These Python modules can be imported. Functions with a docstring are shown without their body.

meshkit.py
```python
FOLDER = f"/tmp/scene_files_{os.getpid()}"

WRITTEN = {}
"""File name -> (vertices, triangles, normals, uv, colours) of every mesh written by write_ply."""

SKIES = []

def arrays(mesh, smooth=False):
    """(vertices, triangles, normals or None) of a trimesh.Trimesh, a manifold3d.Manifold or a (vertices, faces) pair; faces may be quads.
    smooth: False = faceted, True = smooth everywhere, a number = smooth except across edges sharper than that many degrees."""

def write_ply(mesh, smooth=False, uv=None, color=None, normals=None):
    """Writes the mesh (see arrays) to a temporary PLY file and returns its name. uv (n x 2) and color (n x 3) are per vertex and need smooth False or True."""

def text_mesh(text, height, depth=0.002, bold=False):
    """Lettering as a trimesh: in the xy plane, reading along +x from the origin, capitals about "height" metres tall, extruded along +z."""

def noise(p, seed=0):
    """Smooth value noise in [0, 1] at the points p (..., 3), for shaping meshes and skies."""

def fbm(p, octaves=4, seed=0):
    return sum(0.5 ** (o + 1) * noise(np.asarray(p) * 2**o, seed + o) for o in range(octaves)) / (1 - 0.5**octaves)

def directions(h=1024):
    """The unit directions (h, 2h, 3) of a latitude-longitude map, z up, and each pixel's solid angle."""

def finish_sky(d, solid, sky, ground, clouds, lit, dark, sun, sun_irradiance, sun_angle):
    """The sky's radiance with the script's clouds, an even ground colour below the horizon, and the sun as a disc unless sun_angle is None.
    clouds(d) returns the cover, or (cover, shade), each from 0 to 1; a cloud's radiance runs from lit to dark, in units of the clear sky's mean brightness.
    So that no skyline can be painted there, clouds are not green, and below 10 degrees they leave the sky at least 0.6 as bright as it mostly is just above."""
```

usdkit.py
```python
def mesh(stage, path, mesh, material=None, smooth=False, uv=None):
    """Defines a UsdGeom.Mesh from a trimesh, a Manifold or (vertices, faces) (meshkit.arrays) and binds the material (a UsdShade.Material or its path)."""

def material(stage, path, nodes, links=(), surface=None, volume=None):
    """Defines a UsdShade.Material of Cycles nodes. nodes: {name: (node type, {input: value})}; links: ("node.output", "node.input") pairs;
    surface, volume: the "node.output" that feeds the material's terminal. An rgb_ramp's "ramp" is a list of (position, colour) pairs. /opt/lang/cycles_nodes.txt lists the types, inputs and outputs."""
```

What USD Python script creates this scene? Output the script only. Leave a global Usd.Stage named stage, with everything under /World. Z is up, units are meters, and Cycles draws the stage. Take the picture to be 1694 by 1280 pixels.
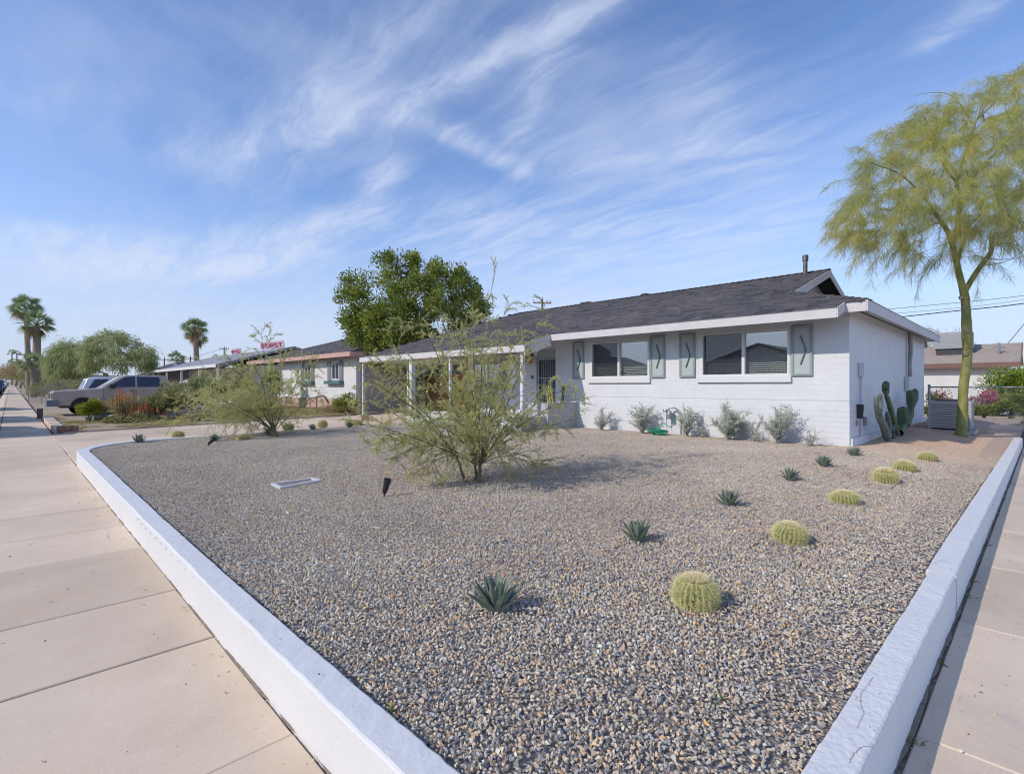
import math, random
import numpy as np, trimesh, usdkit, meshkit
from shapely.geometry import Polygon, Point, LineString, box as sbox
from shapely import affinity
from pxr import Usd, UsdGeom, UsdLux, UsdShade, Gf, Sdf, Vt

stage = Usd.Stage.CreateInMemory()
UsdGeom.SetStageUpAxis(stage, "Z"); UsdGeom.SetStageMetersPerUnit(stage, 1.0)
UsdGeom.Xform.Define(stage, "/World"); UsdGeom.Scope.Define(stage, "/World/Looks")
PI = math.pi

# ---------------------------------------------------------------- camera, sky, sun, exposure
EXPOSURE = 0.37
SUN_INT, SKY_STR = 0.62, 0.143
CAM_H, FPX, CXP, CYP, YAW = 1.5, 855.0, 847.0, 638.0, math.radians(45.4)
FW = np.array([math.cos(YAW), math.sin(YAW), 0.0]); RT = np.array([math.sin(YAW), -math.cos(YAW), 0.0]); UPV = np.array([0, 0, 1.0])
CAM = np.array([0, 0, CAM_H])
cam = UsdGeom.Camera.Define(stage, "/World/camera")
cam.CreateHorizontalApertureAttr(36.0); cam.CreateFocalLengthAttr(36.0 * FPX / 1694.0)
cam.CreateExposureAttr(EXPOSURE); cam.CreateClippingRangeAttr(Gf.Vec2f(0.05, 5000))
pd = 2.0 / FPX                                               # the lens points a hair below the horizon
f3 = FW * math.cos(pd) - UPV * math.sin(pd); u3 = np.cross(RT, f3)
cam.AddTransformOp().Set(Gf.Matrix4d(*[float(x) for x in (*RT, 0, *u3, 0, *(-f3), 0, *CAM, 1)]))

SUN_EL = math.radians(34.8); SUN_H = np.array([-0.9607, 0.278]); SUN_H /= np.linalg.norm(SUN_H)
SUN = np.array([SUN_H[0] * math.cos(SUN_EL), SUN_H[1] * math.cos(SUN_EL), math.sin(SUN_EL)])
sun = UsdLux.DistantLight.Define(stage, "/World/sun")
sun.CreateIntensityAttr(SUN_INT); sun.CreateAngleAttr(0.53); sun.CreateNormalizeAttr(True); sun.CreateColorAttr(Gf.Vec3f(1.0, 0.925, 0.81))
sx_ = np.cross([0, 0, 1], SUN); sx_ /= np.linalg.norm(sx_); sy_ = np.cross(SUN, sx_)
sun.AddTransformOp().Set(Gf.Matrix4d(*[float(x) for x in (*sx_, 0, *sy_, 0, *SUN, 0, 0, 0, 40, 1)]))

def sky_dir(px, py):                                         # direction seen at a point of the photograph
    d = FW + RT * (px - CXP) / FPX - UPV * (py - CYP) / FPX
    return d / np.linalg.norm(d)
def cloud_xy(px, py):                                        # where that direction meets a cloud layer one unit up
    d = sky_dir(px, py); z = max(d[2], 0.02); return d[:2] / (z + 0.12)

SKYN = {"geo": ("geometry", {}), "neg": ("vector_math", {"math_type": "normalize"}), "sep": ("separate_xyz", {}), "zc": ("math", {"math_type": "maximum", "value2": 0.02}),
        "zo": ("math", {"math_type": "add", "value2": 0.12}), "dx": ("math", {"math_type": "divide"}), "dy": ("math", {"math_type": "divide"}), "pl": ("combine_xyz", {}),
        "sky": ("sky_texture", {"sky_type": "single_scattering", "sun_disc": False, "sun_elevation": SUN_EL, "sun_rotation": math.atan2(SUN[0], SUN[1]), "air_density": 1.0, "aerosol_density": 0.45, "ozone_density": 2.2, "altitude": 340}),
        "bg": ("background_shader", {"strength": SKY_STR})}
SKYL = [("tc.generated", "neg.vector1"), ("neg.vector", "sep.vector"), ("sep.z", "zc.value1"), ("zc.value", "zo.value1"), ("sep.x", "dx.value1"), ("zo.value", "dx.value2"), ("sep.y", "dy.value1"), ("zo.value", "dy.value2"), ("dx.value", "pl.x"), ("dy.value", "pl.y")]
SKYN["tc"] = ("texture_coordinate", {})
# gentle warp so that no streak is a ruled line
SKYN.update({"wn": ("noise_texture", {"scale": 0.9, "detail": 3.0, "roughness": 0.55}), "wsub": ("vector_math", {"math_type": "subtract", "vector2": (0.5, 0.5, 0.5)}), "wsc": ("vector_math", {"math_type": "scale", "scale": 0.24}), "wp": ("vector_math", {"math_type": "add"}),
             "wn2": ("noise_texture", {"scale": 4.5, "detail": 4.0, "roughness": 0.6}), "wsub2": ("vector_math", {"math_type": "subtract", "vector2": (0.5, 0.5, 0.5)}), "wsc2": ("vector_math", {"math_type": "scale", "scale": 0.09}), "wp2": ("vector_math", {"math_type": "add"})})
SKYL += [("pl.vector", "wn.vector"), ("wn.color", "wsub.vector1"), ("wsub.vector", "wsc.vector1"), ("pl.vector", "wp.vector1"), ("wsc.vector", "wp.vector2"),
         ("pl.vector", "wn2.vector"), ("wn2.color", "wsub2.vector1"), ("wsub2.vector", "wsc2.vector1"), ("wp.vector", "wp2.vector1"), ("wsc2.vector", "wp2.vector2")]
ad = cloud_xy(990, 20) - cloud_xy(560, 330); FIB = math.atan2(ad[1], ad[0])
SKYN.update({"fm": ("mapping", {"mapping_type": "texture", "rotation": (0, 0, FIB), "scale": (1.0, 0.24, 1.0)}), "fn": ("noise_texture", {"scale": 2.1, "detail": 10.0, "roughness": 0.66, "distortion": 0.5}), "fr": ("map_range", {"range_type": "smoothstep", "from_min": 0.36, "from_max": 0.72, "to_min": 0.0, "to_max": 1.0}),
             "bn": ("noise_texture", {"scale": 0.75, "detail": 5.0, "roughness": 0.6, "distortion": 0.4}), "br": ("map_range", {"range_type": "smoothstep", "from_min": 0.38, "from_max": 0.78, "to_min": 0.0, "to_max": 1.0})})
SKYL += [("wp2.vector", "fm.vector"), ("fm.vector", "fn.vector"), ("fn.fac", "fr.value"), ("wp.vector", "bn.vector"), ("bn.fac", "br.value")]
# cirrus plumes: (start, end, half width in cloud-layer units, strength)
PLUMES = [((1040, -10), (690, 165), 0.038, 0.80), ((700, 160), (340, 270), 0.07, 0.60), ((730, -10), (500, 190), 0.05, 0.45), ((1010, 10), (500, 160), 0.22, 0.20),
          ((640, 175), (900, 285), 0.055, 0.62), ((930, 80), (850, 250), 0.045, 0.55), ((650, 255), (585, 375), 0.06, 0.85), ((615, 350), (330, 470), 0.13, 1.0),
          ((560, 400), (60, 470), 0.30, 0.65), ((930, 285), (1270, 225), 0.05, 0.50), ((870, 250), (1400, 255), 0.28, 0.30), ((1130, 80), (1160, 240), 0.10, 0.22),
          ((1670, -10), (1510, 100), 0.05, 0.42), ((0, 370), (260, 470), 0.38, 0.80), ((620, 420), (1380, 390), 0.42, 0.62), ((700, 330), (900, 380), 0.20, 0.35),
          ((40, 190), (230, 150), 0.05, 0.18), ((1150, 280), (1370, 255), 0.04, 0.30), ((300, 300), (620, 190), 0.20, 0.35), ((640, 560), (1300, 470), 0.8, 0.55), ((60, 540), (560, 560), 0.9, 0.60)]
prev = None
for i, (a, b, w, s) in enumerate(PLUMES):
    A, B = cloud_xy(*a), cloud_xy(*b); L = float(np.linalg.norm(B - A)); ang = math.atan2(B[1] - A[1], B[0] - A[0])
    n = f"p{i}"
    SKYN.update({n + "m": ("mapping", {"mapping_type": "texture", "location": (float(A[0]), float(A[1]), 0), "rotation": (0, 0, ang), "scale": (L, w, 1)}), n + "s": ("separate_xyz", {}),
                 n + "v": ("math", {"math_type": "multiply"}), n + "e": ("math", {"math_type": "multiply", "value2": -1.0}), n + "g": ("math", {"math_type": "power", "value1": 2.718}),
                 n + "a": ("map_range", {"range_type": "smoothstep", "from_min": -0.12, "from_max": 0.22, "to_min": 0.0, "to_max": s}), n + "b": ("map_range", {"range_type": "smoothstep", "from_min": 1.15, "from_max": 0.75, "to_min": 0.0, "to_max": 1.0}),
                 n + "c": ("math", {"math_type": "multiply"}), n + "d": ("math", {"math_type": "multiply"})})
    SKYL += [("wp2.vector", n + "m.vector"), (n + "m.vector", n + "s.vector"), (n + "s.y", n + "v.value1"), (n + "s.y", n + "v.value2"), (n + "v.value", n + "e.value1"), (n + "e.value", n + "g.value2"), (n + "s.x", n + "a.value"), (n + "s.x", n + "b.value"),
             (n + "a.result", n + "c.value1"), (n + "b.result", n + "c.value2"), (n + "c.value", n + "d.value1"), (n + "g.value", n + "d.value2")]
    if prev:
        SKYN[n + "t"] = ("math", {"math_type": "add"}); SKYL += [(prev, n + "t.value1"), (n + "d.value", n + "t.value2")]; prev = n + "t.value"
    else: prev = n + "d.value"
SKYN.update({"k1": ("math", {"math_type": "multiply_add", "value2": 0.90, "value3": 0.30}), "k2": ("math", {"math_type": "multiply"}), "k3": ("math", {"math_type": "multiply_add", "value2": 0.34}),
             "hz": ("map_range", {"range_type": "smoothstep", "from_min": 0.34, "from_max": -0.02, "to_min": 0.0, "to_max": 0.88}), "k5": ("math", {"math_type": "multiply_add", "value2": 0.045}), "cn": ("math", {"math_type": "multiply", "value2": -1.2}), "ce": ("math", {"math_type": "power", "value1": 2.718}), "cl": ("math", {"math_type": "subtract", "value1": 0.97}),
             "cc": ("color", {"value": (3.7, 4.15, 5.2)}), "hc": ("color", {"value": (2.95, 3.35, 4.35)}), "hm": ("mix_color", {"blend_type": "mix", "use_clamp": False}), "mx": ("mix_color", {"blend_type": "mix", "use_clamp": False}), "tint": ("mix_color", {"blend_type": "multiply", "fac": 1.0, "b": (0.85, 0.915, 1.09), "use_clamp": False})})
SKYL += [("fr.result", "k1.value1"), (prev, "k2.value1"), ("k1.value", "k2.value2"), ("br.result", "k3.value1"), ("k2.value", "k3.value3"), ("sep.z", "hz.value"), 
         ("fr.result", "k5.value1"), ("k3.value", "k5.value3"), ("k5.value", "cn.value1"), ("cn.value", "ce.value2"), ("ce.value", "cl.value2"), ("sky.color", "tint.a"), ("tint.result", "hm.a"), ("hc.color", "hm.b"), ("hz.result", "hm.fac"), ("hm.result", "mx.a"), ("cc.color", "mx.b"), ("cl.value", "mx.fac"), ("mx.result", "bg.color")]
del SKYN["geo"]
sky_mat = usdkit.material(stage, "/World/Looks/sky", SKYN, SKYL, surface="bg.background")
dome = UsdLux.DomeLight.Define(stage, "/World/sky"); dome.CreateIntensityAttr(1.0)
UsdShade.MaterialBindingAPI.Apply(dome.GetPrim()).Bind(sky_mat)
dome.GetPrim().SetCustomDataByKey("kind", "structure")

# ---------------------------------------------------------------- helpers
class MB:
    """Collects triangles of one mesh."""
    def __init__(s): s.V, s.F, s.R, s.n = [], [], [], 0; s.rg = np.random.default_rng(77)
    def add(s, v, f, rnd=None):
        v = np.asarray(v, float).reshape(-1, 3); f = np.asarray(f, int)
        s.R.append(np.full(len(v), s.rg.random()) if rnd is None else np.asarray(rnd, float))
        if f.ndim == 2 and f.shape[1] == 4: f = np.vstack([f[:, [0, 1, 2]], f[:, [0, 2, 3]]])
        s.V.append(v); s.F.append(f + s.n); s.n += len(v); return s
    def tm(s, m): return s.add(m.vertices, m.faces)
    def box(s, x0, x1, y0, y1, z0, z1): return s.obox(((x0 + x1) / 2, (y0 + y1) / 2, (z0 + z1) / 2), np.eye(3), (abs(x1 - x0) / 2, abs(y1 - y0) / 2, abs(z1 - z0) / 2))
    def obox(s, c, ax, h):
        k = np.array([[a, b, d] for a in (-1, 1) for b in (-1, 1) for d in (-1, 1)], float) * h
        return s.add(np.asarray(c) + k @ np.asarray(ax, float), [[0, 1, 3, 2], [4, 6, 7, 5], [0, 4, 5, 1], [2, 3, 7, 6], [0, 2, 6, 4], [1, 5, 7, 3]])
    def tube(s, pts, r, n=6, cap=True):
        pts = np.asarray(pts, float); m = len(pts); r = np.broadcast_to(r, m) if np.ndim(r) == 0 or len(np.atleast_1d(r)) == m else np.linspace(r[0], r[1], m)
        t = np.gradient(pts, axis=0); t /= np.maximum(np.linalg.norm(t, axis=1, keepdims=True), 1e-9)
        ref = np.array([0, 0, 1.0]) if abs(t[:, 2]).mean() < 0.9 else np.array([1.0, 0, 0])
        a = np.cross(t, ref); a /= np.maximum(np.linalg.norm(a, axis=1, keepdims=True), 1e-9); b = np.cross(t, a)
        an = np.arange(n) * 2 * PI / n
        v = pts[:, None] + np.asarray(r)[:, None, None] * (a[:, None] * np.cos(an)[None, :, None] + b[:, None] * np.sin(an)[None, :, None])
        i = np.arange(m - 1)[:, None] * n; j = np.arange(n)[None]; j2 = (j + 1) % n
        f = np.stack([i + j, i + j2, i + n + j2, i + n + j], -1).reshape(-1, 4)
        s.add(v.reshape(-1, 3), f)
        if cap and n > 3:
            for k, e in ((0, 0), (m - 1, 1)):
                s.add(np.vstack([v[k], pts[k]]), [[(q + 1) % n, q, n] if e == 0 else [q, (q + 1) % n, n] for q in range(n)])
        return s
    def prism(s, poly, fn):
        """An extruded plan polygon: fn(x, y) -> (z of bottom, z of top)."""
        p = Polygon(poly) if not isinstance(poly, Polygon) else poly
        m = trimesh.creation.extrude_polygon(p, 1.0, engine="earcut"); v = np.array(m.vertices)
        zz = np.array([fn(x, y) for x, y in v[:, :2]]); v[:, 2] = np.where(v[:, 2] > 0.5, zz[:, 1], zz[:, 0]); return s.add(v, m.faces)
    def lathe(s, prof, n=24, c=(0, 0, 0)):
        prof = np.asarray(prof, float); an = np.arange(n) * 2 * PI / n
        v = np.stack([prof[:, 0][:, None] * np.cos(an), prof[:, 0][:, None] * np.sin(an), np.broadcast_to(prof[:, 1][:, None], (len(prof), n))], -1) + np.asarray(c)
        i = np.arange(len(prof) - 1)[:, None] * n; j = np.arange(n)[None]; j2 = (j + 1) % n
        return s.add(v.reshape(-1, 3), np.stack([i + j, i + j2, i + n + j2, i + n + j], -1).reshape(-1, 4))
    def blades(s, p, d, L, w, bend=0.0, rng=None, side=None):
        """Many narrow leaves: base p, direction d, length L, width w, each bent down by bend."""
        p, d = np.asarray(p, float), np.asarray(d, float); N = len(p); d = d / np.maximum(np.linalg.norm(d, axis=1, keepdims=True), 1e-9)
        L = np.broadcast_to(L, N)[:, None]; w = np.broadcast_to(w, N)[:, None]
        if side is None: side = np.cross(d, rng.normal(size=(N, 3)))
        side = side / np.maximum(np.linalg.norm(side, axis=1, keepdims=True), 1e-9) * w / 2
        dn = np.zeros((N, 3)); dn[:, 2] = -1
        m = p + d * L * 0.5 + dn * L * bend * 0.15; t = p + d * L * 0.9 + dn * L * bend * 0.6
        v = np.stack([p - side * 0.6, p + side * 0.6, m + side, m - side, t], 1).reshape(-1, 3)
        b = np.arange(N)[:, None] * 5
        return s.add(v, np.concatenate([b + [0, 1, 2], b + [0, 2, 3], b + [3, 2, 4]], 0), np.repeat(s.rg.random(N), 5))
    def leaves(s, p, d, nrm, L, w):
        """Oval leaves as diamonds with a fold."""
        p, d = np.asarray(p, float), np.asarray(d, float); N = len(p); d = d / np.maximum(np.linalg.norm(d, axis=1, keepdims=True), 1e-9)
        side = np.cross(d, nrm); side /= np.maximum(np.linalg.norm(side, axis=1, keepdims=True), 1e-9); up = np.cross(side, d)
        L = np.broadcast_to(L, N)[:, None]; w = np.broadcast_to(w, N)[:, None]
        v = np.stack([p, p + d * L * 0.45 + side * w / 2 + up * w * 0.12, p + d * L, p + d * L * 0.45 - side * w / 2 + up * w * 0.12], 1).reshape(-1, 3)
        b = np.arange(N)[:, None] * 4
        return s.add(v, np.concatenate([b + [0, 1, 2], b + [0, 2, 3]], 0), np.repeat(s.rg.random(N), 4))
    def get(s): return (np.vstack(s.V), np.vstack(s.F)) if s.V else (np.zeros((0, 3)), np.zeros((0, 3), int))

def tones(m, mb, material, smooth=False):
    """Hands each loose piece's random number to materials that colour piece by piece."""
    if material in PIECEWISE and isinstance(mb, MB) and mb.R and not smooth:
        UsdGeom.PrimvarsAPI(m).CreatePrimvar("rnd", Sdf.ValueTypeNames.FloatArray, "vertex").Set(Vt.FloatArray.FromNumpy(np.concatenate(mb.R).astype(np.float32)))
PIECEWISE = set()
used, BASE = {}, {}
def fresh(parent, name):
    k = (parent, name); used[k] = used.get(k, -1) + 1
    return f"{parent}/{name}" + (f"_{used[k]:03d}" if used[k] else "")
def info(prim, label=None, cat=None, group=None, kind=None):
    for k, v in (("label", label), ("category", cat), ("group", group), ("kind", kind)):
        if v: prim.SetCustomDataByKey(k, v)
    return prim
def place(x, loc, rz=0.0, sc=1.0, tilt=(0, 0)):
    x.AddTranslateOp().Set(Gf.Vec3d(*[float(q) for q in loc])); x.AddRotateXYZOp().Set(Gf.Vec3f(float(tilt[0]), float(tilt[1]), float(math.degrees(rz))))
    x.AddScaleOp().Set(Gf.Vec3f(*([float(sc)] * 3 if np.ndim(sc) == 0 else [float(q) for q in sc])))
def thing(name, label, cat, base=(0, 0, 0), group=None, kind=None, rz=0.0, sc=1.0, local=False):
    """An Xform at the thing's base. Parts are given in world coordinates unless local."""
    p = fresh("/World", name); x = UsdGeom.Xform.Define(stage, p); place(x, base, rz, sc)
    BASE[p] = np.zeros(3) if local else np.asarray(base, float); info(x.GetPrim(), label, cat, group, kind); return p
def part(parent, name, mb, material, label=None, kind=None, smooth=False):
    v, f = mb.get() if isinstance(mb, MB) else meshkit.arrays(mb)[:2]
    p = fresh(parent, name); b = BASE[parent]; BASE[p] = b
    m = usdkit.mesh(stage, p, trimesh.Trimesh(v - b, f, process=False), M[material], smooth=smooth); tones(m, mb, material, smooth); info(m.GetPrim(), label, None, None, kind); return p
def top(name, mb, material, label=None, cat=None, group=None, kind=None, base=None, smooth=False):
    v, f = mb.get(); p = fresh("/World", name); b = np.zeros(3) if base is None else np.asarray(base, float)
    m = usdkit.mesh(stage, p, trimesh.Trimesh(v - b, f, process=False), M[material], smooth=smooth); tones(m, mb, material, smooth)
    if base is not None: m.AddTranslateOp().Set(Gf.Vec3d(*[float(q) for q in b]))
    BASE[p] = b; info(m.GetPrim(), label, cat, group, kind); return p
def copy(src, name, label, loc, rz=0.0, sc=1.0, group=None, tilt=(0, 0)):
    """A copy of a thing: references the first one with its parts."""
    p = fresh("/World", name); x = UsdGeom.Xform.Define(stage, p); x.GetPrim().GetReferences().AddInternalReference(src)
    was = stage.GetPrimAtPath(src).GetCustomData()
    x.ClearXformOpOrder(); at = x.GetPrim()
    at.GetAttribute("xformOp:translate").Set(Gf.Vec3d(*[float(q) for q in loc])); at.GetAttribute("xformOp:rotateXYZ").Set(Gf.Vec3f(float(tilt[0]), float(tilt[1]), float(math.degrees(rz))))
    at.GetAttribute("xformOp:scale").Set(Gf.Vec3f(*([float(sc)] * 3 if np.ndim(sc) == 0 else [float(q) for q in sc])))
    at.GetAttribute("xformOpOrder").Set(Vt.TokenArray(["xformOp:translate", "xformOp:rotateXYZ", "xformOp:scale"]))
    info(at, label, was.get("category"), group or was.get("group")); at.SetInstanceable(True); return p
def ray(px, py): return FW + RT * (px - CXP) / FPX - UPV * (py - CYP) / FPX
def atx(px, py, X): r = ray(px, py); return CAM + r * (X / r[0])
def aty(px, py, Y): r = ray(px, py); return CAM + r * (Y / r[1])
def atz(px, py, z): r = ray(px, py); return CAM + r * ((z - CAM_H) / r[2])
def atd(px, py, d): return CAM + ray(px, py) * d
def curve(ctrl, n=12):
    """Catmull-Rom through the control points."""
    c = np.asarray(ctrl, float); c = np.vstack([2 * c[0] - c[1], c, 2 * c[-1] - c[-2]]); out = []
    for i in range(1, len(c) - 2):
        t = np.linspace(0, 1, n, endpoint=i == len(c) - 3)[:, None]; a, b, d, e = c[i - 1:i + 3]
        out.append(0.5 * (2 * b + (d - a) * t + (2 * a - 5 * b + 4 * d - e) * t ** 2 + (3 * b - a - 3 * d + e) * t ** 3))
    return np.vstack(out)
def sstep(a, b, x): t = np.clip((x - a) / (b - a), 0, 1); return t * t * (3 - 2 * t)
def gnd(x, y): return 0.007 * np.maximum(np.asarray(y, float) - 12, 0)            # the street climbs gently to the left
def grav(x, y):
    x, y = np.asarray(x, float), np.asarray(y, float)
    return 0.235 + (0.12 * sstep(1.5, 10.0, x) + 0.05 * sstep(12.0, 17.0, x)) * sstep(0.35, 2.3, y) - 0.004 * np.clip(x - 5, 0, 15) * sstep(1.5, 0.4, y) + 0.010 * np.sin(2.3 * x + 1.4 * np.sin(1.7 * y)) * np.sin(2.0 * y + 1.1 * np.sin(1.3 * x)) * sstep(0.5, 1.4, y)
def ong(px, py, fn=grav):
    z = 0.25
    for _ in range(12): p = atz(px, py, z); z = float(fn(p[0], p[1]))
    return p

# ---------------------------------------------------------------- materials
M = {}
def mat(name, nodes, links, surface="p.BSDF"):
    M[name] = usdkit.material(stage, f"/World/Looks/{name}", nodes, links, surface=surface); return name
def plain(name, col, rough=0.6, var=0.08, scale=3.0, bump=0.0, bscale=60.0, metallic=0.0, spec=0.5, detail=5.0, col2=None, coat=0.0):
    c = np.array(col, float); a, b = (c * (1 - var), np.minimum(c * (1 + var), 0.95)) if col2 is None else (c, np.array(col2, float))
    n = {"g": ("geometry", {}), "n": ("noise_texture", {"scale": scale, "detail": detail, "roughness": 0.6}), "r": ("rgb_ramp", {"ramp": [(0.3, tuple(a)), (0.7, tuple(b))]}), "p": ("principled_bsdf", {"roughness": rough, "metallic": metallic, "specular_ior_level": spec, "coat_weight": coat})}
    l = [("g.position", "n.vector"), ("n.fac", "r.fac"), ("r.color", "p.base_color")]
    if bump:
        n["bn"] = ("noise_texture", {"scale": bscale, "detail": 4.0, "roughness": 0.6}); n["b"] = ("bump", {"strength": 1.0, "distance": bump}); l += [("g.position", "bn.vector"), ("bn.fac", "b.height"), ("b.normal", "p.normal")]
    return mat(name, n, l)
def island(name, ramp, rough=0.6, trans=0.0, clump=0.0, cscale=1.5, spec=0.3, bump=0.0):
    """Each loose piece takes a colour of its own from the ramp; clump adds tones that drift through the whole."""
    PIECEWISE.add(name)
    n = {"g": ("geometry", {}), "at": ("attribute", {"attribute": "rnd"}), "o": ("object_info", {}), "cv": ("combine_xyz", {}), "w": ("white_noise_texture", {"dimensions": "3D"}), "r": ("rgb_ramp", {"ramp": ramp}), "p": ("principled_bsdf", {"roughness": rough, "specular_ior_level": spec})}
    l = [("at.fac", "cv.x"), ("o.random", "cv.y"), ("cv.vector", "w.vector"), ("r.color", "p.base_color")]
    if clump:
        n.update({"n": ("noise_texture", {"scale": cscale, "detail": 3.0}), "m": ("math", {"math_type": "multiply_add", "value2": 2 * clump, "value3": -clump}), "a": ("math", {"math_type": "add", "use_clamp": True})})
        l += [("g.position", "n.vector"), ("n.fac", "m.value1"), ("m.value", "a.value1"), ("w.value", "a.value2"), ("a.value", "r.fac")]
    else: l.append(("w.value", "r.fac"))
    if bump:
        n["bn"] = ("noise_texture", {"scale": 160.0, "detail": 3.0}); n["b"] = ("bump", {"strength": 1.0, "distance": bump}); l += [("g.position", "bn.vector"), ("bn.fac", "b.height"), ("b.normal", "p.normal")]
    if trans:
        n.update({"t": ("translucent_bsdf", {}), "mx": ("mix_closure", {"fac": trans})}); l += [("r.color", "t.color"), ("p.BSDF", "mx.closure1"), ("t.BSDF", "mx.closure2")]
        return mat(name, n, l, "mx.closure")
    return mat(name, n, l)
def ramp(*cols): return [(i / max(len(cols) - 1, 1), c) for i, c in enumerate(cols)]
def pane(name, low=0.22, high=0.6, tint=(0.9, 0.95, 0.95), rough=0.0):
    """A single sheet of glass: a mirror image laid over what is behind it, stronger at a glancing angle."""
    return mat(name, {"f": ("layer_weight", {"blend": 0.5}), "pw": ("math", {"math_type": "power", "value2": 3.0}), "ma": ("math", {"math_type": "multiply_add", "value2": high, "value3": low}), "t": ("transparent_bsdf", {"color": tint}), "gl": ("glossy_bsdf", {"roughness": rough, "color": (0.95, 0.97, 1.0)}), "m": ("mix_closure", {})},
               [("f.facing", "pw.value1"), ("pw.value", "ma.value1"), ("ma.value", "m.fac"), ("t.BSDF", "m.closure1"), ("gl.BSDF", "m.closure2")], "m.closure")
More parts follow.
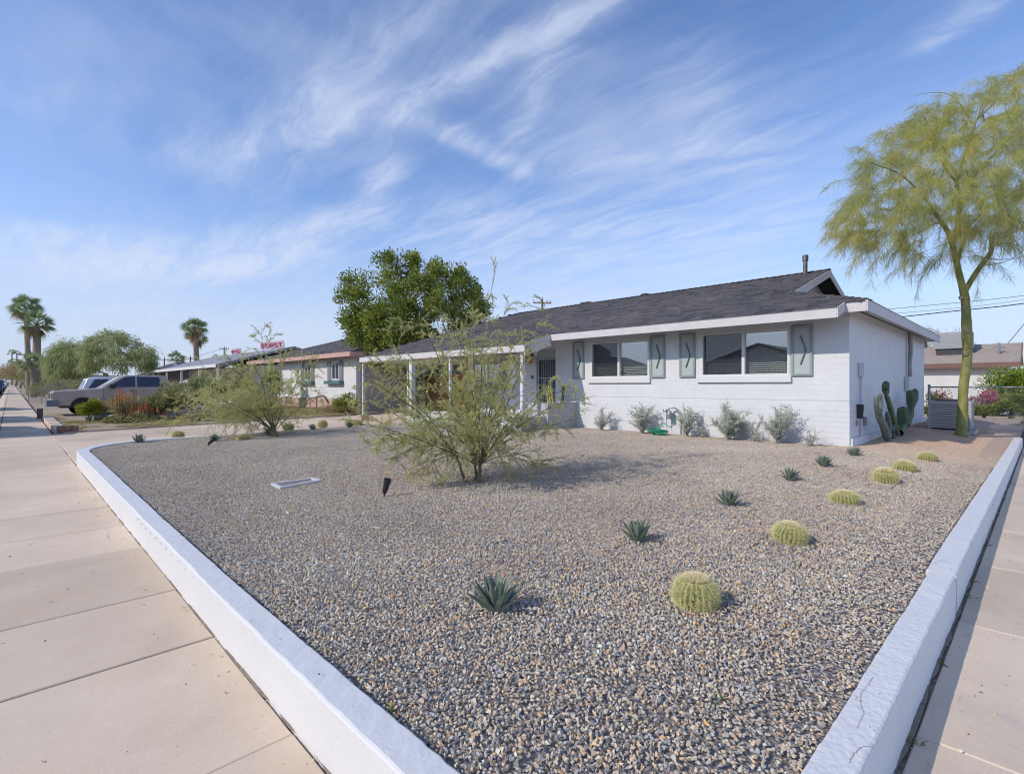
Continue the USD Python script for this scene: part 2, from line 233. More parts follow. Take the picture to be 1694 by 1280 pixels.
def concrete(name, a, b, stain):
    n = {"g": ("geometry", {}), "n": ("noise_texture", {"scale": 0.9, "detail": 8.0, "roughness": 0.68}), "r": ("rgb_ramp", {"ramp": [(0.28, a), (0.70, b)]}),
         "n2": ("noise_texture", {"scale": 240.0, "detail": 2.0}), "r2": ("rgb_ramp", {"ramp": [(0.2, (0.84, 0.84, 0.84)), (0.8, (1.08, 1.08, 1.08))]}), "m": ("mix_color", {"blend_type": "multiply", "fac": 1.0, "use_clamp": False}),
         "n3": ("noise_texture", {"scale": 1.7, "detail": 9.0, "roughness": 0.72, "distortion": 0.8}), "r3": ("map_range", {"range_type": "smoothstep", "from_min": 0.50, "from_max": 0.74, "to_min": 0.0, "to_max": 0.75}), "m2": ("mix_color", {"blend_type": "mix", "b": stain}),
         "v": ("voronoi_texture", {"scale": 4.0}), "r4": ("map_range", {"from_min": 0.03, "from_max": 0.055, "to_min": 0.8, "to_max": 0.0, "clamp": True}), "m3": ("mix_color", {"blend_type": "mix", "b": tuple(0.35 * np.array(a))}),
         "o": ("object_info", {}), "r5": ("rgb_ramp", {"ramp": [(0.0, (0.90, 0.90, 0.89)), (1.0, (1.06, 1.05, 1.04))]}), "m4": ("mix_color", {"blend_type": "multiply", "fac": 1.0, "use_clamp": False}),
         "mpb": ("mapping", {"scale": (14.0, 420.0, 1.0)}), "nb": ("noise_texture", {"scale": 1.0, "detail": 3.0}), "rb": ("rgb_ramp", {"ramp": [(0.3, (0.94, 0.94, 0.94)), (0.7, (1.04, 1.04, 1.04))]}), "m5": ("mix_color", {"blend_type": "multiply", "fac": 1.0, "use_clamp": False}), "n6": ("noise_texture", {"scale": 0.42, "detail": 7.0, "roughness": 0.66, "distortion": 0.5}), "r6": ("rgb_ramp", {"ramp": [(0.35, (0.86, 0.85, 0.83)), (0.55, (1.0, 1.0, 1.0)), (0.7, (1.03, 1.02, 1.0))]}), "m6": ("mix_color", {"blend_type": "multiply", "fac": 1.0, "use_clamp": False}), "b": ("bump", {"strength": 0.5, "distance": 0.0015}), "p": ("principled_bsdf", {"roughness": 0.88, "specular_ior_level": 0.25})}
    l = [("g.position", "n.vector"), ("n.fac", "r.fac"), ("g.position", "n2.vector"), ("n2.fac", "r2.fac"), ("r.color", "m.a"), ("r2.color", "m.b"), ("g.position", "n3.vector"), ("n3.fac", "r3.value"), ("m.result", "m2.a"), ("r3.result", "m2.fac"),
         ("g.position", "v.vector"), ("v.distance", "r4.value"), ("m2.result", "m3.a"), ("r4.result", "m3.fac"), ("o.random", "r5.fac"), ("m3.result", "m4.a"), ("r5.color", "m4.b"), ("g.position", "mpb.vector"), ("mpb.vector", "nb.vector"), ("nb.fac", "rb.fac"), ("m4.result", "m5.a"), ("rb.color", "m5.b"), ("g.position", "n6.vector"), ("n6.fac", "r6.fac"), ("m5.result", "m6.a"), ("r6.color", "m6.b"), ("m6.result", "p.base_color"), ("n2.fac", "b.height"), ("b.normal", "p.normal")]
    mat(name, n, l)
concrete("pink_concrete", (0.63, 0.505, 0.385), (0.745, 0.61, 0.475), (0.67, 0.50, 0.35))
concrete("tan_concrete", (0.67, 0.545, 0.425), (0.77, 0.64, 0.51), (0.56, 0.47, 0.39))
plain("asphalt", (0.05, 0.05, 0.052), 0.9, 0.2, 3.0, 0.003, 150)
plain("desert_dirt", (0.31, 0.235, 0.165), 0.95, 0.25, 0.8, 0.01, 25, col2=(0.43, 0.34, 0.24))
plain("joint_dirt", (0.22, 0.175, 0.135), 0.95, 0.3, 30.0, 0.004, 90)
plain("granite_dirt", (0.50, 0.345, 0.25), 0.95, 0.2, 9.0, 0.006, 90, col2=(0.50, 0.37, 0.29))
mat("gravel_bed", {"g": ("geometry", {}), "v": ("voronoi_texture", {"scale": 52.0}), "s": ("separate_color", {}), "r": ("rgb_ramp", {"ramp": ramp((0.14, 0.13, 0.13), (0.26, 0.24, 0.23), (0.30, 0.24, 0.18), (0.20, 0.21, 0.24))}), "b": ("bump", {"strength": 1.0, "distance": 0.012}), "p": ("principled_bsdf", {"roughness": 0.95})},
    [("g.position", "v.vector"), ("v.color", "s.color"), ("s.r", "r.fac"), ("r.color", "p.base_color"), ("v.distance", "b.height"), ("b.normal", "p.normal")])
STONES = [(0.0, (0.191, 0.19, 0.189)), (0.12, (0.304, 0.302, 0.307)), (0.28, (0.449, 0.433, 0.413)), (0.42, (0.562, 0.503, 0.418)), (0.56, (0.618, 0.486, 0.349)), (0.7, (0.687, 0.529, 0.343)), (0.79, (0.651, 0.392, 0.186)), (0.84, (0.516, 0.35, 0.242)), (0.92, (0.687, 0.635, 0.501)), (1.0, (0.687, 0.702, 0.631))]
island("gravel_stone", STONES, 0.85, bump=0.0012, clump=0.22, cscale=0.9)
island("granite_chip", ramp((0.50, 0.33, 0.23), (0.66, 0.46, 0.33), (0.74, 0.57, 0.44), (0.55, 0.42, 0.33)), 0.9)
def worn_paint(name, col, grime, rough, bd, bs):
    mat(name, {"g": ("geometry", {}), "n": ("noise_texture", {"scale": 3.0, "detail": 7.0, "roughness": 0.66}), "r": ("rgb_ramp", {"ramp": [(0.25, tuple(0.955 * np.array(col))), (0.6, col)]}), "n2": ("noise_texture", {"scale": 7.0, "detail": 9.0, "roughness": 0.72, "distortion": 0.4}), "m": ("map_range", {"range_type": "smoothstep", "from_min": 0.58, "from_max": 0.80, "to_min": 0.0, "to_max": 0.55}), "x": ("mix_color", {"blend_type": "mix", "b": grime}),
               "v": ("voronoi_texture", {"scale": 16.0}), "vm": ("map_range", {"from_min": 0.035, "from_max": 0.06, "to_min": 0.5, "to_max": 0.0, "clamp": True}), "x2": ("mix_color", {"blend_type": "mix", "b": (0.25, 0.22, 0.19)}), "bn": ("noise_texture", {"scale": bs, "detail": 5.0}), "b": ("bump", {"strength": 1.0, "distance": bd}), "p": ("principled_bsdf", {"roughness": rough, "specular_ior_level": 0.3})},
        [("g.position", "n.vector"), ("n.fac", "r.fac"), ("g.position", "n2.vector"), ("n2.fac", "m.value"), ("r.color", "x.a"), ("m.result", "x.fac"), ("g.position", "v.vector"), ("v.distance", "vm.value"), ("x.result", "x2.a"), ("vm.result", "x2.fac"), ("x2.result", "p.base_color"), ("g.position", "bn.vector"), ("bn.fac", "b.height"), ("b.normal", "p.normal")])
worn_paint("white_wall_paint", (0.665, 0.66, 0.655), (0.56, 0.53, 0.49), 0.55, 0.0022, 45); worn_paint("white_masonry", (0.68, 0.675, 0.67), (0.58, 0.56, 0.53), 0.65, 0.006, 40)
mat("white_block_paint", {"g": ("geometry", {}), "n": ("noise_texture", {"scale": 2.2, "detail": 6.0, "roughness": 0.7}), "r": ("rgb_ramp", {"ramp": [(0.3, (0.615, 0.615, 0.625)), (0.65, (0.67, 0.67, 0.675))]}), "bn": ("noise_texture", {"scale": 38.0, "detail": 4.0}), "b": ("bump", {"strength": 1.0, "distance": 0.004}), "o": ("object_info", {}), "r5": ("rgb_ramp", {"ramp": [(0.0, (0.985, 0.985, 0.985)), (1.0, (1.0, 1.0, 1.0))]}), "m": ("mix_color", {"blend_type": "multiply", "fac": 1.0}), "p": ("principled_bsdf", {"roughness": 0.6, "specular_ior_level": 0.3})},
    [("g.position", "n.vector"), ("n.fac", "r.fac"), ("r.color", "m.a"), ("o.random", "r5.fac"), ("r5.color", "m.b"), ("m.result", "p.base_color"), ("g.position", "bn.vector"), ("bn.fac", "b.height"), ("b.normal", "p.normal")])
plain("fascia_paint", (0.56, 0.525, 0.52), 0.6, 0.06, 5.0, 0.0006, 120)
plain("trim_white", (0.64, 0.64, 0.63), 0.5, 0.02)
plain("shutter_paint", (0.39, 0.435, 0.42), 0.55, 0.04)
plain("shutter_edge", (0.245, 0.295, 0.285), 0.55, 0.04)
plain("chevron_paint", (0.10, 0.14, 0.13), 0.5, 0.05)
island("roof_shingle", ramp((0.045, 0.045, 0.052), (0.085, 0.083, 0.092), (0.115, 0.108, 0.115), (0.075, 0.07, 0.075), (0.15, 0.125, 0.115)), 0.92, clump=0.5, cscale=0.55, bump=0.003)
plain("roof_felt", (0.05, 0.05, 0.055), 0.95, 0.15, 2.0)
pane("window_glass", 0.31, 0.6, (0.86, 0.92, 0.90))
mat("screen_mesh", {"t": ("transparent_bsdf", {"color": (0.75, 0.75, 0.75)}), "d": ("diffuse_bsdf", {"color": (0.055, 0.055, 0.06)}), "m": ("mix_closure", {"fac": 0.38})}, [("t.BSDF", "m.closure1"), ("d.BSDF", "m.closure2")], "m.closure")
plain("blind_slat", (0.72, 0.72, 0.69), 0.5, 0.03)
plain("room_paint", (0.30, 0.29, 0.28), 0.8, 0.05)
mat("lamp_glow", {"e": ("emission", {"color": (1.0, 0.82, 0.6), "strength": 2.2})}, [], "e.emission")
plain("security_door", (0.34, 0.40, 0.41), 0.5, 0.05)
plain("door_paint", (0.36, 0.42, 0.43), 0.6, 0.05)
plain("dark_metal", (0.05, 0.05, 0.052), 0.45, 0.2, 20, metallic=0.4)
plain("grey_metal", (0.33, 0.335, 0.34), 0.45, 0.1, 12, metallic=0.5)
plain("vent_metal", (0.16, 0.14, 0.13), 0.45, 0.35, 7, metallic=0.7)
plain("copper", (0.50, 0.22, 0.10), 0.3, 0.25, 15, metallic=0.9)
plain("grey_block", (0.43, 0.42, 0.43), 0.8, 0.08, 4.0, 0.003, 40)
plain("red_brick", (0.23, 0.12, 0.09), 0.85, 0.3, 9.0, 0.003, 60)
plain("tan_brick", (0.44, 0.30, 0.23), 0.85, 0.2, 9.0, 0.003, 60)
plain("wood_gate", (0.33, 0.17, 0.075), 0.7, 0.25, 6.0, 0.002, 40)
plain("orange_wood", (0.48, 0.26, 0.11), 0.7, 0.15, 6.0)

# ---------------------------------------------------------------- ground, street, pavements
def xr(y): return 0.895 + 0.0085 * y                          # pavement's house-side edge
def xl(y): return -0.25 + 0.0085 * y                          # kerb edge
def sheet(xs, ys, fz):
    X, Y = np.meshgrid(xs, ys, indexing="ij"); v = np.stack([X, Y, fz(X, Y)], -1).reshape(-1, 3); n = len(ys)
    i = np.arange(len(xs) - 1)[:, None] * n; j = np.arange(n - 1)[None]
    return MB().add(v, np.stack([i + j, i + n + j, i + n + j + 1, i + j + 1], -1).reshape(-1, 4))
gx = np.concatenate([np.linspace(-900, -30, 8), np.linspace(-25, 60, 30), np.linspace(80, 900, 8)]); gy = np.concatenate([np.linspace(-500, -20, 6), np.linspace(-10, 140, 60), np.linspace(170, 1500, 12)])
top("ground", sheet(gx, gy, lambda x, y: gnd(x, y) - 0.12 - 0.00002 * np.maximum(np.abs(x) - 100, 0)), "desert_dirt", kind="structure")
st = MB()
ys = np.linspace(-40, 420, 60)
for a, b in zip(ys[:-1], ys[1:]):
    st.add([(xl(a) - 9.2, a, gnd(0, a) - 0.10), (xl(a) - 0.45, a, gnd(0, a) - 0.10), (xl(b) - 0.45, b, gnd(0, b) - 0.10), (xl(b) - 9.2, b, gnd(0, b) - 0.10)], [[0, 1, 2, 3]])
top("street", st, "asphalt", kind="structure")
kb = MB()
for a in np.arange(-3, 200, 3.0):
    b = a + 2.99; q = lambda y, dx, z: (xl(y) + dx, y, gnd(0, y) + z)
    kb.add([q(a, -0.02, 0), q(a, -0.12, -0.005), q(a, -0.45, -0.092), q(b, -0.02, 0), q(b, -0.12, -0.005), q(b, -0.45, -0.092), q(a, -0.02, -0.2), q(b, -0.02, -0.2)], [[0, 1, 4, 3], [1, 2, 5, 4], [0, 3, 7, 6]])
top("street_kerb", kb, "pink_concrete", kind="structure")

sw = UsdGeom.Xform.Define(stage, "/World/pavement"); info(sw.GetPrim(), kind="structure"); BASE["/World/pavement"] = np.zeros(3)
rg = np.random.default_rng(11)
def slab(poly, fz, matn, parent, drop=0.1, ch=0.0022):
    """One paving slab with a worn edge."""
    p = Polygon(poly).buffer(-ch, join_style=2); inner = p.buffer(-0.006, join_style=2); m = MB()
    o = np.array(p.exterior.coords)[:-1]; i = np.array(inner.exterior.coords)[:-1]; k = len(o)
    if len(i) != k: i = o.mean(0) + (o - o.mean(0)) * 0.985
    jit = rg.uniform(-0.002, 0.003)
    z = lambda q, dz: np.column_stack([q, [fz(a, b) + dz + jit for a, b in q]])
    v = np.vstack([z(o, -drop), z(o, -0.005), z(i, 0.0)])
    f = [[a, (a + 1) % k, k + (a + 1) % k, k + a] for a in range(k)] + [[k + a, k + (a + 1) % k, 2 * k + (a + 1) % k, 2 * k + a] for a in range(k)]
    m.add(v, f); m.add(z(i, 0.0), [[0, a, a + 1] for a in range(1, k - 1)])
    return part(parent, "slab", m, matn)
def splitslab(y0, y1, parent="/World/pavement"):
    e0, e1 = (0.007 if abs(y - 3.46) < .01 else 0.0 for y in (y0, y1))
    slab([(xl(y0), y0 + e0), (xr(y0) - 0.02, y0 + e0), (xr(y1) - 0.02, y1 - e1), (xl(y1), y1 - e1)], gnd, "pink_concrete", parent)
JY = [-1.15, 0.30, 1.20, 2.25, 3.46, 4.45, 5.85, 6.90, 8.10, 9.35, 10.6, 11.8, 13.0, 14.2, 15.6, 17.1, 18.6, 20.1, 21.6, 23.1, 24.6, 26.1, 27.6, 29.1, 30.6, 32.2, 34, 36, 38, 40, 43, 46, 50, 55, 60, 70, 85, 110, 160, 300]
for a, b in zip(JY[:-1], JY[1:]): splitslab(a, b)
def yo(x): return 0.410 - 0.0100 * x                          # street face of the right garden wall
JX = [0.91, 1.30, 2.80, 4.33, 5.84, 7.39, 8.90, 10.4, 11.9, 13.4, 14.9, 16.4, 18, 20, 24, 30, 40]
for a, b in zip(JX[:-1], JX[1:]):
    slab([(a, -1.15), (b, -1.15 - 0.01 * b), (b, yo(b) - 0.02), (a, yo(a) - 0.02)], lambda x, y: 0.0, "tan_concrete", "/World/pavement")
slab([(-0.25, -2.4), (6, -2.4), (6, -1.22), (-0.25, -1.16)], lambda x, y: -0.002, "pink_concrete", "/World/pavement")
bed = MB().box(-0.3, 1.05, -1.5, 13.9, -0.11, -0.012)
bed.box(0.8, 40, -1.5, 0.45, -0.11, -0.012); top("pavement_bed", bed, "joint_dirt", kind="structure")
# thin line of grit blown against the walls
gr = MB(); gy_ = np.linspace(-0.5, 12.6, 160)
for a, b in zip(gy_[:-1], gy_[1:]):
    wa, wb = [0.006 + 0.026 * meshkit.noise(np.array([0, t * 6, 3.0])) for t in (a, b)]
    gr.add([(xr(a) + 0.02, a, 0.022), (xr(a) - wa, a, 0.001), (xr(b) - wb, b, 0.001), (xr(b) + 0.02, b, 0.022)], [[0, 1, 2, 3]])
gx_ = np.linspace(0.9, 16, 200)
for a, b in zip(gx_[:-1], gx_[1:]):
    wa, wb = [0.0 + 0.024 * meshkit.noise(np.array([t * 6, 7.0, 3.0])) for t in (a, b)]
    gr.add([(a, yo(a) + 0.02, 0.018), (b, yo(b) + 0.02, 0.018), (b, yo(b) - wb, 0.001), (a, yo(a) - wa, 0.001)], [[0, 1, 2, 3]])
top("blown_grit", gr, "joint_dirt", "thin line of brown grit along the foot of the white garden walls", "grit", kind="stuff")
dw = UsdGeom.Xform.Define(stage, "/World/driveway"); info(dw.GetPrim(), kind="structure"); BASE["/World/driveway"] = np.zeros(3)
def dz(x, y): return gnd(x, y) + 0.004 + 0.02 * max(x - 1, 0) * 0.9
DX = [1.02, 4.0, 7.0, 9.4]; DY = [14.62, 17.5, 20.47]
for a, b in zip(DX[:-1], DX[1:]):
    for c, d in zip(DY[:-1], DY[1:]): slab([(a, c), (b, c), (b, d), (a, d)], dz, "pink_concrete", "/World/driveway")
slab([(1.0, 12.95), (2.3, 14.6), (1.0, 14.6)], lambda x, y: gnd(x, y) + 0.004, "pink_concrete", "/World/driveway")
slab([(9.4, 14.3), (15, 14.3), (15, 20.4), (9.4, 20.4)], dz, "pink_concrete", "/World/driveway")

# ---------------------------------------------------------------- low white garden walls
def sweep_wall(outer, width, ztop, step=0.035, seed=1, rough=0.004, z0=-0.08):
    L = LineString(outer); n = max(int(L.length / step), 2); s = np.linspace(0, L.length, n); p = np.array([L.interpolate(t).coords[0] for t in s])
    if True:
        k = np.ones(9) / 9; pp = np.vstack([np.repeat(p[:1], 4, 0), p, np.repeat(p[-1:], 4, 0)]); p = np.stack([np.convolve(pp[:, i], k, "valid") for i in (0, 1)], 1)
    t = np.gradient(p, axis=0); t /= np.linalg.norm(t, axis=1, keepdims=True); nrm = np.stack([t[:, 1], -t[:, 0]], 1)
    w = np.array([width(q) for q in p]); zt = np.array([ztop(q) for q in p]); r = 0.012
    prof = [(0, None, 0), (0, -0.10, 0), (0, -r, 0), (r * 0.35, -r * 0.35, 0), (r, 0, 0), (0.35, 0, 1), (0.65, 0, 1), (-r, 0, 2), (-r * 0.35, -r * 0.35, 2), (0, -r, 2), (0, -0.2, 2)]
    rows = []
    for a, dz_, kind in prof:
        off = a if kind == 0 else (w * a if kind == 1 else w + a); off = np.broadcast_to(off, len(p)); zz = np.full(len(p), z0) if dz_ is None else zt + dz_
        rows.append(np.column_stack([p + nrm * off[:, None], zz]))
    v = np.stack(rows, 1); d = meshkit.fbm(v * 22, 3, seed) - 0.5; d2 = meshkit.fbm(v * 2.2, 3, seed + 9) - 0.5
    v[:, 1:, 2] += (d[:, 1:] * rough * 1.5 + d2[:, 1:] * rough * 2.2); v[..., :2] += (nrm[:, None] * (d * rough * 2 + d2 * rough * 1.4)[..., None])
    m = len(prof); i = np.arange(len(p) - 1)[:, None] * m; j = np.arange(m - 1)[None]
    mb = MB().add(v.reshape(-1, 3), np.stack([i + j, i + j + 1, i + m + j + 1, i + m + j], -1).reshape(-1, 4))
    for e in (0, len(p) - 1): mb.add(v[e], [[0, a, a + 1] if e else [0, a + 1, a] for a in range(1, m - 1)])
    return mb
arc = [(0.985 + 1.75 * (1 - math.cos(t)), 12.55 + 1.92 * math.sin(t)) for t in np.linspace(0, PI / 2, 14)]
LW = [(0.90, 0.555), (0.902, 2.0), (0.905, 3.3), (0.945, 8.0)] + arc + [(3.5, 14.44), (5.0, 14.46), (7.6, 14.36), (9.05, 14.3)]
lw = lambda q: 0.145 + 0.05 * sstep(4, 12, q[1])
top("garden_wall", sweep_wall(LW, lw, lambda q: 0.262 + 0.01 * sstep(1.5, 5, q[0]) * sstep(13, 14, q[1]), seed=3), "white_wall_paint", "smooth white painted low wall along the pavement, curving round at the driveway", "garden wall", base=(0.95, 6, 0))
RWp = [(0.90, yo(0.9)), (4.45, yo(4.45))]; RWq = [(4.41, yo(4.41)), (9.0, yo(9)), (18.0, yo(18))]
rwm = MB()
for pth, w, z, sd in ((RWp, lambda q: 0.136, lambda q: 0.269, 5), (RWq, lambda q: 0.158, lambda q: 0.262 - 0.004 * min(max(q[0] - 5, 0), 15), 8)):
    m_ = sweep_wall([(x, -y) for x, y in pth[::1]], w, z, seed=sd, rough=0.0048); v, f = m_.get(); v = v * [1, -1, 1]; rwm.add(v, f)
RWALL = top("garden_wall", rwm, "white_masonry", "rough white painted low wall running back beside the tan side pavement", "garden wall", base=(5, 0.4, 0))

# ---------------------------------------------------------------- gravel
def yi(x): return yo(x) + (0.132 if x < 4.42 else 0.158)
def xi(y): return (0.90 + 0.0045 * max(y - 3, 0) if y < 3 else 0.905 + 0.0085 * (y - 3.3)) + 0.145 + 0.05 * float(sstep(4, 12, y))
arc_in = [(1.18 + 1.5 * (1 - math.cos(t)), 12.55 + 1.72 * math.sin(t)) for t in np.linspace(0, PI / 2, 10)]
BEDP = Polygon([(xi(y), y) for y in np.linspace(0.56, 12.4, 12)] + arc_in + [(3.6, 14.24), (7.5, 14.16), (9.06, 14.1), (9.06, 8.98), (11.37, 8.98), (11.37, 2.46), (11.5, 1.9), (11.2, 1.2), (11.6, yi(11.6))] + [(x, yi(x)) for x in (8, 4.43, 4.41, 1.05)])
gm = MB(); mm = trimesh.creation.triangulate_polygon(BEDP, engine="earcut")
gsh = sheet(np.linspace(0.9, 12, 60), np.linspace(0.3, 14.4, 70), lambda x, y: grav(x, y) - 0.016)
vv, ff = gsh.get(); cen = vv[ff].mean(1)[:, :2]; from shapely import contains_xy
keep = contains_xy(BEDP.buffer(0.06), cen[:, 0], cen[:, 1]); top("gravel_ground", MB().add(vv, ff[keep]), "gravel_bed", kind="structure")
rg = np.random.default_rng(5)
def hull_stone(r):
    p = r.normal(size=(9, 3)); p /= np.linalg.norm(p, axis=1, keepdims=True); p *= r.uniform(0.8, 1.1, (9, 1)) * [1.0, 0.72, 0.55]
    h = trimesh.convex.convex_hull(p); return np.array(h.vertices), np.array(h.faces)
HULLS = [hull_stone(rg) for _ in range(30)]
def rotm(r):
    q = r.normal(size=4); q /= np.linalg.norm(q); a, b, c, d = q
    return np.array([[1 - 2 * (c * c + d * d), 2 * (b * c - a * d), 2 * (b * d + a * c)], [2 * (b * c + a * d), 1 - 2 * (b * b + d * d), 2 * (c * d - a * b)], [2 * (b * d - a * c), 2 * (c * d + a * b), 1 - 2 * (b * b + c * c)]])
TILE, NST = 0.36, 560
def stone_tile(r, size=(0.007, 0.0138), n=NST, t=TILE):
    m = MB(); g = int(math.ceil(math.sqrt(n)))
    for k in range(n):
        v, f = HULLS[r.integers(30)]; s = r.uniform(*size) * (1.0 if r.random() > 0.06 else 1.5)
        p = ((k % g + r.uniform(-0.1, 1.1)) / g * t - t / 2, (k // g + r.uniform(-0.1, 1.1)) / g * t - t / 2, r.uniform(-0.006, 0.006))
        m.add((v * s) @ rotm(r).T + p, f)
    return m
def instancer(path, protos, pos, idx, yaw, kind="stuff", sc=None, label=None, cat=None):
    pi = UsdGeom.PointInstancer.Define(stage, path); pi.CreatePrototypesRel().SetTargets([Sdf.Path(p) for p in protos])
    pi.CreatePositionsAttr(Vt.Vec3fArray.FromNumpy(np.asarray(pos, np.float32))); pi.CreateProtoIndicesAttr(Vt.IntArray.FromNumpy(np.asarray(idx, np.int32)))
    qs = []
    for p, a in zip(pos, yaw):
        e = 0.1; g = ((grav(p[0] + e, p[1]) - grav(p[0] - e, p[1])) / (2 * e), (grav(p[0], p[1] + e) - grav(p[0], p[1] - e)) / (2 * e)); n = np.array([-g[0], -g[1], 1.0]); n /= np.linalg.norm(n)
        ax = np.cross([0, 0, 1], n); s_ = np.linalg.norm(ax); t = Gf.Rotation(Gf.Vec3d(*(ax / s_)), math.degrees(math.asin(min(s_, 1)))) if s_ > 1e-6 else Gf.Rotation(Gf.Vec3d(0, 0, 1), 0)
        q = (Gf.Rotation(Gf.Vec3d(0, 0, 1), math.degrees(a)) * t).GetQuat(); qs.append(Gf.Quath(float(q.GetReal()), *[float(c) for c in q.GetImaginary()]))
    pi.CreateOrientationsAttr(Vt.QuathArray(qs))
    if sc is not None: pi.CreateScalesAttr(Vt.Vec3fArray.FromNumpy(np.asarray(sc, np.float32)))
    info(pi.GetPrim(), label, cat, None, kind); return pi
def proto(path, mb, material):
    v, f = mb.get(); tones(usdkit.mesh(stage, path, trimesh.Trimesh(v, f, process=False), M[material]), mb, material); return path
pi0 = "/World/gravel"; UsdGeom.PointInstancer.Define(stage, pi0)
tiles = [proto(f"{pi0}/stones_{k:03d}" if k else f"{pi0}/stones", stone_tile(rg), "gravel_stone") for k in range(7)]
tx = np.arange(0.9, 11.9, TILE); ty = np.arange(0.3, 14.6, TILE); pos, idx, yaw, edge = [], [], [], []
inner = BEDP.buffer(-0.02)
for x in tx:
    for y in ty:
        c = sbox(x - TILE * 0.56, y - TILE * 0.56, x + TILE * 0.56, y + TILE * 0.56)
        if BEDP.contains(c): pos.append((x, y, float(grav(x, y)))); idx.append(rg.integers(7)); yaw.append(rg.integers(4) * PI / 2)
        elif BEDP.intersects(c): edge.append((x, y))
instancer(pi0, tiles, pos, idx, yaw, label="grey and tan crushed stone gravel covering the front yard", cat="gravel")
pi1 = "/World/gravel_edge"; UsdGeom.PointInstancer.Define(stage, pi1); singles = []
for k in range(12):
    v, f = HULLS[k]; singles.append(proto(f"{pi1}/stone_{k:03d}" if k else f"{pi1}/stone", MB().add(v * 0.0098, f), "gravel_stone"))
ep = []
for x, y in edge:
    q = np.column_stack([x + rg.uniform(-0.5, 0.5, NST) * TILE, y + rg.uniform(-0.5, 0.5, NST) * TILE]); ep.append(q[contains_xy(inner, q[:, 0], q[:, 1])])
q = np.column_stack([rg.uniform(11.3, 13.8, 14000), rg.uniform(0.4, 2.35, 14000)]); ep.append(q[(q[:, 1] > yo(q[:, 0]) + .18) & (rg.uniform(0, 1, 14000) < (1 - (q[:, 0] - 11.3) / 2.5) ** 1.6)])
ep = np.vstack(ep); ez = grav(ep[:, 0], ep[:, 1]) + rg.uniform(-0.006, 0.006, len(ep))
instancer(pi1, singles, np.column_stack([ep, ez]), rg.integers(0, 12, len(ep)), rg.uniform(0, 2 * PI, len(ep)), sc=rg.uniform(0.65, 1.3, (len(ep), 1)) * np.ones((1, 3)), label="grey and tan gravel along the white walls and the house foot", cat="gravel")
# pink decomposed granite at the right of the house
gd = sheet(np.linspace(11.1, 24, 40), np.linspace(-0.3, 2.6, 16), lambda x, y: grav(x, y) - 0.004 + 0.012 * (meshkit.fbm(np.stack([x * 2, y * 2, x * 0], -1), 3, 4) - 0.5)); vv, ff = gd.get(); cen = vv[ff].mean(1)
ok = np.array([c[1] > yo(c[0]) + 0.1 for c in cen]); top("granite_ground", MB().add(vv, ff[ok]), "granite_dirt", kind="structure")
pi2 = "/World/granite_chips"; UsdGeom.PointInstancer.Define(stage, pi2)
chips = [proto(f"{pi2}/chips_{k:03d}" if k else f"{pi2}/chips", stone_tile(rg, (0.004, 0.008), 420), "granite_chip") for k in range(3)]
pos = [(x, y, float(grav(x, y)) - 0.001) for x in np.arange(11.3, 20.5, TILE) for y in np.arange(0.2, 2.4, TILE) if y > yo(x) + 0.36]
instancer(pi2, chips, pos, rg.integers(0, 3, len(pos)), rg.integers(0, 4, len(pos)) * PI / 2, label="fine pinkish granite chips around the tree and the air conditioner", cat="gravel")
# loose fine tan chips in worn patches of the gravel
patch = MB()
for px, py, r0, n in [(825, 945, 0.11, 260), (1270, 878, 0.14, 300), (990, 915, 0.09, 140), (1155, 838, 0.12, 150), (1360, 776, 0.25, 200), (1080, 893, 0.08, 90), (700, 765, 0.3, 250), (1290, 742, 0.7, 500), (1130, 728, 0.8, 500), (1480, 850, 0.2, 120)]:
    c = ong(px, py); q = c[:2] + rg.normal(size=(n, 2)) * r0 * 0.6
    for x, y in q:
        if y > yi(x) + 0.02:
            v, f = HULLS[rg.integers(30)]; patch.add((v * rg.uniform(0.003, 0.007)) @ rotm(rg).T + (x, y, float(grav(x, y)) + 0.011), f)
for k in range(7000):
    x, y = 11.6 - abs(rg.normal(0, .9)), rg.uniform(0.5, 8.6) if k % 3 else rg.uniform(.5, 2.4)
    if y > yi(x) + .02 and (x < 11.34 or y < 2.4) and (y < 2.6 or x > 10.3):
        v, f = HULLS[rg.integers(30)]; patch.add((v * rg.uniform(0.003, 0.0075)) @ rotm(rg).T + (x, y, float(grav(x, y)) + 0.011), f)
top("tan_chips", patch, "granite_chip", "patches of fine tan chips showing through the grey gravel", "gravel", kind="stuff")

# hairline cracks in the rough wall, and grit strayed onto the pavement
for pts in ([(1418, 1205), (1428, 1180), (1424, 1150), (1445, 1120)], [(1418, 1090), (1424, 1072), (1420, 1050)], [(1545, 930), (1560, 925), (1572, 930)], [(1405, 1262), (1420, 1240), (1450, 1232)]):
    c = curve([atz(px, py, .2715) for px, py in pts], 9); c[:, :2] += rg.normal(0, .0018, (len(c), 2)); c[:, 2] = 0.2712 if pts[0][1] > 950 else 0.268
    part(RWALL, "crack", MB().tube(c, .0007, 4, False), "joint_dirt")
stray = MB()
for k in range(420):
    if k % 2: y = rg.uniform(1.2, 12); x = xr(y) - abs(rg.normal(0, .16)) - .015; z = float(gnd(x, y))
    else: x = rg.uniform(1.2, 10); y = yo(x) - abs(rg.normal(0, .2)) - .015; z = 0.0
    v, f = HULLS[rg.integers(30)]; sc = rg.uniform(.0022, .0075) if rg.random() < .9 else .011; stray.add((v * sc) @ rotm(rg).T + (x, y, z + sc * .45), f)
top("stray_gravel", stray, "gravel_stone", "stray bits of gravel and grit lying on the pavements", "gravel", kind="stuff")

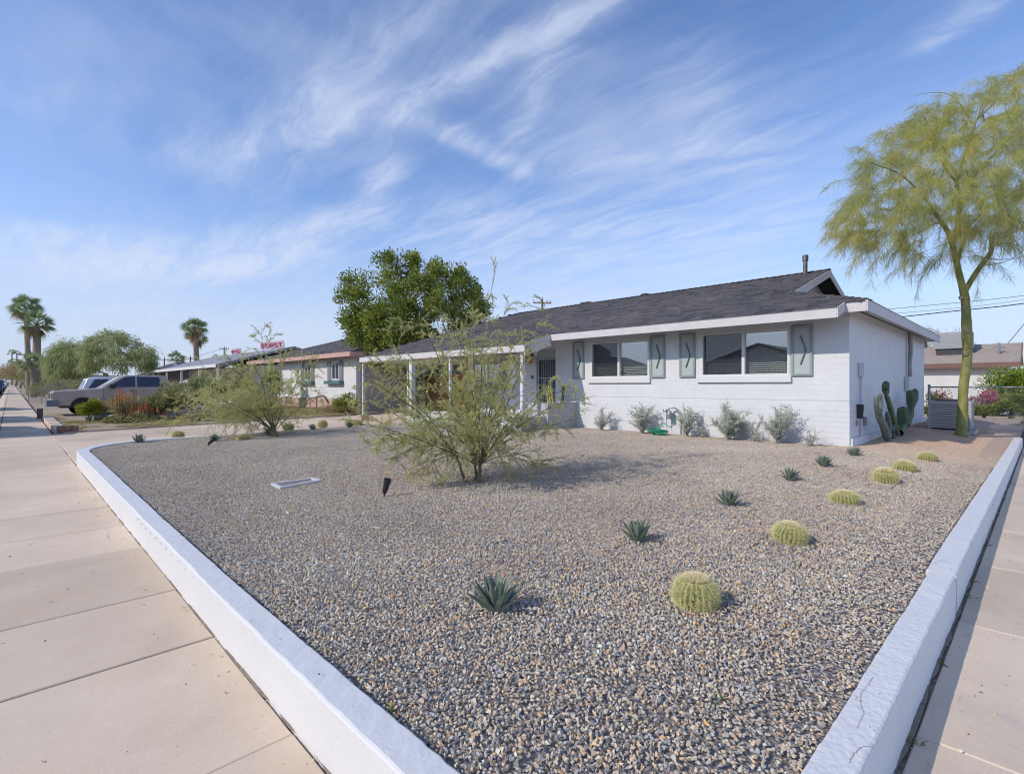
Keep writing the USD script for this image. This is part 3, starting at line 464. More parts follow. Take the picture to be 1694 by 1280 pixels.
# ---------------------------------------------------------------- the white house
HX, HY = 11.36, 2.47
house = thing("ranch_house", "long low white painted block ranch house with dark shingle roof and grey green shutters", "house", (HX, HY, 0.3))
SL = 0.324
def zf(x, y=0): return 2.887 + SL * (x - 10.56)
def zbk(x, y=0): return 4.65 - SL * (x - 16.0)
def zs(x, y): return 3.05 + SL * (y - 2.14)
def zl(x, y): return 2.56 + (17.8 - y) * (2.09 / 1.95)
TH = 0.15
W1, W2 = (3.50, 5.40, 1.70, 2.68), (6.69, 8.50, 1.70, 2.66)
def holes(rect, hs):
    p = sbox(*rect)
    for h in hs: p = p.difference(sbox(*h))
    return p
def wall_poly(p, fn, t):
    """A wall from its elevation (polygon with openings): fn(u, w) -> world point of the face, t = the inward thickness vector."""
    m = trimesh.creation.extrude_polygon(p, 1.0, engine="earcut"); v = np.array(m.vertices)
    w = np.array([np.array(fn(a, b)) + np.array(t) * c for a, b, c in v]); return MB().add(w, m.faces)
w12 = [(W1[0], W1[2], W1[1], W1[3]), (W2[0], W2[2], W2[1], W2[3])]
part(house, "wall", wall_poly(holes((2.475, 0.2, 9.53, 2.965), w12), lambda u, w: (HX + 0.0022, u, w), (0.19, 0, 0)), "white_block_paint")
part(house, "wall", MB().box(HX + 0.197, 20.6, HY + 0.0022, HY + 0.2, 0.2, 2.97), "white_block_paint")
part(house, "wall", MB().box(20.4, 20.6, HY + 0.202, 14.4, 0.2, 2.9), "white_block_paint")
part(house, "wall", MB().box(12.002, 20.398, 14.2, 14.4, 0.2, 2.95), "white_block_paint")
PW = (11.75, 13.95, 1.34, 2.62); DR = (9.95, 10.90, 0.42, 2.60)
part(house, "wall", wall_poly(holes((9.732, 0.2, 14.198, 3.02), [(PW[0], PW[2], PW[1], PW[3]), (DR[0], DR[2], DR[1], DR[3])]), lambda u, w: (11.80, u, w), (0.2, 0, 0)), "white_block_paint")
part(house, "wall", MB().box(HX + 0.002, 12.0, 9.532, 9.73, 0.2, 3.0), "white_block_paint")
# painted blocks, each 0.4 x 0.1 m, in running bond; a band at z 1.2 where the lower courses stand proud
blocks = []
BW, BH, GAP = 0.405, 0.1016, 0.0022
hs_blocks = [(3.44, 1.555, 5.46, 2.70), (6.63, 1.555, 8.56, 2.68)]
for r in range(26):
    z0 = 0.30 + r * BH; z1 = z0 + BH - GAP
    if z1 > 2.94: break
    lowc = z1 < 1.21; o = HX + (-0.006 if lowc else 0.0)
    for k in range(-1, 20):
        a = HY - 0.004 + (k + 0.5 * (r % 2)) * BW; b = a + BW - 0.0012; a, b = max(a, HY), min(b, 9.53)
        if b - a < 0.04: continue
        segs = [(a, b)]
        for h in hs_blocks:
            if z1 > h[1] and z0 < h[3]: segs = [s for x, y in segs for s in ((x, min(y, h[0])), (max(x, h[2]), y)) if s[1] - s[0] > 0.03]
        for x, y in segs:
            if a == HY: x = HY - (0.006 if lowc else 0.0)
            blocks.append((math.hypot(HX, (x + y) / 2), (o, HX + 0.02, x, y, z0, z1)))
    for k in range(-1, 24):
        a = HX + (k + 0.5 * ((r + 1) % 2)) * BW; b = a + BW - 0.0012; a, b = max(a, HX + 0.022), min(b, 20.6)
        if b - a > 0.04: blocks.append((math.hypot((a + b) / 2, HY) * 1.25 + 0.0, (a, b, HY - (0.006 if lowc else 0), HY + 0.02, z0, z1)))
blocks.sort(key=lambda q: q[0])
def chamfer_box(x0, x1, y0, y1, z0, z1): return MB().box(x0, x1, y0, y1, z0, z1)
for _, b in blocks[:298]: part(house, "block", chamfer_box(*b), "white_block_paint")
rest = MB()
for _, b in blocks[298:]: rest.box(*b)
part(house, "block_courses", rest, "white_block_paint", kind="stuff")
part(house, "belt_joint", MB().box(HX - 0.0015, HX + 0.004, HY, 9.53, 1.2105, 1.2165), "shutter_edge")
part(house, "footing", MB().box(HX + 0.03, 20.62, HY - 0.05, HY - 0.007, 0.28, 0.50), "white_block_paint")

# roof: slabs under shingle courses, with the fascia boards in front of them
RF = Polygon([(10.56, 2.49), (11.06, 2.49), (11.06, 2.14), (12.87, 3.95), (16, 3.95), (16, 15.85), (9.55, 17.8), (9.55, 9.22), (10.56, 9.22)])
RB = Polygon([(21.44, 2.49), (20.94, 2.49), (20.94, 2.14), (19.13, 3.95), (16, 3.95), (16, 15.85), (22.45, 17.8)])
RS = Polygon([(11.06, 2.14), (20.94, 2.14), (19.13, 3.95), (19.13, 4.35), (12.87, 4.35), (12.87, 3.95)])
RL = Polygon([(9.55, 17.8), (16, 15.85), (22.45, 17.8)])
rm = MB()
for pl, fz in ((RF, zf), (RB, zbk), (RS, zs), (RL, zl)): rm.prism(pl, lambda x, y, fz=fz: (fz(x, y) - TH, fz(x, y) - 0.012))
roof = part(house, "roof", rm, "roof_felt")
sf = MB(); gcut = sbox(12.4, 3.85, 19.6, 4.42)
for pl, fz in ((RF.difference(gcut), zf), (RB.difference(gcut), zbk), (RS, zs), (RL, zl)):
    for g in getattr(pl, "geoms", [pl]): sf.prism(g.buffer(-0.006, join_style=2), lambda x, y, fz=fz: (fz(x, y) - TH - .012, fz(x, y) - TH - .003))
part(house, "soffit", sf, "trim_white")
def courses(poly, fz, up, across, exp=0.14, seed=0, mb=None):
    """Shingle tabs in courses up the slope (plan directions), cut to the roof's outline."""
    r = np.random.default_rng(seed); up, across = np.array(up, float), np.array(across, float); c = np.array(poly.exterior.coords)
    lo, hi = (c @ up).min(), (c @ up).max(); e = exp / math.sqrt(1 + SL * SL)
    for k in range(int((hi - lo) / e) + 1):
        s0 = lo + k * e; s1 = min(s0 + e * 1.12, hi); mid = s0 + e * 0.5
        A = (c @ across).min() - 1; B = (c @ across).max() + 1
        ln = LineString([up * mid + across * A, up * mid + across * B]).intersection(poly)
        for g in getattr(ln, "geoms", [ln]):
            if g.is_empty or g.length < 0.05: continue
            q = np.array(g.coords) @ across; a, b = q.min(), q.max(); t = a - r.uniform(0, 0.3)
            while t < b:
                w = r.uniform(0.14, 0.36); x0, x1 = max(t, a), min(t + w - 0.004, b); t += w
                if x1 - x0 < 0.02: continue
                th = r.choice([0.007, 0.012, 0.016]); dn = -r.uniform(0, 0.006)
                P = [up * (s0 + dn) + across * x0, up * (s0 + dn) + across * x1, up * s1 + across * x1, up * s1 + across * x0]
                z = [fz(p[0], p[1]) for p in P]; lift = [th, th, 0.001, 0.001]
                v = [(p[0], p[1], zz + l) for p, zz, l in zip(P, z, lift)] + [(p[0], p[1], zz - 0.01) for p, zz in zip(P, z)]
                mb.add(v, [[0, 1, 2, 3], [4, 5, 1, 0], [5, 6, 2, 1], [7, 4, 0, 3]])
sh = MB()
courses(RF, zf, (1, 0), (0, -1), seed=1, mb=sh); courses(RS, zs, (0, 1), (1, 0), seed=2, mb=sh); courses(RL, zl, (0, -1), (-1, 0), seed=3, mb=sh)
part(house, "shingle_courses", sh, "roof_shingle", kind="stuff")
cap = MB()
def ridge(p, q, n, w=0.13):
    p, q = np.array(p, float), np.array(q, float); d = (q - p); t = d / np.linalg.norm(d); sd = np.cross(t, [0, 0, 1]); sd /= np.linalg.norm(sd)
    for k in range(n):
        a, b = p + d * k / n, p + d * (k + 1.15) / n; l = 0.016
        drop = np.array([0, 0, -w * 0.31])
        cap.add([a + sd * w + drop + [0, 0, l], a + [0, 0, l + 0.012], a - sd * w + drop + [0, 0, l], b + sd * w + drop, b + [0, 0, 0.012], b - sd * w + drop], [[0, 1, 4, 3], [1, 2, 5, 4]])
ridge((16, 3.93, 4.66), (16, 15.85, 4.66), 60); ridge((11.06, 2.14, 3.055), (12.87, 3.95, 3.645), 14); ridge((9.55, 17.8, 2.565), (16, 15.85, 4.66), 34)
part(house, "ridge_cap", cap, "roof_shingle", kind="stuff")
gw = MB(); gp = Polygon([(12.5, 3.70), (19.5, 3.70), (19.5, 3.42), (16, zf(16) - TH), (12.5, zf(12.5) - TH)])
part(house, "gable", wall_poly(Polygon([(13.6, 3.72), (18.4, 3.72), (16, zf(16) - TH - 0.01)]), lambda u, w: (u, 4.36, w), (0, 0.08, 0)), "trim_white")
def board(p, q, h, t, out):
    """A board between two top corners: height h down, thickness t along out."""
    p, q, out = np.array(p, float), np.array(q, float), np.array(out, float); d = np.array([0, 0, -h])
    v = [p, q, q + d, p + d]; v += [x + out * t for x in v]
    return MB().add(v, [[0, 3, 2, 1], [4, 5, 6, 7], [0, 1, 5, 4], [3, 7, 6, 2], [0, 4, 7, 3], [1, 2, 6, 5]])
FB = 0.172
def fascia(p, q, out, h=FB):
    f = part(house, "fascia", board(p, q, h, 0.022, out), "fascia_paint")
    return f
fascia((10.557, 2.49, 2.884), (10.557, 9.22, 2.884), (-1, 0, 0)); fascia((11.057, 2.14, 3.046), (11.057, 2.488, 3.046), (-1, 0, 0), 0.2)
fascia((9.547, 9.22, 2.556), (9.547, 17.8, 2.556), (-1, 0, 0), 0.18)
fascia((11.035, 2.137, 3.046), (20.94, 2.137, 3.046), (0, -1, 0), 0.2)
fascia((10.535, 2.487, 2.884), (11.034, 2.487, 3.042), (0, -1, 0)); fascia((9.525, 9.217, 2.556), (10.534, 9.217, 2.878), (0, -1, 0), 0.3)
fascia((12.92, 3.947, 3.640), (16, 3.947, 4.640), (0, -1, 0), 0.19); fascia((16, 3.947, 4.640), (19.08, 3.947, 3.640), (0, -1, 0), 0.19)
fascia((9.547, 17.803, 2.556), (22.4, 17.803, 2.556), (0, 1, 0), 0.18)
part(house, "drip_edge", MB().box(10.525, 10.56, 2.47, 9.24, 2.885, 2.891).box(9.515, 9.55, 9.21, 17.82, 2.557, 2.563).box(11.025, 11.06, 2.11, 2.49, 3.047, 3.053).box(11.03, 20.96, 2.105, 2.14, 3.047, 3.053), "vent_metal")
vp = atx(1332, 450, 15.7); vz = zf(15.7)
v1 = part(house, "vent_pipe", MB().lathe([(0.055, 0), (0.055, 0.36), (0.075, 0.37), (0.075, 0.52), (0.06, 0.53), (0.0, 0.53)], 16, (15.7, vp[1], vz)), "vent_metal", smooth=40)
tv = atx(1068, 490, 16.5); tvm = MB().lathe([(0.13, -0.2), (0.13, 0.09), (0.2, 0.10), (0.21, 0.16), (0.15, 0.24), (0.05, 0.27), (0, 0.275)], 20, (16.5, tv[1], 4.55))
for k in range(18):
    t = k * 2 * PI / 18; tvm.tube([(16.5 + 0.2 * math.cos(t), tv[1] + 0.2 * math.sin(t), 4.64), (16.5 + 0.225 * math.cos(t + 0.2), tv[1] + 0.225 * math.sin(t + 0.2), 4.72), (16.5 + 0.15 * math.cos(t + 0.3), tv[1] + 0.15 * math.sin(t + 0.3), 4.80)], 0.008, 4)
part(house, "turbine_vent", tvm, "dark_metal")
bv = atx(972, 503, 16.2); part(house, "box_vent", MB().box(16.0, 16.45, bv[1] - 0.2, bv[1] + 0.2, 4.55, 4.73), "dark_metal")

# windows: frame > panes, blinds; a dark room behind
def sheet_x(x, y0, y1, z0, z1): return MB().add([(x, y0, z0), (x, y0, z1), (x, y1, z1), (x, y1, z0)], [[0, 3, 2, 1]])
def window(r, mull, screen_left=True, lamp=False):
    y0, y1, z0, z1 = r; f = 0.05; xg = HX + 0.055
    m = MB(); fx0, fx1 = HX - 0.018, HX + 0.10
    for b in ((y0, y0 + f, z0, z1), (y1 - f * 1.5, y1, z0, z1), (y0 + f, y1 - f * 1.5, z0, z0 + f), (y0 + f, y1 - f * 1.5, z1 - f, z1)): m.box(fx0, fx1, *b)
    w = part(house, "window", m, "trim_white")
    part(w, "mullion", MB().box(HX + 0.005, HX + 0.08, mull - 0.03, mull + 0.03, z0 + f + .001, z1 - f - .001), "trim_white")
    part(w, "pane", sheet_x(xg, y0 + f + .001, mull - 0.031, z0 + f + .001, z1 - f - .001), "window_glass")
    part(w, "pane", sheet_x(xg + 0.012, mull + 0.031, y1 - f * 1.5 - .001, z0 + f + .001, z1 - f - .001), "window_glass")
    part(w, "insect_screen", sheet_x(xg - 0.02, mull + 0.031, y1 - f * 1.5 - .001, z0 + f + .001, z1 - f - .001), "screen_mesh")
    sv = MB(); t = math.radians(24)
    for z in np.arange(z0 + 0.07, z1 - 0.08, 0.044):
        c = (xg + 0.10, (y0 + y1) / 2, z); ax = np.array([[math.cos(t), 0, math.sin(t)], [0, 1, 0], [-math.sin(t), 0, math.cos(t)]])
        sv.obox(c, ax, (0.024, (y1 - y0) / 2 - 0.08, 0.0014))
    sv.box(xg + 0.08, xg + 0.13, y0 + 0.06, y1 - 0.08, z1 - 0.09, z1 - 0.05)
    for yy in np.linspace(y0 + 0.3, y1 - 0.3, 4): sv.tube([(xg + 0.10, yy, z0 + 0.05), (xg + 0.10, yy, z1 - 0.07)], 0.0015, 4)
    part(w, "blind", sv, "blind_slat", kind="stuff")
    part(w, "sill", MB().box(HX - 0.055, HX + 0.02, y0 - 0.03, y1 + 0.05, z0 - 0.125, z0 - 0.002), "trim_white")
    return w
ROOM = MB()
for a, b in ((2.9, 5.9), (6.2, 9.0)):
    x0, x1, z0, z1 = HX + 0.197, HX + 3.0, 0.5, 2.9
    ROOM.add([(x0, a, z0), (x1, a, z0), (x1, b, z0), (x0, b, z0), (x0, a, z1), (x1, a, z1), (x1, b, z1), (x0, b, z1)], [[0, 1, 2, 3], [4, 7, 6, 5], [1, 5, 6, 2], [0, 4, 5, 1], [3, 2, 6, 7]])
x0, x1 = 12.001, 15.0
ROOM.add([(x0, 11.2, .45), (x1, 11.2, .45), (x1, 14.1, .45), (x0, 14.1, .45), (x0, 11.2, 2.9), (x1, 11.2, 2.9), (x1, 14.1, 2.9), (x0, 14.1, 2.9)], [[0, 1, 2, 3], [4, 7, 6, 5], [1, 5, 6, 2], [0, 4, 5, 1], [3, 2, 6, 7]])
part(house, "room", ROOM, "room_paint")
window(W1, 4.435); window(W2, 7.60)
lp = atx(1272, 558, 12.9); lp[2] = 2.78
lampx = thing("ceiling_lamp", "lit round ceiling lamp glowing behind the largest window", "lamp", (lp[0], lp[1], 2.9))
part(lampx, "lamp_base", MB().lathe([(0.0, 0.0), (0.16, 0.0), (0.17, -0.03)], 20, (lp[0], lp[1], 2.897)), "trim_white")
part(lampx, "lamp_shade", MB().lathe([(0.165, -0.03), (0.15, -0.07), (0.09, -0.105), (0, -0.12)], 20, (lp[0], lp[1], 2.897)), "lamp_glow", smooth=True)
m = MB(); y0, y1, z0, z1 = PW
for b in ((y0, y0 + .05, z0, z1), (y1 - .05, y1, z0, z1), (y0 + .05, y1 - .05, z0, z0 + .05), (y0 + .05, y1 - .05, z1 - .05, z1), (12.55, 12.59, z0 + .05, z1 - .05), (13.12, 13.16, z0 + .05, z1 - .05)): m.box(11.785, 11.87, *b)
pw = part(house, "picture_window", m, "trim_white")
for a, b in ((y0 + .052, 12.548), (12.592, 13.118), (13.162, y1 - .052)): part(pw, "pane", sheet_x(11.83, a, b, z0 + .052, z1 - .052), "window_glass")
part(pw, "sill", MB().box(11.73, 11.80, y0 - .04, y1 + .04, z0 - .10, z0 - .002), "trim_white")
sv = MB()
for z in np.arange(z0 + .07, z1 - .07, .05): sv.obox((11.93, (y0 + y1) / 2, z), np.array([[.8, 0, .6], [0, 1, 0], [-.6, 0, .8]]), (0.024, (y1 - y0) / 2 - .08, .0014))
part(pw, "blind", sv, "blind_slat", kind="stuff")
for y0, y1 in ((3.085, 3.465), (5.505, 5.886), (6.268, 6.65), (8.69, 9.075)):
    z0, z1 = 1.70, 2.725; f = 0.045
    s_ = part(house, "shutter", MB().box(HX - 0.030, HX - 0.003, y0, y1, z0, z1), "shutter_paint")
    m = MB()
    for b in ((y0, y0 + f, z0, z1), (y1 - f, y1, z0, z1), (y0 + f, y1 - f, z0, z0 + f), (y0 + f, y1 - f, z1 - f, z1)): m.box(HX - 0.046, HX - 0.031, *b)
    part(s_, "shutter_frame", m, "shutter_edge"); c = (y0 + y1) / 2; zz = (z0 + z1) / 2
    a = np.array([(HX - 0.045, c + 0.02, zz + 0.28), (HX - 0.045, c - 0.075, zz + 0.0), (HX - 0.045, c + 0.02, zz - 0.28)]); ch = MB()
    for p, q in ((a[0], a[1]), (a[1], a[2])):
        d = q - p; L = np.linalg.norm(d); d /= L; sd = np.cross(d, [1, 0, 0]); ch.obox((p + q) / 2, np.array([d, sd, [1, 0, 0]]), (L / 2 + 0.006, 0.009, 0.013))
    part(s_, "chevron", ch, "chevron_paint")
# front door with its security screen
dr = part(house, "door", MB().box(11.90, 11.94, DR[0] + .05, DR[1] - .05, DR[2], DR[3] - .25), "door_paint")
pn = MB()
for a, b in ((10.08, 10.38), (10.47, 10.77)):
    for c, d in ((0.6, 1.2), (1.3, 1.75), (1.85, 2.2)): pn.box(11.888, 11.899, a, b, c, d)
part(dr, "door_panel", pn, "door_paint")
part(house, "door_frame", MB().box(11.79, 11.98, DR[0] - .0, DR[0] + .045, DR[2], DR[3]).box(11.79, 11.98, DR[1] - .045, DR[1], DR[2], DR[3]).box(11.79, 11.98, DR[0] + .046, DR[1] - .046, DR[3] - .25, DR[3]), "security_door")
sg = MB(); a, b, c, d = DR[0] + .05, DR[1] - .05, DR[2] + .01, DR[3] - .26
for q in ((a, a + .05, c, d), (b - .05, b, c, d), (a + .05, b - .05, c, c + .05), (a + .05, b - .05, d - .05, d), (a + .05, b - .05, 1.22, 1.25), (a + .05, b - .05, 1.72, 1.75), (a + .05, b - .05, .80, .83)): sg.box(11.815, 11.84, *q)
for y in np.linspace(a + .05, b - .05, 9)[1:-1]: sg.box(11.82, 11.835, y - .007, y + .007, c + .05, d - .05)
for q in ((10.32, 10.56, 1.30, 1.32), (10.32, 10.56, 1.66, 1.68), (10.32, 10.34, 1.32, 1.66), (10.54, 10.56, 1.32, 1.66)): sg.box(11.812, 11.838, *q)
ss = part(house, "security_screen", sg, "security_door")
part(ss, "mesh", sheet_x(11.845, a + .03, b - .03, c + .03, d - .03), "screen_mesh")
part(ss, "handle", MB().box(11.78, 11.815, b - .075, b - .035, 1.28, 1.46).tube([(11.76, b - .055, 1.32), (11.76, b - .055, 1.42)], 0.012, 8), "trim_white")
# porch: posts, beam line, floor, low wall
py = lambda px, X: float(atx(px, 640, X)[1])
for k, (px, X, r) in enumerate(((601, 9.66, .03), (682, 9.70, .075), (676, 11.6, .05), (745, 9.66, .035), (864.5, 9.66, .045))):
    y = py(px, X); part(house, "porch_post", MB().box(X - r, X + r, y - r, y + r, 0.30 if k else 0.42, zf(X) - TH - 0.012), "trim_white")
yb = py(601, 9.66)
for k in range(4): part(house, "pier_brick", MB().box(9.5 + 0.004 * (k % 2), 9.82, yb - .16, yb + .16, 0.10 + k * .08, 0.10 + k * .08 + .074), "tan_brick")
part(house, "porch_floor", MB().box(9.24, 11.80, 9.74, 14.2, 0.2, 0.40), "grey_block")
pwm = MB()
part(house, "porch_wall", MB().box(9.07, 9.23, 9.03, 13.9, 0.2, 0.70).box(9.05, 9.25, 9.01, 13.9, 0.702, 0.745), "white_block_paint")
part(house, "porch_wall", MB().box(9.232, 10.15, 9.03, 9.19, 0.2, 0.70), "grey_block")
pl = part(house, "planter", MB().box(10.152, 11.352, 8.96, 9.10, 0.2, 1.04).box(10.152, 10.29, 9.102, 9.72, 0.2, 1.04).box(10.29, 11.352, 9.6, 9.72, 0.2, 1.04), "grey_block")
part(pl, "planter_soil", MB().box(10.291, 11.351, 9.102, 9.598, 0.9, 0.97), "desert_dirt")
lm = atx(877, 592, 11.72)
ln = part(house, "wall_lantern", MB().box(11.76, 11.798, lm[1] - .06, lm[1] + .06, lm[2] - .05, lm[2] + .18), "dark_metal")
part(ln, "lantern_shade", MB().lathe([(0.03, 0.16), (0.11, 0.10), (0.115, 0.04), (0.10, -0.02), (0.105, -0.10), (0.06, -0.17), (0.0, -0.18)], 16, (11.68, lm[1], lm[2])), "copper", smooth=30)
part(house, "door_bell", MB().box(11.775, 11.80, atx(881, 618, 11.8)[1] - .03, atx(881, 618, 11.8)[1] + .03, 1.72, 1.82), "dark_metal")
# right side wall: conduit, boxes, pipes
sp = lambda px, py_: aty(px, py_, HY)
def wallbox(name, x, z, w, h, d, mt): return part(house, name, MB().box(x - w / 2, x + w / 2, HY - .008 - d, HY - .008, z - h / 2, z + h / 2), mt)
c1 = sp(1421, 612); c2 = sp(1418, 680); c3 = sp(1426, 697); c4 = sp(1497, 635); c5 = sp(1499, 600)
wallbox("junction_box", c1[0], c1[2], .17, .28, .10, "white_block_paint"); wallbox("switch_box", c2[0] - .02, c2[2], .12, .27, .10, "dark_metal"); wallbox("outlet_cover", c3[0] + .12, c3[2], .13, .18, .05, "grey_metal")
wallbox("outlet_cover", c2[0] - .12, c2[2] - .22, .05, .1, .03, "grey_metal"); wallbox("switch_plate", c2[0] + .0, c2[2] - .06, .07, .10, .105, "trim_white")
part(house, "conduit", MB().tube([(c1[0] + .02, HY - .035, .30), (c1[0] + .02, HY - .035, c1[2] - .1)], .022, 8), "white_block_paint")
part(house, "conduit", MB().tube([(c4[0] + .1, HY - .03, .55), (c4[0] + .1, HY - .03, 2.9)], .02, 8), "white_block_paint")
wallbox("disconnect_box", c4[0], c4[2], .24, .36, .10, "white_block_paint")
sx = sp(1502, 570)[0]
part(house, "line_cover", MB().tube(curve([(sx, HY - .05, 2.95), (sx + .05, HY - .06, 2.5), (sx - .1, HY - .05, 2.1), (sx - .06, HY - .05, 1.75)], 6), .05, 8), "grey_metal")
# ---------------------------------------------------------------- plants of the front yard
plain("agave_leaf", (0.10, 0.135, 0.09), 0.45, 0.25, 14.0, 0.0006, 200, spec=0.4, col2=(0.22, 0.255, 0.19))
plain("agave_spine", (0.06, 0.035, 0.025), 0.5)
plain("cactus_skin", (0.13, 0.155, 0.03), 0.55, 0.25, 30.0, 0.001, 200, col2=(0.22, 0.235, 0.06))
island("cactus_spines", ramp((0.68, 0.58, 0.22), (0.82, 0.75, 0.36), (0.74, 0.72, 0.40), (0.86, 0.81, 0.52)), 0.5, trans=0.2)
island("cactus_wool", ramp((0.82, 0.66, 0.34), (0.90, 0.82, 0.56), (0.88, 0.80, 0.60)), 0.8, trans=0.2)
plain("columnar_skin", (0.045, 0.085, 0.045), 0.5, 0.3, 9.0, 0.0015, 90, col2=(0.10, 0.135, 0.065))
plain("blue_cactus_skin", (0.085, 0.115, 0.10), 0.6, 0.3, 12.0, 0.002, 60, col2=(0.16, 0.18, 0.15))
island("sage_leaf", ramp((0.40, 0.42, 0.34), (0.56, 0.58, 0.48), (0.68, 0.69, 0.60), (0.48, 0.50, 0.40)), 0.7, trans=0.2)
plain("grey_twig", (0.24, 0.21, 0.175), 0.8, 0.25, 30)
island("paloverde_leaf", ramp((0.44, 0.44, 0.18), (0.60, 0.59, 0.26), (0.74, 0.70, 0.33), (0.54, 0.56, 0.26), (0.75, 0.64, 0.18)), 0.6, trans=0.5, clump=0.55, cscale=0.9)
island("tree_needle", ramp((0.22, 0.27, 0.13), (0.35, 0.39, 0.15), (0.54, 0.53, 0.15), (0.40, 0.46, 0.20), (0.70, 0.58, 0.11), (0.72, 0.60, 0.18)), 0.6, trans=0.45, clump=0.6, cscale=0.7)
plain("green_bark", (0.16, 0.16, 0.045), 0.7, 0.35, 5.0, 0.004, 35, col2=(0.31, 0.30, 0.10))
plain("shrub_bark", (0.09, 0.08, 0.045), 0.75, 0.3, 12.0, col2=(0.18, 0.17, 0.085))
plain("knot_bark", (0.30, 0.24, 0.17), 0.85, 0.3, 20, 0.003, 60)
plain("yellow_flower", (0.75, 0.55, 0.02), 0.6, 0.1)
plain("hose_green", (0.01, 0.30, 0.13), 0.35, 0.15, 20)
plain("lamp_black", (0.018, 0.02, 0.022), 0.4, 0.2, 20)
plain("pale_plastic", (0.62, 0.60, 0.60), 0.6, 0.08, 12)
plain("straw", (0.46, 0.36, 0.2), 0.8, 0.2, 20)
island("weed_leaf", ramp((0.09, 0.15, 0.03), (0.16, 0.22, 0.05), (0.2, 0.24, 0.07)), 0.6, trans=0.3)
rg = np.random.default_rng(21)

def agave(label, loc, seed, sc):
    r = np.random.default_rng(seed); t = thing("agave", label, "agave", loc, "agaves in the gravel yard", rz=0, sc=sc, local=True)
    n = 21
    for k in range(n):
        az = k * 2.39996 + r.normal(0, 0.1); u = k / (n - 1); el = math.radians(30 + 54 * u ** 0.9 + r.normal(0, 4)); L = r.uniform(0.23, 0.30) * (0.86 + 0.14 * math.sin(PI * u)); W = 0.062 * r.uniform(0.85, 1.1)
        h = np.array([math.cos(az), math.sin(az), 0]); sd = np.array([-math.sin(az), math.cos(az), 0]); m = 7; rows = []
        for i in range(m):
            s = i / (m - 1); e = el + 0.30 * (s - 0.5) * (1 if u < 0.6 else 0.4); c = h * (0.012 + L * s * math.cos(el) + 0.0) + np.array([0, 0, 1]) * (0.008 + L * (s * math.sin(el) + 0.10 * s * s * math.cos(el)))
            w = W * (0.62 + 1.1 * s - 0.35 * s * s) * (1 - s ** 2.6) * 0.62 + 0.001; nn = np.cross(h * math.cos(e) + np.array([0, 0, 1]) * math.sin(e), sd); nn = -nn if nn[2] < 0 else nn
            th = 0.013 * (1 - s) + 0.002
            rows.append([c + sd * w + nn * w * 0.42, c + nn * 0.0, c - sd * w + nn * w * 0.42, c - nn * th])
        v = np.array(rows).reshape(-1, 3); i = np.arange(m - 1)[:, None] * 4; j = np.arange(4)[None]; j2 = (j + 1) % 4
        lf = part(t, "leaf", MB().add(v, np.stack([i + j, i + j2, i + 4 + j2, i + 4 + j], -1).reshape(-1, 4)), "agave_leaf", smooth=50)
    sp = MB()
    for k in range(n):
        pass
    return t
AG = [((820, 1010), 1.0, "nearest dark green agave, between the white wall and the largest barrel cactus"), ((1055, 895), .93, "second agave from the camera in the line towards the house"),
      ((1206, 836), .88, "third agave in the line, beside the shadow of the big shrub"), ((1308, 795), .90, "fourth agave in the line, midway to the house corner"), ((1363, 772), .88, "fifth agave in the line, close behind the fourth"), ((1413, 754), .90, "last agave of the line, nearest the house corner"),
      ((230, 732), .98, "agave at the curved end of the white wall, by the driveway"), ((355, 730), .92, "agave just behind the black spot light at the far left"), ((447, 720), 1.2, "agave under the smaller palo verde shrub"), ((517, 711), .98, "agave beside a barrel cactus near the driveway edge"), ((578, 707), .98, "rightmost agave along the driveway edge, near the porch pier")]
protos = []
for k, ((px, py_), sc, lab) in enumerate(AG):
    p = ong(px, py_)
    if k < 3: protos.append(agave(lab, p - [0, 0, .015], 40 + k, sc * .76))
    else: copy(protos[k % 3], "agave", lab, p - [0, 0, .015], rz=k * 1.3, sc=sc * .76 * (1, .93, 1.05, .97)[k % 4])

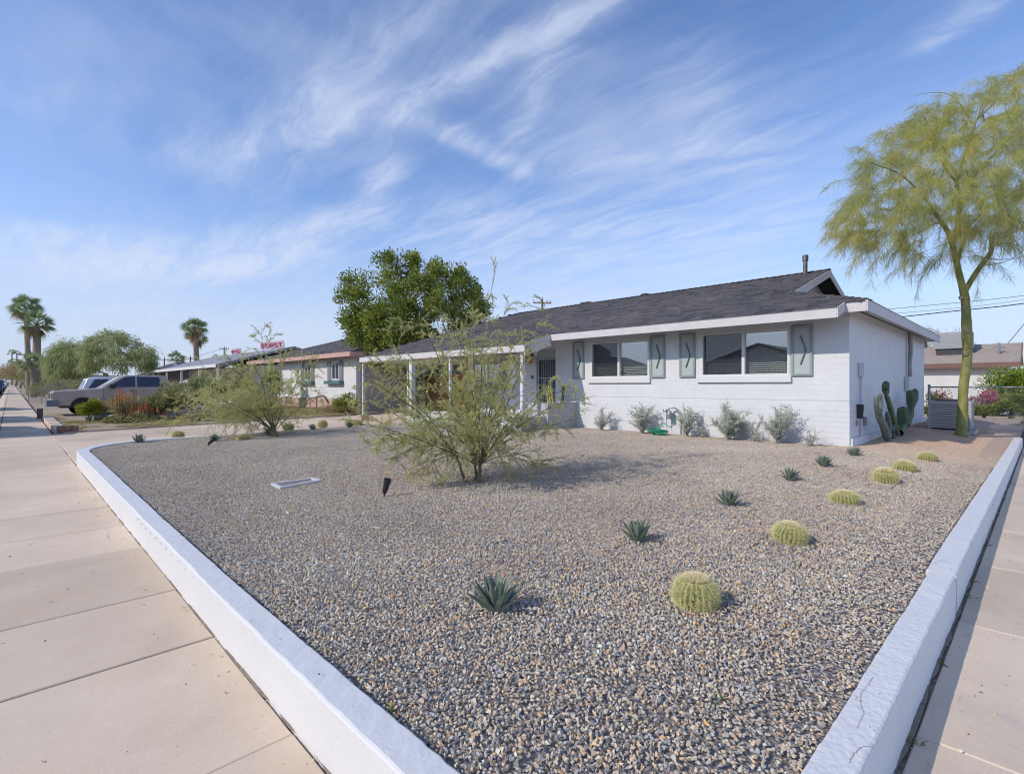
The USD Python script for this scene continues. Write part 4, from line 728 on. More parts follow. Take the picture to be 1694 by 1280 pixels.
def barrel(label, loc, sc):
    t = thing("barrel_cactus", label, "cactus", loc, "golden barrel cacti in the gravel", sc=sc, local=True); R, H, nr = 0.13, 0.18, 24; r = np.random.default_rng(3)
    th = np.linspace(0, PI / 2, 13); an = np.linspace(0, 2 * PI, nr * 8, endpoint=False)
    def rad(a): return 1 - 0.14 * (np.abs(np.sin(nr * a / 2)) ** 0.8)
    prof = [(R * 0.80, -0.02), (R * .93, 0.015), (R * 1.0, 0.05), (R * 1.0, 0.075), (R * .965, .10), (R * .90, .122), (R * .79, .144), (R * .62, .163), (R * .42, .173), (R * .2, .176), (0.001, .175)]
    v = np.array([[(q[0] * f * math.cos(a), q[0] * f * math.sin(a), q[1]) for a, f in zip(an, 1 - (1 - rad(an)) * min(1, q[0] / R + 0.15))] for q in prof]); n = len(an)
    i = np.arange(len(prof) - 1)[:, None] * n; j = np.arange(n)[None]; j2 = (j + 1) % n
    part(t, "body", MB().add(v.reshape(-1, 3), np.stack([i + j, i + j2, i + n + j2, i + n + j], -1).reshape(-1, 4)), "cactus_skin", smooth=True)
    P, D, Ls = [], [], []
    zs = np.array([q[1] for q in prof[:8]]); rs = np.array([q[0] for q in prof[:8]])
    ts = np.concatenate([[0], np.cumsum(np.hypot(np.diff(zs), np.diff(rs)))])
    for k in range(nr):
        a = k * 2 * PI / nr
        for s in np.linspace(0.02, ts[-1], 20):
            q, z = np.interp(s, ts, rs), np.interp(s, ts, zs); g = np.array([np.interp(s + .005, ts, rs) - q, np.interp(s + .005, ts, zs) - z]); nn = np.array([g[1], -g[0]]); nn /= max(np.linalg.norm(nn), 1e-6)
            o = np.array([math.cos(a), math.sin(a), 0]); tg = np.array([-math.sin(a), math.cos(a), 0]); no = o * nn[0] + np.array([0, 0, 1]) * nn[1]; up = np.cross(tg, no)
            for e in range(9):
                b = e * 2 * PI / 8 + r.normal(0, .2); w = 0.85 if e < 8 else 0
                P.append(o * (q + .001) + [0, 0, z]); D.append(no * 0.55 + (tg * math.cos(b) + up * math.sin(b)) * w); Ls.append(r.uniform(.024, .040) * (1.35 if e == 8 else 1))
    part(t, "spines", MB().blades(P, D, np.array(Ls), 0.0025, 0, r), "cactus_spines", kind="stuff")
    n = 1500; a = r.uniform(0, 2 * PI, n); q = R * .55 * np.sqrt(r.uniform(0, 1, n)); P = np.column_stack([q * np.cos(a), q * np.sin(a), np.interp(q / R, [p[0] / R for p in prof[::-1]], [p[1] for p in prof[::-1]]) + .014 * (1 - (q / R / .55) ** 2)]); D = np.column_stack([np.cos(a) * q / R * 1.5, np.sin(a) * q / R * 1.5, np.ones(n) * .8]) + r.normal(size=(n, 3)) * .35
    part(t, "crown_wool", MB().blades(P, D, r.uniform(.016, .034, n), .004, 0, r), "cactus_wool", kind="stuff")
    return t
BC = [((1158, 1008), 1.0, "largest barrel cactus, nearest to the camera"), ((1313, 900), (.98, .98, .9), "second barrel cactus from the camera in the line by the white wall"), ((1405, 834), (1.0, 1.0, .82), "third barrel cactus in the line, flat topped and standing alone"), ((1472, 799), (1.08, 1.08, 1.0), "fourth barrel cactus, the front one of the close pair"), ((1502, 779), (1.1, 1.1, .9), "fifth barrel cactus, the rear one of the close pair"), ((1540, 763), (1.03, 1.03, .85), "farthest barrel cactus of the line, in front of the tree"),
      ((291, 724), (1.0, 1.0, .9), "barrel cactus beside the agave at the curved end of the wall"), ((400, 728), (1.1, 1.1, .8), "barrel cactus right behind the agave and black spot light at the left"), ((475, 711), 1.15, "barrel cactus behind the stems of the smaller palo verde shrub"), ((532, 706), 1.1, "barrel cactus partly behind an agave near the driveway"), ((590, 704), 1.05, "barrel cactus at the right end of the driveway edge")]
b0 = None
for k, ((px, py_), sc, lab) in enumerate(BC):
    p = ong(px, py_); p = p + FW * 0.07
    if b0 is None: b0 = barrel(lab, p, tuple(np.array(np.broadcast_to(sc, 3)) * (.92, .92, .86)))
    else: copy(b0, "barrel_cactus", lab, p, rz=k * .77, sc=tuple(np.array(np.broadcast_to(sc, 3)) * (.92, .92, .86) * rg.uniform(.93, 1.07, 3)), tilt=(rg.normal(0, 6), rg.normal(0, 6)))

# silver leaved bushes along the wall
def sage(label, loc, H, Wd, seed, ns=16, dens=1.0):
    r = np.random.default_rng(seed); t = thing("silver_bush", label, "bush", loc, "silver leaved bushes along the white wall"); L, S = MB(), MB(); P, D = [], []
    for k in range(ns):
        a = r.uniform(0, 2 * PI); e = r.uniform(.05, 1) ** .8; tip = np.array([math.cos(a) * Wd * .5 * e, math.sin(a) * Wd * .42 * e, H * r.uniform(.45, 1.0) * (1.05 - .4 * e)]); c = curve([loc, loc + tip * [.35, .35, .5] + r.normal(0, .02, 3), loc + tip], 7); S.tube(c, (.006, .002), 4, False)
        tw = [c]
        for q in range(int(6 * dens)):
            i = r.integers(4, len(c) - 1); d = r.normal(size=3) * [1, 1, .6] + [0, 0, .7]; d /= np.linalg.norm(d); b = curve([c[i], c[i] + d * .06 + r.normal(0, .01, 3), c[i] + d * r.uniform(.10, .2)], 5); S.tube(b, (.003, .0012), 3, False); tw.append(b)
        for b in tw:
            for i in range(2 if b is c else 1, len(b)):
                for q in range(int(4 * dens)): P.append(b[i] + r.normal(0, .012, 3)); D.append(r.normal(size=3) + [0, 0, .5])
    P, D = np.array(P), np.array(D); L.leaves(P, D, r.normal(size=P.shape), r.uniform(.016, .03, len(P)), r.uniform(.009, .015, len(P)))
    part(t, "stems", S, "grey_twig"); part(t, "foliage", L, "sage_leaf", kind="stuff"); return t
for k, (px, py_, H, Wd, ns, dn, lab) in enumerate([(995, 713, .62, .62, 13, .8, "leftmost silver bush, beside the grey planter"), (1063, 717, .80, .62, 22, 1.1, "tall silver bush just left of the green hose"), (1137, 722, .72, .50, 17, 1.0, "narrow silver bush just right of the gas meter"), (1205, 729, .80, .78, 30, 1.2, "fullest silver bush, under the left half of the largest window"), (1287, 737, .85, .62, 26, 1.1, "silver bush under the right half of the largest window"),
                                                 (1160, 722, .34, .3, 5, .6, "small sparse silver bush between two bigger ones"), (1247, 731, .4, .42, 7, .6, "low sparse silver bush filling the gap below the largest window"), (1340, 736, .36, .4, 6, .6, "last small sparse silver bush, nearest the house corner")]):
    p = atx(px, py_, 10.95 if k not in (5,) else 11.1); p[2] = float(grav(p[0], p[1])); sage(lab, p, H * 1.15, Wd * 1.25, 60 + k, int(ns * 1.2), dn * 1.25)

# palo verde shrubs: thin arching stems with feathery twigs
def feathery(name, label, base, tips, seed, stems=None, leaf=(.008, .016), twig=(.25, .55), per=13, lw=.0042, nl=26, side=0.9, flowers=0, droop=.12, trunk=.022):
    r = np.random.default_rng(seed); t = thing(name, label, "shrub", base); S, L, Fl = MB(), MB(), MB(); P, D, Ln = [], [], []
    side_ = RT * np.array([1, 1, 0]); heads = []
    for k in range(4):
        a = base + side_ * r.uniform(-.13, .09) + FW * r.uniform(-.1, .1); a[2] = base[2] - .02; e = a + side_ * r.uniform(-.12, .10) + FW * r.uniform(-.1, .1) + [0, 0, r.uniform(.10, .30)]
        S.tube(curve([a, (a + e) / 2 + r.normal(0, .025, 3), e], 5), (trunk, trunk * .62), 7, False); heads.append(e)
    for tip, lift, r0 in tips:
        tip = np.array(tip, float); st = heads[int(np.argmin([np.linalg.norm(np.cross(tip - h, h - base)) / np.linalg.norm(tip - h) + r.uniform(0, .12) for h in heads]))]
        d = tip - st; n = np.linalg.norm(d); r0 = r0 * .8
        base_ = st; c = curve([st, st + d * .33 + [0, 0, lift * n * .6] + r.normal(0, .03 * n, 3) * .5, st + d * .68 + [0, 0, lift * n * .5] + r.normal(0, .03 * n, 3) * .6, tip], 9); S.tube(c, (r0, .0022), 5, False)
        for q in range(per):
            f = r.uniform(.22, .97); i = int(f * (len(c) - 1)); tg = c[min(i + 1, len(c) - 1)] - c[i]; tg /= max(np.linalg.norm(tg), 1e-6); dd = tg * r.uniform(.4, 1.1) + r.normal(size=3) * side; dd /= np.linalg.norm(dd); ln = r.uniform(*twig) * (1.15 - .5 * f)
            b = curve([c[i], c[i] + dd * ln * .5 + r.normal(0, .03, 3), c[i] + dd * ln - [0, 0, ln * droop]], 5); S.tube(b, (.0035, .0012), 3, False)
            subs = [b]
            for z in range(3):
                k = r.integers(2, len(b) - 1); e = dd + r.normal(size=3) * .8; e /= np.linalg.norm(e); g = np.array([b[k], b[k] + e * ln * .2, b[k] + e * ln * .38 - [0, 0, ln * .05]]); S.tube(g, (.002, .001), 3, False); subs.append(curve(g, 4))
            for g in subs:
                m = int(nl * (1 if g is b else .6)); u = r.uniform(.1, 1, m) * (len(g) - 1); i0 = np.minimum(u.astype(int), len(g) - 2); pp = g[i0] + (g[i0 + 1] - g[i0]) * (u - i0)[:, None]; tgv = g[-1] - g[0]; tgv = tgv / max(np.linalg.norm(tgv), 1e-6)
                P.append(pp); D.append(tgv + r.normal(size=(m, 3)) * .75); Ln.append(r.uniform(*leaf, m) * 1.6)
            if r.random() < flowers:
                for z in range(4): Fl.leaves([b[-1] + r.normal(0, .012, 3)], r.normal(size=(1, 3)), r.normal(size=(1, 3)), .02, .018)
    P, D, Ln = np.vstack(P), np.vstack(D), np.concatenate(Ln); L.leaves(P, D, r.normal(size=P.shape), Ln, lw)
    part(t, "stems", S, "shrub_bark"); part(t, "foliage", L, "paloverde_leaf", kind="stuff")
    if Fl.V: part(t, "flowers", Fl, "yellow_flower", kind="stuff")
    return t
b = ong(782, 797); d0 = float((b - CAM) @ FW); r = np.random.default_rng(9); tips = []
for px, py_, dd, lift, rr in [(560, 590, -.3, .10, .014), (575, 655, .5, .10, .012), (590, 700, -.8, .08, .012), (600, 620, .9, .10, .012), (640, 545, .2, .08, .014), (690, 520, -.4, .06, .015), (740, 505, .6, .05, .014), (820, 448, .1, .03, .016), (838, 500, .8, .03, .013), (780, 520, -.6, .04, .013), (905, 495, .5, .06, .012),
                              (880, 560, -.5, .08, .013), (945, 640, .2, .16, .013), (985, 655, -.4, .16, .012), (960, 690, .7, .16, .012), (900, 640, -.9, .12, .012), (700, 600, -1.0, .10, .012), (660, 680, -1.1, .14, .011), (720, 660, 1.1, .1, .011), (830, 600, 1.1, .06, .012), (770, 580, -1.0, .06, .013), (905, 770, -.2, .2, .009), (640, 760, -.5, .3, .009), (590, 745, .3, .25, .01), (850, 690, .9, .12, .01), (750, 690, -1.2, .12, .01), (860, 520, 0, .05, .013), (800, 560, .3, .05, .012), (720, 560, .9, .06, .012), (620, 590, -.6, .1, .012), (765, 540, .2, .04, .012), (775, 590, -.3, .04, .012), (790, 620, .4, .04, .01), (760, 640, -.5, .05, .01), (690, 780, -.3, .3, .007), (620, 720, -.5, .2, .009), (660, 640, .4, .1, .01), (800, 700, -.9, .12, .009), (835, 660, -.6, .1, .01)]:
    tips.append((atd(px, py_, d0 + dd), lift, rr))
feathery("paloverde_shrub", "large open palo verde shrub with thin arching stems, in the middle of the gravel", b, tips, 31, per=18, nl=72, leaf=(.010, .021), lw=.0050, flowers=.10)
b = ong(456, 722); d0 = float((b - CAM) @ FW); tips = []
for px, py_, dd, lift, rr in [(300, 640, .2, .14, .016), (270, 668, -.5, .16, .014), (330, 605, .8, .12, .016), (370, 590, -.3, .10, .016), (395, 575, .5, .08, .014), (432, 540, 0, .04, .018), (465, 585, .6, .04, .016), (300, 660, .9, .2, .012), (285, 690, .2, .25, .01), (350, 650, 1.0, .15, .012), (375, 675, -.9, .2, .01), (400, 690, .4, .2, .01), (330, 640, -.2, .15, .012), (410, 650, -.5, .1, .012), (500, 610, -.4, .06, .014), (540, 650, .5, .12, .012), (510, 590, .2, .05, .012), (340, 660, -1.2, .16, .014), (390, 640, 1.2, .12, .014), (420, 600, -1.2, .08, .014), (480, 640, 1.2, .08, .012), (360, 690, .6, .2, .012), (320, 690, -.8, .22, .012), (440, 590, .8, .06, .014), (400, 610, .1, .1, .014), (470, 570, -.6, .05, .013)]:
    tips.append((atd(px, py_, d0 + dd), lift, rr))
feathery("paloverde_shrub", "smaller palo verde shrub beside the driveway, leaning left", b, tips, 37, leaf=(.013, .024), twig=(.4, .9), per=16, lw=.010, nl=62, flowers=.1, trunk=.04)
# ---------------------------------------------------------------- the tall palo verde tree at the right
def attach(S, limbs, pts, r0, rng, n=4, sag=.05, order=None):
    """Joins each point to the nearest wood with a thin bent branch, nearest points first."""
    wood = [np.asarray(l) for l in limbs]; W = np.vstack(wood); ends = []
    hub = order if order is not None else W[0]
    for p in sorted(pts, key=lambda q: np.linalg.norm(q - hub)):
        dd = np.linalg.norm(W - p, axis=1) + 0.35 * np.maximum(0, np.linalg.norm(W - hub, axis=1) - np.linalg.norm(p - hub)) * 2
        a = W[int(np.argmin(dd))]; m = (a + p) / 2 + rng.normal(0, .07 * np.linalg.norm(p - a), 3) + [0, 0, sag * np.linalg.norm(p - a)]
        c = curve([a, m, p], n); S.tube(c, (r0, r0 * .4), 4, False); W = np.vstack([W, c[1:]]); ends.append((c[-2], p))
    return ends
rg = np.random.default_rng(17)
tb = ong(1590, 721); dT = float((tb - CAM) @ FW); T = lambda px, py_, dd=0: atd(px, py_, dT + dd)
tree = thing("paloverde_tree", "tall palo verde tree with smooth green trunk and yellowish feathery drooping crown", "tree", tb)
S = MB()
trunk = curve([tb - [0, 0, .05], T(1592, 690), T(1594, 640), T(1600, 590), T(1599, 545), T(1597, 500), T(1593, 478)], 8)
tr = np.interp(np.linspace(0, 1, len(trunk)), [0, .08, .3, .5, .57, .63, .8, 1], [.138, .108, .098, .092, .09, .108, .087, .078])
nz = meshkit.fbm(np.column_stack([trunk[:, 2] * 3, trunk[:, 0] * 0, trunk[:, 1] * 0]), 3, 2)
tm_ = MB().tube(trunk, tr * (.94 + .12 * nz), 16); v, f = tm_.get(); v = v + (meshkit.fbm(v * 7, 3, 5) - .5)[:, None] * .03 * ((v - tb) * [1, 1, 0] / .2); part(tree, "trunk", MB().add(v, f), "green_bark", smooth=60)
kn = MB()
for px, py_, s in ((1602, 545, .06), (1592, 492, .045), (1600, 585, .055), (1601, 668, .04), (1597, 508, .04)):
    p = T(px, py_, -.09); m_ = trimesh.creation.icosphere(2, s); vv_ = np.array(m_.vertices) * [1, 1, 1.1]; vv_ += (meshkit.fbm(vv_ * 30, 2, 3) - .5)[:, None] * s * .5; part(tree, "bark_knot", MB().add(vv_ + p + FW * .045, m_.faces), "knot_bark", smooth=50)
limbs = []
for pts, r in (([(1593, 480), (1583, 440), (1575, 405), (1566, 380, .1), (1548, 357, .2), (1526, 345, .3), (1491, 350, .4), (1450, 345, .5)], (.10, .02)), ([(1575, 405), (1585, 366), (1587, 330, -.1), (1580, 300, -.2), (1571, 291, -.2), (1556, 262, -.3), (1545, 225, -.3), (1525, 190, -.4)], (.075, .012)),
               ([(1580, 310, -.2), (1594, 260, -.3), (1614, 201, -.5), (1628, 160, -.6), (1635, 126, -.6)], (.045, .008)), ([(1587, 330, -.1), (1620, 280, .4), (1660, 240, .8), (1700, 190, 1.0), (1740, 160, 1.2)], (.05, .01)), ([(1566, 380, .1), (1530, 330, -.5), (1490, 290, -.9), (1440, 270, -1.2)], (.045, .01)),
               ([(1583, 440), (1600, 380, .6), (1640, 340, 1.1), (1690, 310, 1.5)], (.05, .01)), ([(1575, 405), (1555, 370, -.6), (1530, 380, -1.2), (1490, 400, -1.6)], (.04, .008)), ([(1614, 201, -.5), (1650, 165, -.4), (1690, 125, -.3)], (.02, .006)), ([(1614, 215, -.5), (1575, 160, -.2), (1530, 155, .1), (1513, 160, .2)], (.02, .005))):
    c = curve([T(*p) for p in pts], 6); S.tube(c, np.linspace(r[0] * .72, r[1] * .8, len(c)), 8, False); limbs.append(c)
stub = curve([T(1596, 482), T(1615, 450, -.05), T(1634, 425, -.1), T(1641, 408, -.1), T(1638, 392, -.1)], 6); S.tube(stub, np.linspace(.062, .04, len(stub)), 9); limbs.append(stub)
for k in range(10):
    a = stub[rg.integers(8, len(stub))]; q = T(rg.uniform(1640, 1760), rg.uniform(350, 450), rg.uniform(-.8, .8)); S.tube(curve([a, (a + q) / 2 + rg.normal(0, .08, 3), q], 5), (.012, .003), 4, False); limbs.append(curve([a, q], 6))
OUT = Polygon([(1368, 372), (1392, 318), (1440, 240), (1500, 195), (1545, 160), (1600, 168), (1640, 128), (1700, 112), (1770, 165), (1810, 280), (1800, 380), (1740, 440), (1690, 405), (1660, 438), (1620, 452), (1560, 448), (1530, 455), (1500, 440), (1460, 440), (1430, 448), (1402, 430), (1382, 402)]).buffer(-13)
pts = []
while len(pts) < 760:
    px, py_ = rg.uniform(1368, 1812), rg.uniform(112, 482); P0 = Point(px, py_)
    if not OUT.contains(P0): continue
    db = OUT.exterior.distance(P0); mx = 2.3 * min(1, db / 120) ** .5
    if math.hypot((px - 1640) / 60, (py_ - 440) / 45) < 1 and rg.random() < .8: continue
    if math.hypot((px - 1545) / 45, (py_ - 400) / 28) < 1 and rg.random() < .55: continue
    u = rg.uniform(-1, 1); u = math.copysign(abs(u) ** .6, u); pts.append(T(px, py_ - 6, u * mx))
ends = attach(S, [l for l in limbs[:9]], pts, .007, rg, order=T(1585, 400))
part(tree, "limbs", S, "green_bark", smooth=False)
L = MB(); ctr = T(1585, 330)
for a, p in ends:
    out = (p - ctr) / np.linalg.norm(p - ctr); g = (p - a) / max(np.linalg.norm(p - a), 1e-6)
    hd = g * .4 + out * .4 + [0, 0, -.12] - RT * .12 + rg.normal(0, .42, 3); hd /= np.linalg.norm(hd); ln = rg.uniform(.35, .7); tw = curve([p - g * .1, p + hd * ln * .5, p + hd * ln + [0, 0, -ln * .35]], 6)
    n = rg.integers(105, 150); u = rg.uniform(0, 1, n) * (len(tw) - 1); i = np.minimum(u.astype(int), len(tw) - 2); q = tw[i] + (tw[i + 1] - tw[i]) * (u - i)[:, None]
    d = hd * .5 + out * .15 + rg.normal(size=(n, 3)) * .85 + [0, 0, -.5] - RT * .12
    L.blades(q, d, rg.uniform(.12, .34, n), .0052, .6, rg)
L2 = MB()
for k in range(60):                                           # bare twig tips round the crown
    t_ = rg.uniform(0, OUT.exterior.length); pt = OUT.exterior.interpolate(t_); p = T(pt.x, pt.y, rg.uniform(-.5, .5)); o = (p - ctr) / np.linalg.norm(p - ctr)
    if o[2] < -.1: continue
    e = p + o * rg.uniform(.15, .5) + rg.normal(0, .1, 3); c = curve([p - o * .5, p, e], 4); L2.tube(c, (.006, .0015), 3, False)
part(tree, "foliage", L, "tree_needle", kind="stuff"); part(tree, "bare_twigs", L2, "shrub_bark", kind="stuff")

# cacti at the side wall
def columns(name, label, segs, mt, ribs, loc, seed=1):
    t = thing(name, label, "cactus", loc); r = np.random.default_rng(seed)
    for pts, rad in segs:
        c = curve([np.array(p, float) for p in pts], 10); s = np.linspace(0, 1, len(c)); rr = np.interp(s, np.linspace(0, 1, len(rad)), rad); rr = rr * np.clip(np.sqrt(np.clip((1 - s) / .12, 0.0003, 1)), 0, 1)
        rr = rr * (.66 if mt == "blue_cactus_skin" else .85); n = ribs * 4; m = MB().tube(c, rr, n, False); v, f = m.get(); k = np.arange(len(v)) % n; cc = np.repeat(c, n, 0); v = cc + (v - cc) * (0.80 + .2 * np.abs(np.cos(ribs * k * PI / n)))[:, None]
        if mt == "blue_cactus_skin": v = v + (v - cc) * ((meshkit.fbm(v * 16, 3, seed) - .45) * .45)[:, None]
        part(t, "stem", MB().add(v, f), mt, smooth=70)
    return t
Wp = lambda px, py_, y=2.15: aty(px, py_, y)
b1, b2 = Wp(1468, 722), Wp(1490, 716)
columns("columnar_cactus", "dark green ribbed cactus of several arms against the shaded side wall", [([Wp(1484, 718), Wp(1478, 695), Wp(1471, 668), Wp(1465, 650)], (.075, .07, .062, .055)), ([Wp(1466, 652), Wp(1465, 643), Wp(1466, 630)], (.055, .085, .07)), ([Wp(1488, 716), Wp(1493, 705), Wp(1500, 700)], (.10, .10, .09)),
         ([Wp(1494, 708), Wp(1494, 690), Wp(1493, 672)], (.10, .15, .11)), ([Wp(1500, 702), Wp(1505, 685), Wp(1507, 670)], (.09, .10, .08)), ([Wp(1507, 672), Wp(1507, 658), Wp(1506, 645)], (.08, .115, .09)), ([Wp(1509, 672), Wp(1512, 658), Wp(1514, 643)], (.07, .115, .08))], "columnar_skin", 6, b2, 3)
columns("lumpy_cactus", "grey green knobbly cactus, left of the dark ribbed one on the side wall", [([Wp(1468, 724), Wp(1462, 705), Wp(1455, 690), Wp(1452, 672)], (.12, .11, .10, .09)), ([Wp(1455, 690), Wp(1450, 672), Wp(1449, 654)], (.075, .07, .06)), ([Wp(1456, 680), Wp(1457, 665), Wp(1456, 650)], (.07, .065, .06)), ([Wp(1470, 722), Wp(1470, 700), Wp(1467, 680)], (.09, .085, .06)), ([Wp(1478, 724), Wp(1477, 714), Wp(1479, 700)], (.07, .06, .05))], "blue_cactus_skin", 5, b1, 5)
plain("yellow_cactus", (0.36, 0.34, 0.11), 0.6, 0.2, 20)
Q = lambda px, py_: atx(px, py_, 10.75)
columns("planter_cactus", "slender pale yellow cactus of three stems in the grey planter", [([(10.72, 9.35, .96), Q(908, 640), Q(910, 628)], (.03, .03, .025)), ([(10.66, 9.38, .96), Q(905, 650), Q(906, 634)], (.03, .03, .02)), ([(10.78, 9.31, .96), Q(912, 645), Q(912, 632)], (.03, .03, .02))], "yellow_cactus", 6, np.array((10.72, 9.35, .965)))
columns("planter_cactus", "single short dark cactus at the house end of the grey planter", [([(11.15, 9.35, .96), atx(932, 650, 11.15), atx(932, 635, 11.15)], (.045, .05, .045))], "columnar_skin", 6, np.array((11.15, 9.35, .965)))
columns("planter_cactus", "dark cactus in front of the picture window, on the low porch wall", [([(9.4, 9.6, .40), atx(833, 672, 9.4), atx(833, 655, 9.4)], (.05, .055, .045))], "columnar_skin", 6, np.array((9.4, 9.6, .40)))

# small things in the yard
def spot(label, p, tilt):
    t = thing("spot_light", label, "garden light", p, "spot lights in the gravel"); d = np.array(tilt, float); d /= np.linalg.norm(d)
    part(t, "stake", MB().tube([p - [0, 0, .05], p + [0, 0, .045]], .009, 6), "lamp_black")
    a = p + [0, 0, .05]; part(t, "lamp_head", MB().tube([a - d * .012, a, a + d * .02, a + d * .10, a + d * .13], [.012, .024, .028, .036, .036], 14), "lamp_black", smooth=40)
    part(t, "hood", MB().tube([a + d * .11, a + d * .16], [.041, .043], 14, False), "lamp_black"); part(t, "lens", MB().tube([a + d * .128, a + d * .134], .033, 12), "grey_metal"); return t
spot("black spot light standing clear left of the big shrub's stem", ong(636, 822), RT * .25 + UPV); spot("black spot light near the curved end of the wall, before a small agave", ong(345, 738), RT * .8 + UPV * .8)
fc = [ong(*q) for q in ((448, 803), (463, 810), (532, 797), (517, 793))]
fr = thing("drain_frame", "pale rectangular frame lying in the gravel with a dark insert", "frame", np.mean(fc, 0)); cc = np.mean(fc, 0); fm = MB()
for i in range(4):
    a, b = fc[i], fc[(i + 1) % 4]; d = b - a; L_ = np.linalg.norm(d); d /= L_; sd = np.cross(d, UPV); sd *= np.sign((cc - a) @ sd); fm.obox((a + b) / 2 + sd * .02 + [0, 0, .018], np.array([d, sd, UPV]), (L_ / 2 - (.041 if i % 2 else 0), .02, .012))
part(fr, "rim", fm, "pale_plastic"); q = [cc + (p - cc) * .72 + [0, 0, .016] for p in fc]; part(fr, "insert", MB().add(q, [[0, 1, 2, 3]]), "gravel_bed")
hb = atx(1090, 717, 10.85); hb[2] = float(grav(10.85, hb[1])); hs = MB(); r = np.random.default_rng(2)
for k in range(7):
    c0 = hb + r.normal(0, .03, 3) * [1, 1, 0] + [0, 0, .02 + .018 * k]; an = np.linspace(0, 2 * PI, 26); R_ = r.uniform(.14, .23); hs.tube(np.column_stack([c0[0] + R_ * np.cos(an) * .8, c0[1] + R_ * np.sin(an), c0[2] + .015 * np.sin(an * 2 + k)]), .011, 6, False)
hs.tube(curve([hb + [0, .1, .15], hb + [.1, -.05, .28], hb + [.2, -.2, .2], hb + [.35, -.28, .45]], 8), .010, 6, False)
top("garden_hose", hs, "hose_green", "coiled green garden hose on the ground by the house wall", "hose", base=hb, smooth=True)
gmp = atx(1107, 686, 11.2); g = thing("gas_meter", "grey gas meter with bent pipe standing against the white wall", "meter", (gmp[0], gmp[1], .35)); x, y, z = gmp
part(g, "meter_body", MB().tube([(x, y, z - .10), (x, y, z + .02), (x, y, z + .09)], [.055, .065, .05], 12), "grey_metal")
part(g, "pipe", MB().tube(curve([(x, y, z + .08), (x, y, z + .16), (x + .02, y - .10, z + .17), (x + .06, y - .2, z + .1), (x + .07, y - .26, z - .1), (x + .07, y - .26, .35)], 6), .018, 8).tube([(x, y + .07, .33), (x, y + .07, z + .13), (x, y, z + .13)], .017, 8), "grey_metal")
part(g, "regulator", MB().lathe([(0, -.03), (.06, -.025), (.07, 0), (.06, .03), (0, .035)], 16, (x, y + .09, z + .1)), "grey_metal")
# air conditioner
plain("ac_paint", (0.40, 0.385, 0.37), 0.5, 0.06)
ac = aty(1577, 706, 1.5); ac[2] = float(grav(ac[0], 1.5)); X0, Y0, Z0 = ac[0] + .1, 1.55, ac[2] + .03
t = thing("air_conditioner", "grey outdoor air conditioner unit with horizontal louvres, behind the tree trunk", "air conditioner", (X0, Y0, ac[2])); h = .40; H_ = .74
part(t, "pad", MB().box(X0 - .55, X0 + .55, Y0 - .5, Y0 + .5, ac[2] - .05, Z0), "grey_block"); m = MB()
part(t, "core", MB().box(X0 - h + .04, X0 + h - .04, Y0 - h + .04, Y0 + h - .04, Z0 + .02, Z0 + H_ - .04), "dark_metal")
for a in (-1, 1):
    for b in (-1, 1): m.box(X0 + a * h - .02, X0 + a * h + .02, Y0 + b * h - .02, Y0 + b * h + .02, Z0, Z0 + H_ - .051)
m.box(X0 - h - .02, X0 + h + .02, Y0 - h - .02, Y0 + h + .02, Z0 + H_ - .05, Z0 + H_)
part(t, "casing", m, "ac_paint")
for k in range(11):
    z = Z0 + .05 + k * .06
    part(t, "louvre", MB().box(X0 - h - .012, X0 - h + .03, Y0 - h + .021, Y0 + h - .021, z, z + .046).box(X0 - h + .031, X0 + h - .021, Y0 - h - .012, Y0 - h + .03, z, z + .046), "ac_paint")
part(t, "fan_grille", MB().lathe([(.05, .0), (.34, .0), (.34, .03), (.05, .045)], 24, (X0, Y0, Z0 + H_)), "dark_metal")
pt = aty(1535, 704, 2.2); top("pipe", MB().tube(curve([(20.0, 2.3, .6), (19.0, 2.05, .46), (18.2, 1.9, .45), (X0 + .3, 1.9, .5)], 8), .035, 8), "lamp_black", "black insulated pipe on the ground between house and air conditioner", "pipe", base=(18.5, 2, .45))

# weeds, fallen leaves and grit
wm = MB(); P, D = [], []
def weed(p, n, s):
    for k in range(n): P.append(p + rg.normal(0, s * .25, 3) * [1, 1, 0]); D.append(rg.normal(size=3) * [1, 1, .4] + [0, 0, .6])
WP = [ong(*q) for q in ((650, 1172), (1185, 1158), (478, 996), (410, 860), (1060, 975), (620, 855), (1640, 775))] + [np.array((xx, yo(xx) - .02, .0)) for xx in (2.72, 3.6, 4.9, 5.3, 6.6, 8.2, 9.4, 2.05)]
for p in WP: weed(p, 14, .06)
ln_ = len(P); wm.blades(P, D, rg.uniform(.02, .06, ln_), .006, .4, rg); top("weeds", wm, "weed_leaf", "tiny green weeds sprouting in the gravel and along the wall foot", "weeds", kind="stuff")
lv = MB(); P = [np.array((rg.uniform(-.2, .85), rg.uniform(1.2, 12), .003)) for k in range(60)] + [np.array((rg.uniform(1, 9), rg.uniform(-1.1, .3), .003)) for k in range(70)] + [np.array((xr(y) + rg.uniform(.02, .16), y, .276)) for y in rg.uniform(1.3, 10, 16)] + [np.array((x, yo(x) + rg.uniform(.02, .12), .288)) for x in rg.uniform(1.5, 9, 12)]
n = len(P); D = rg.normal(size=(n, 3)) * [1, 1, .12]; N_ = np.tile([0, 0, 1.0], (n, 1)) + rg.normal(0, .35, (n, 3)); lv.leaves(P, D, N_, rg.uniform(.008, .026, n), rg.uniform(.005, .011, n)); top("fallen_leaves", lv, "joint_dirt", "dry fallen leaves scattered over pavement and wall tops", "leaves", kind="stuff")
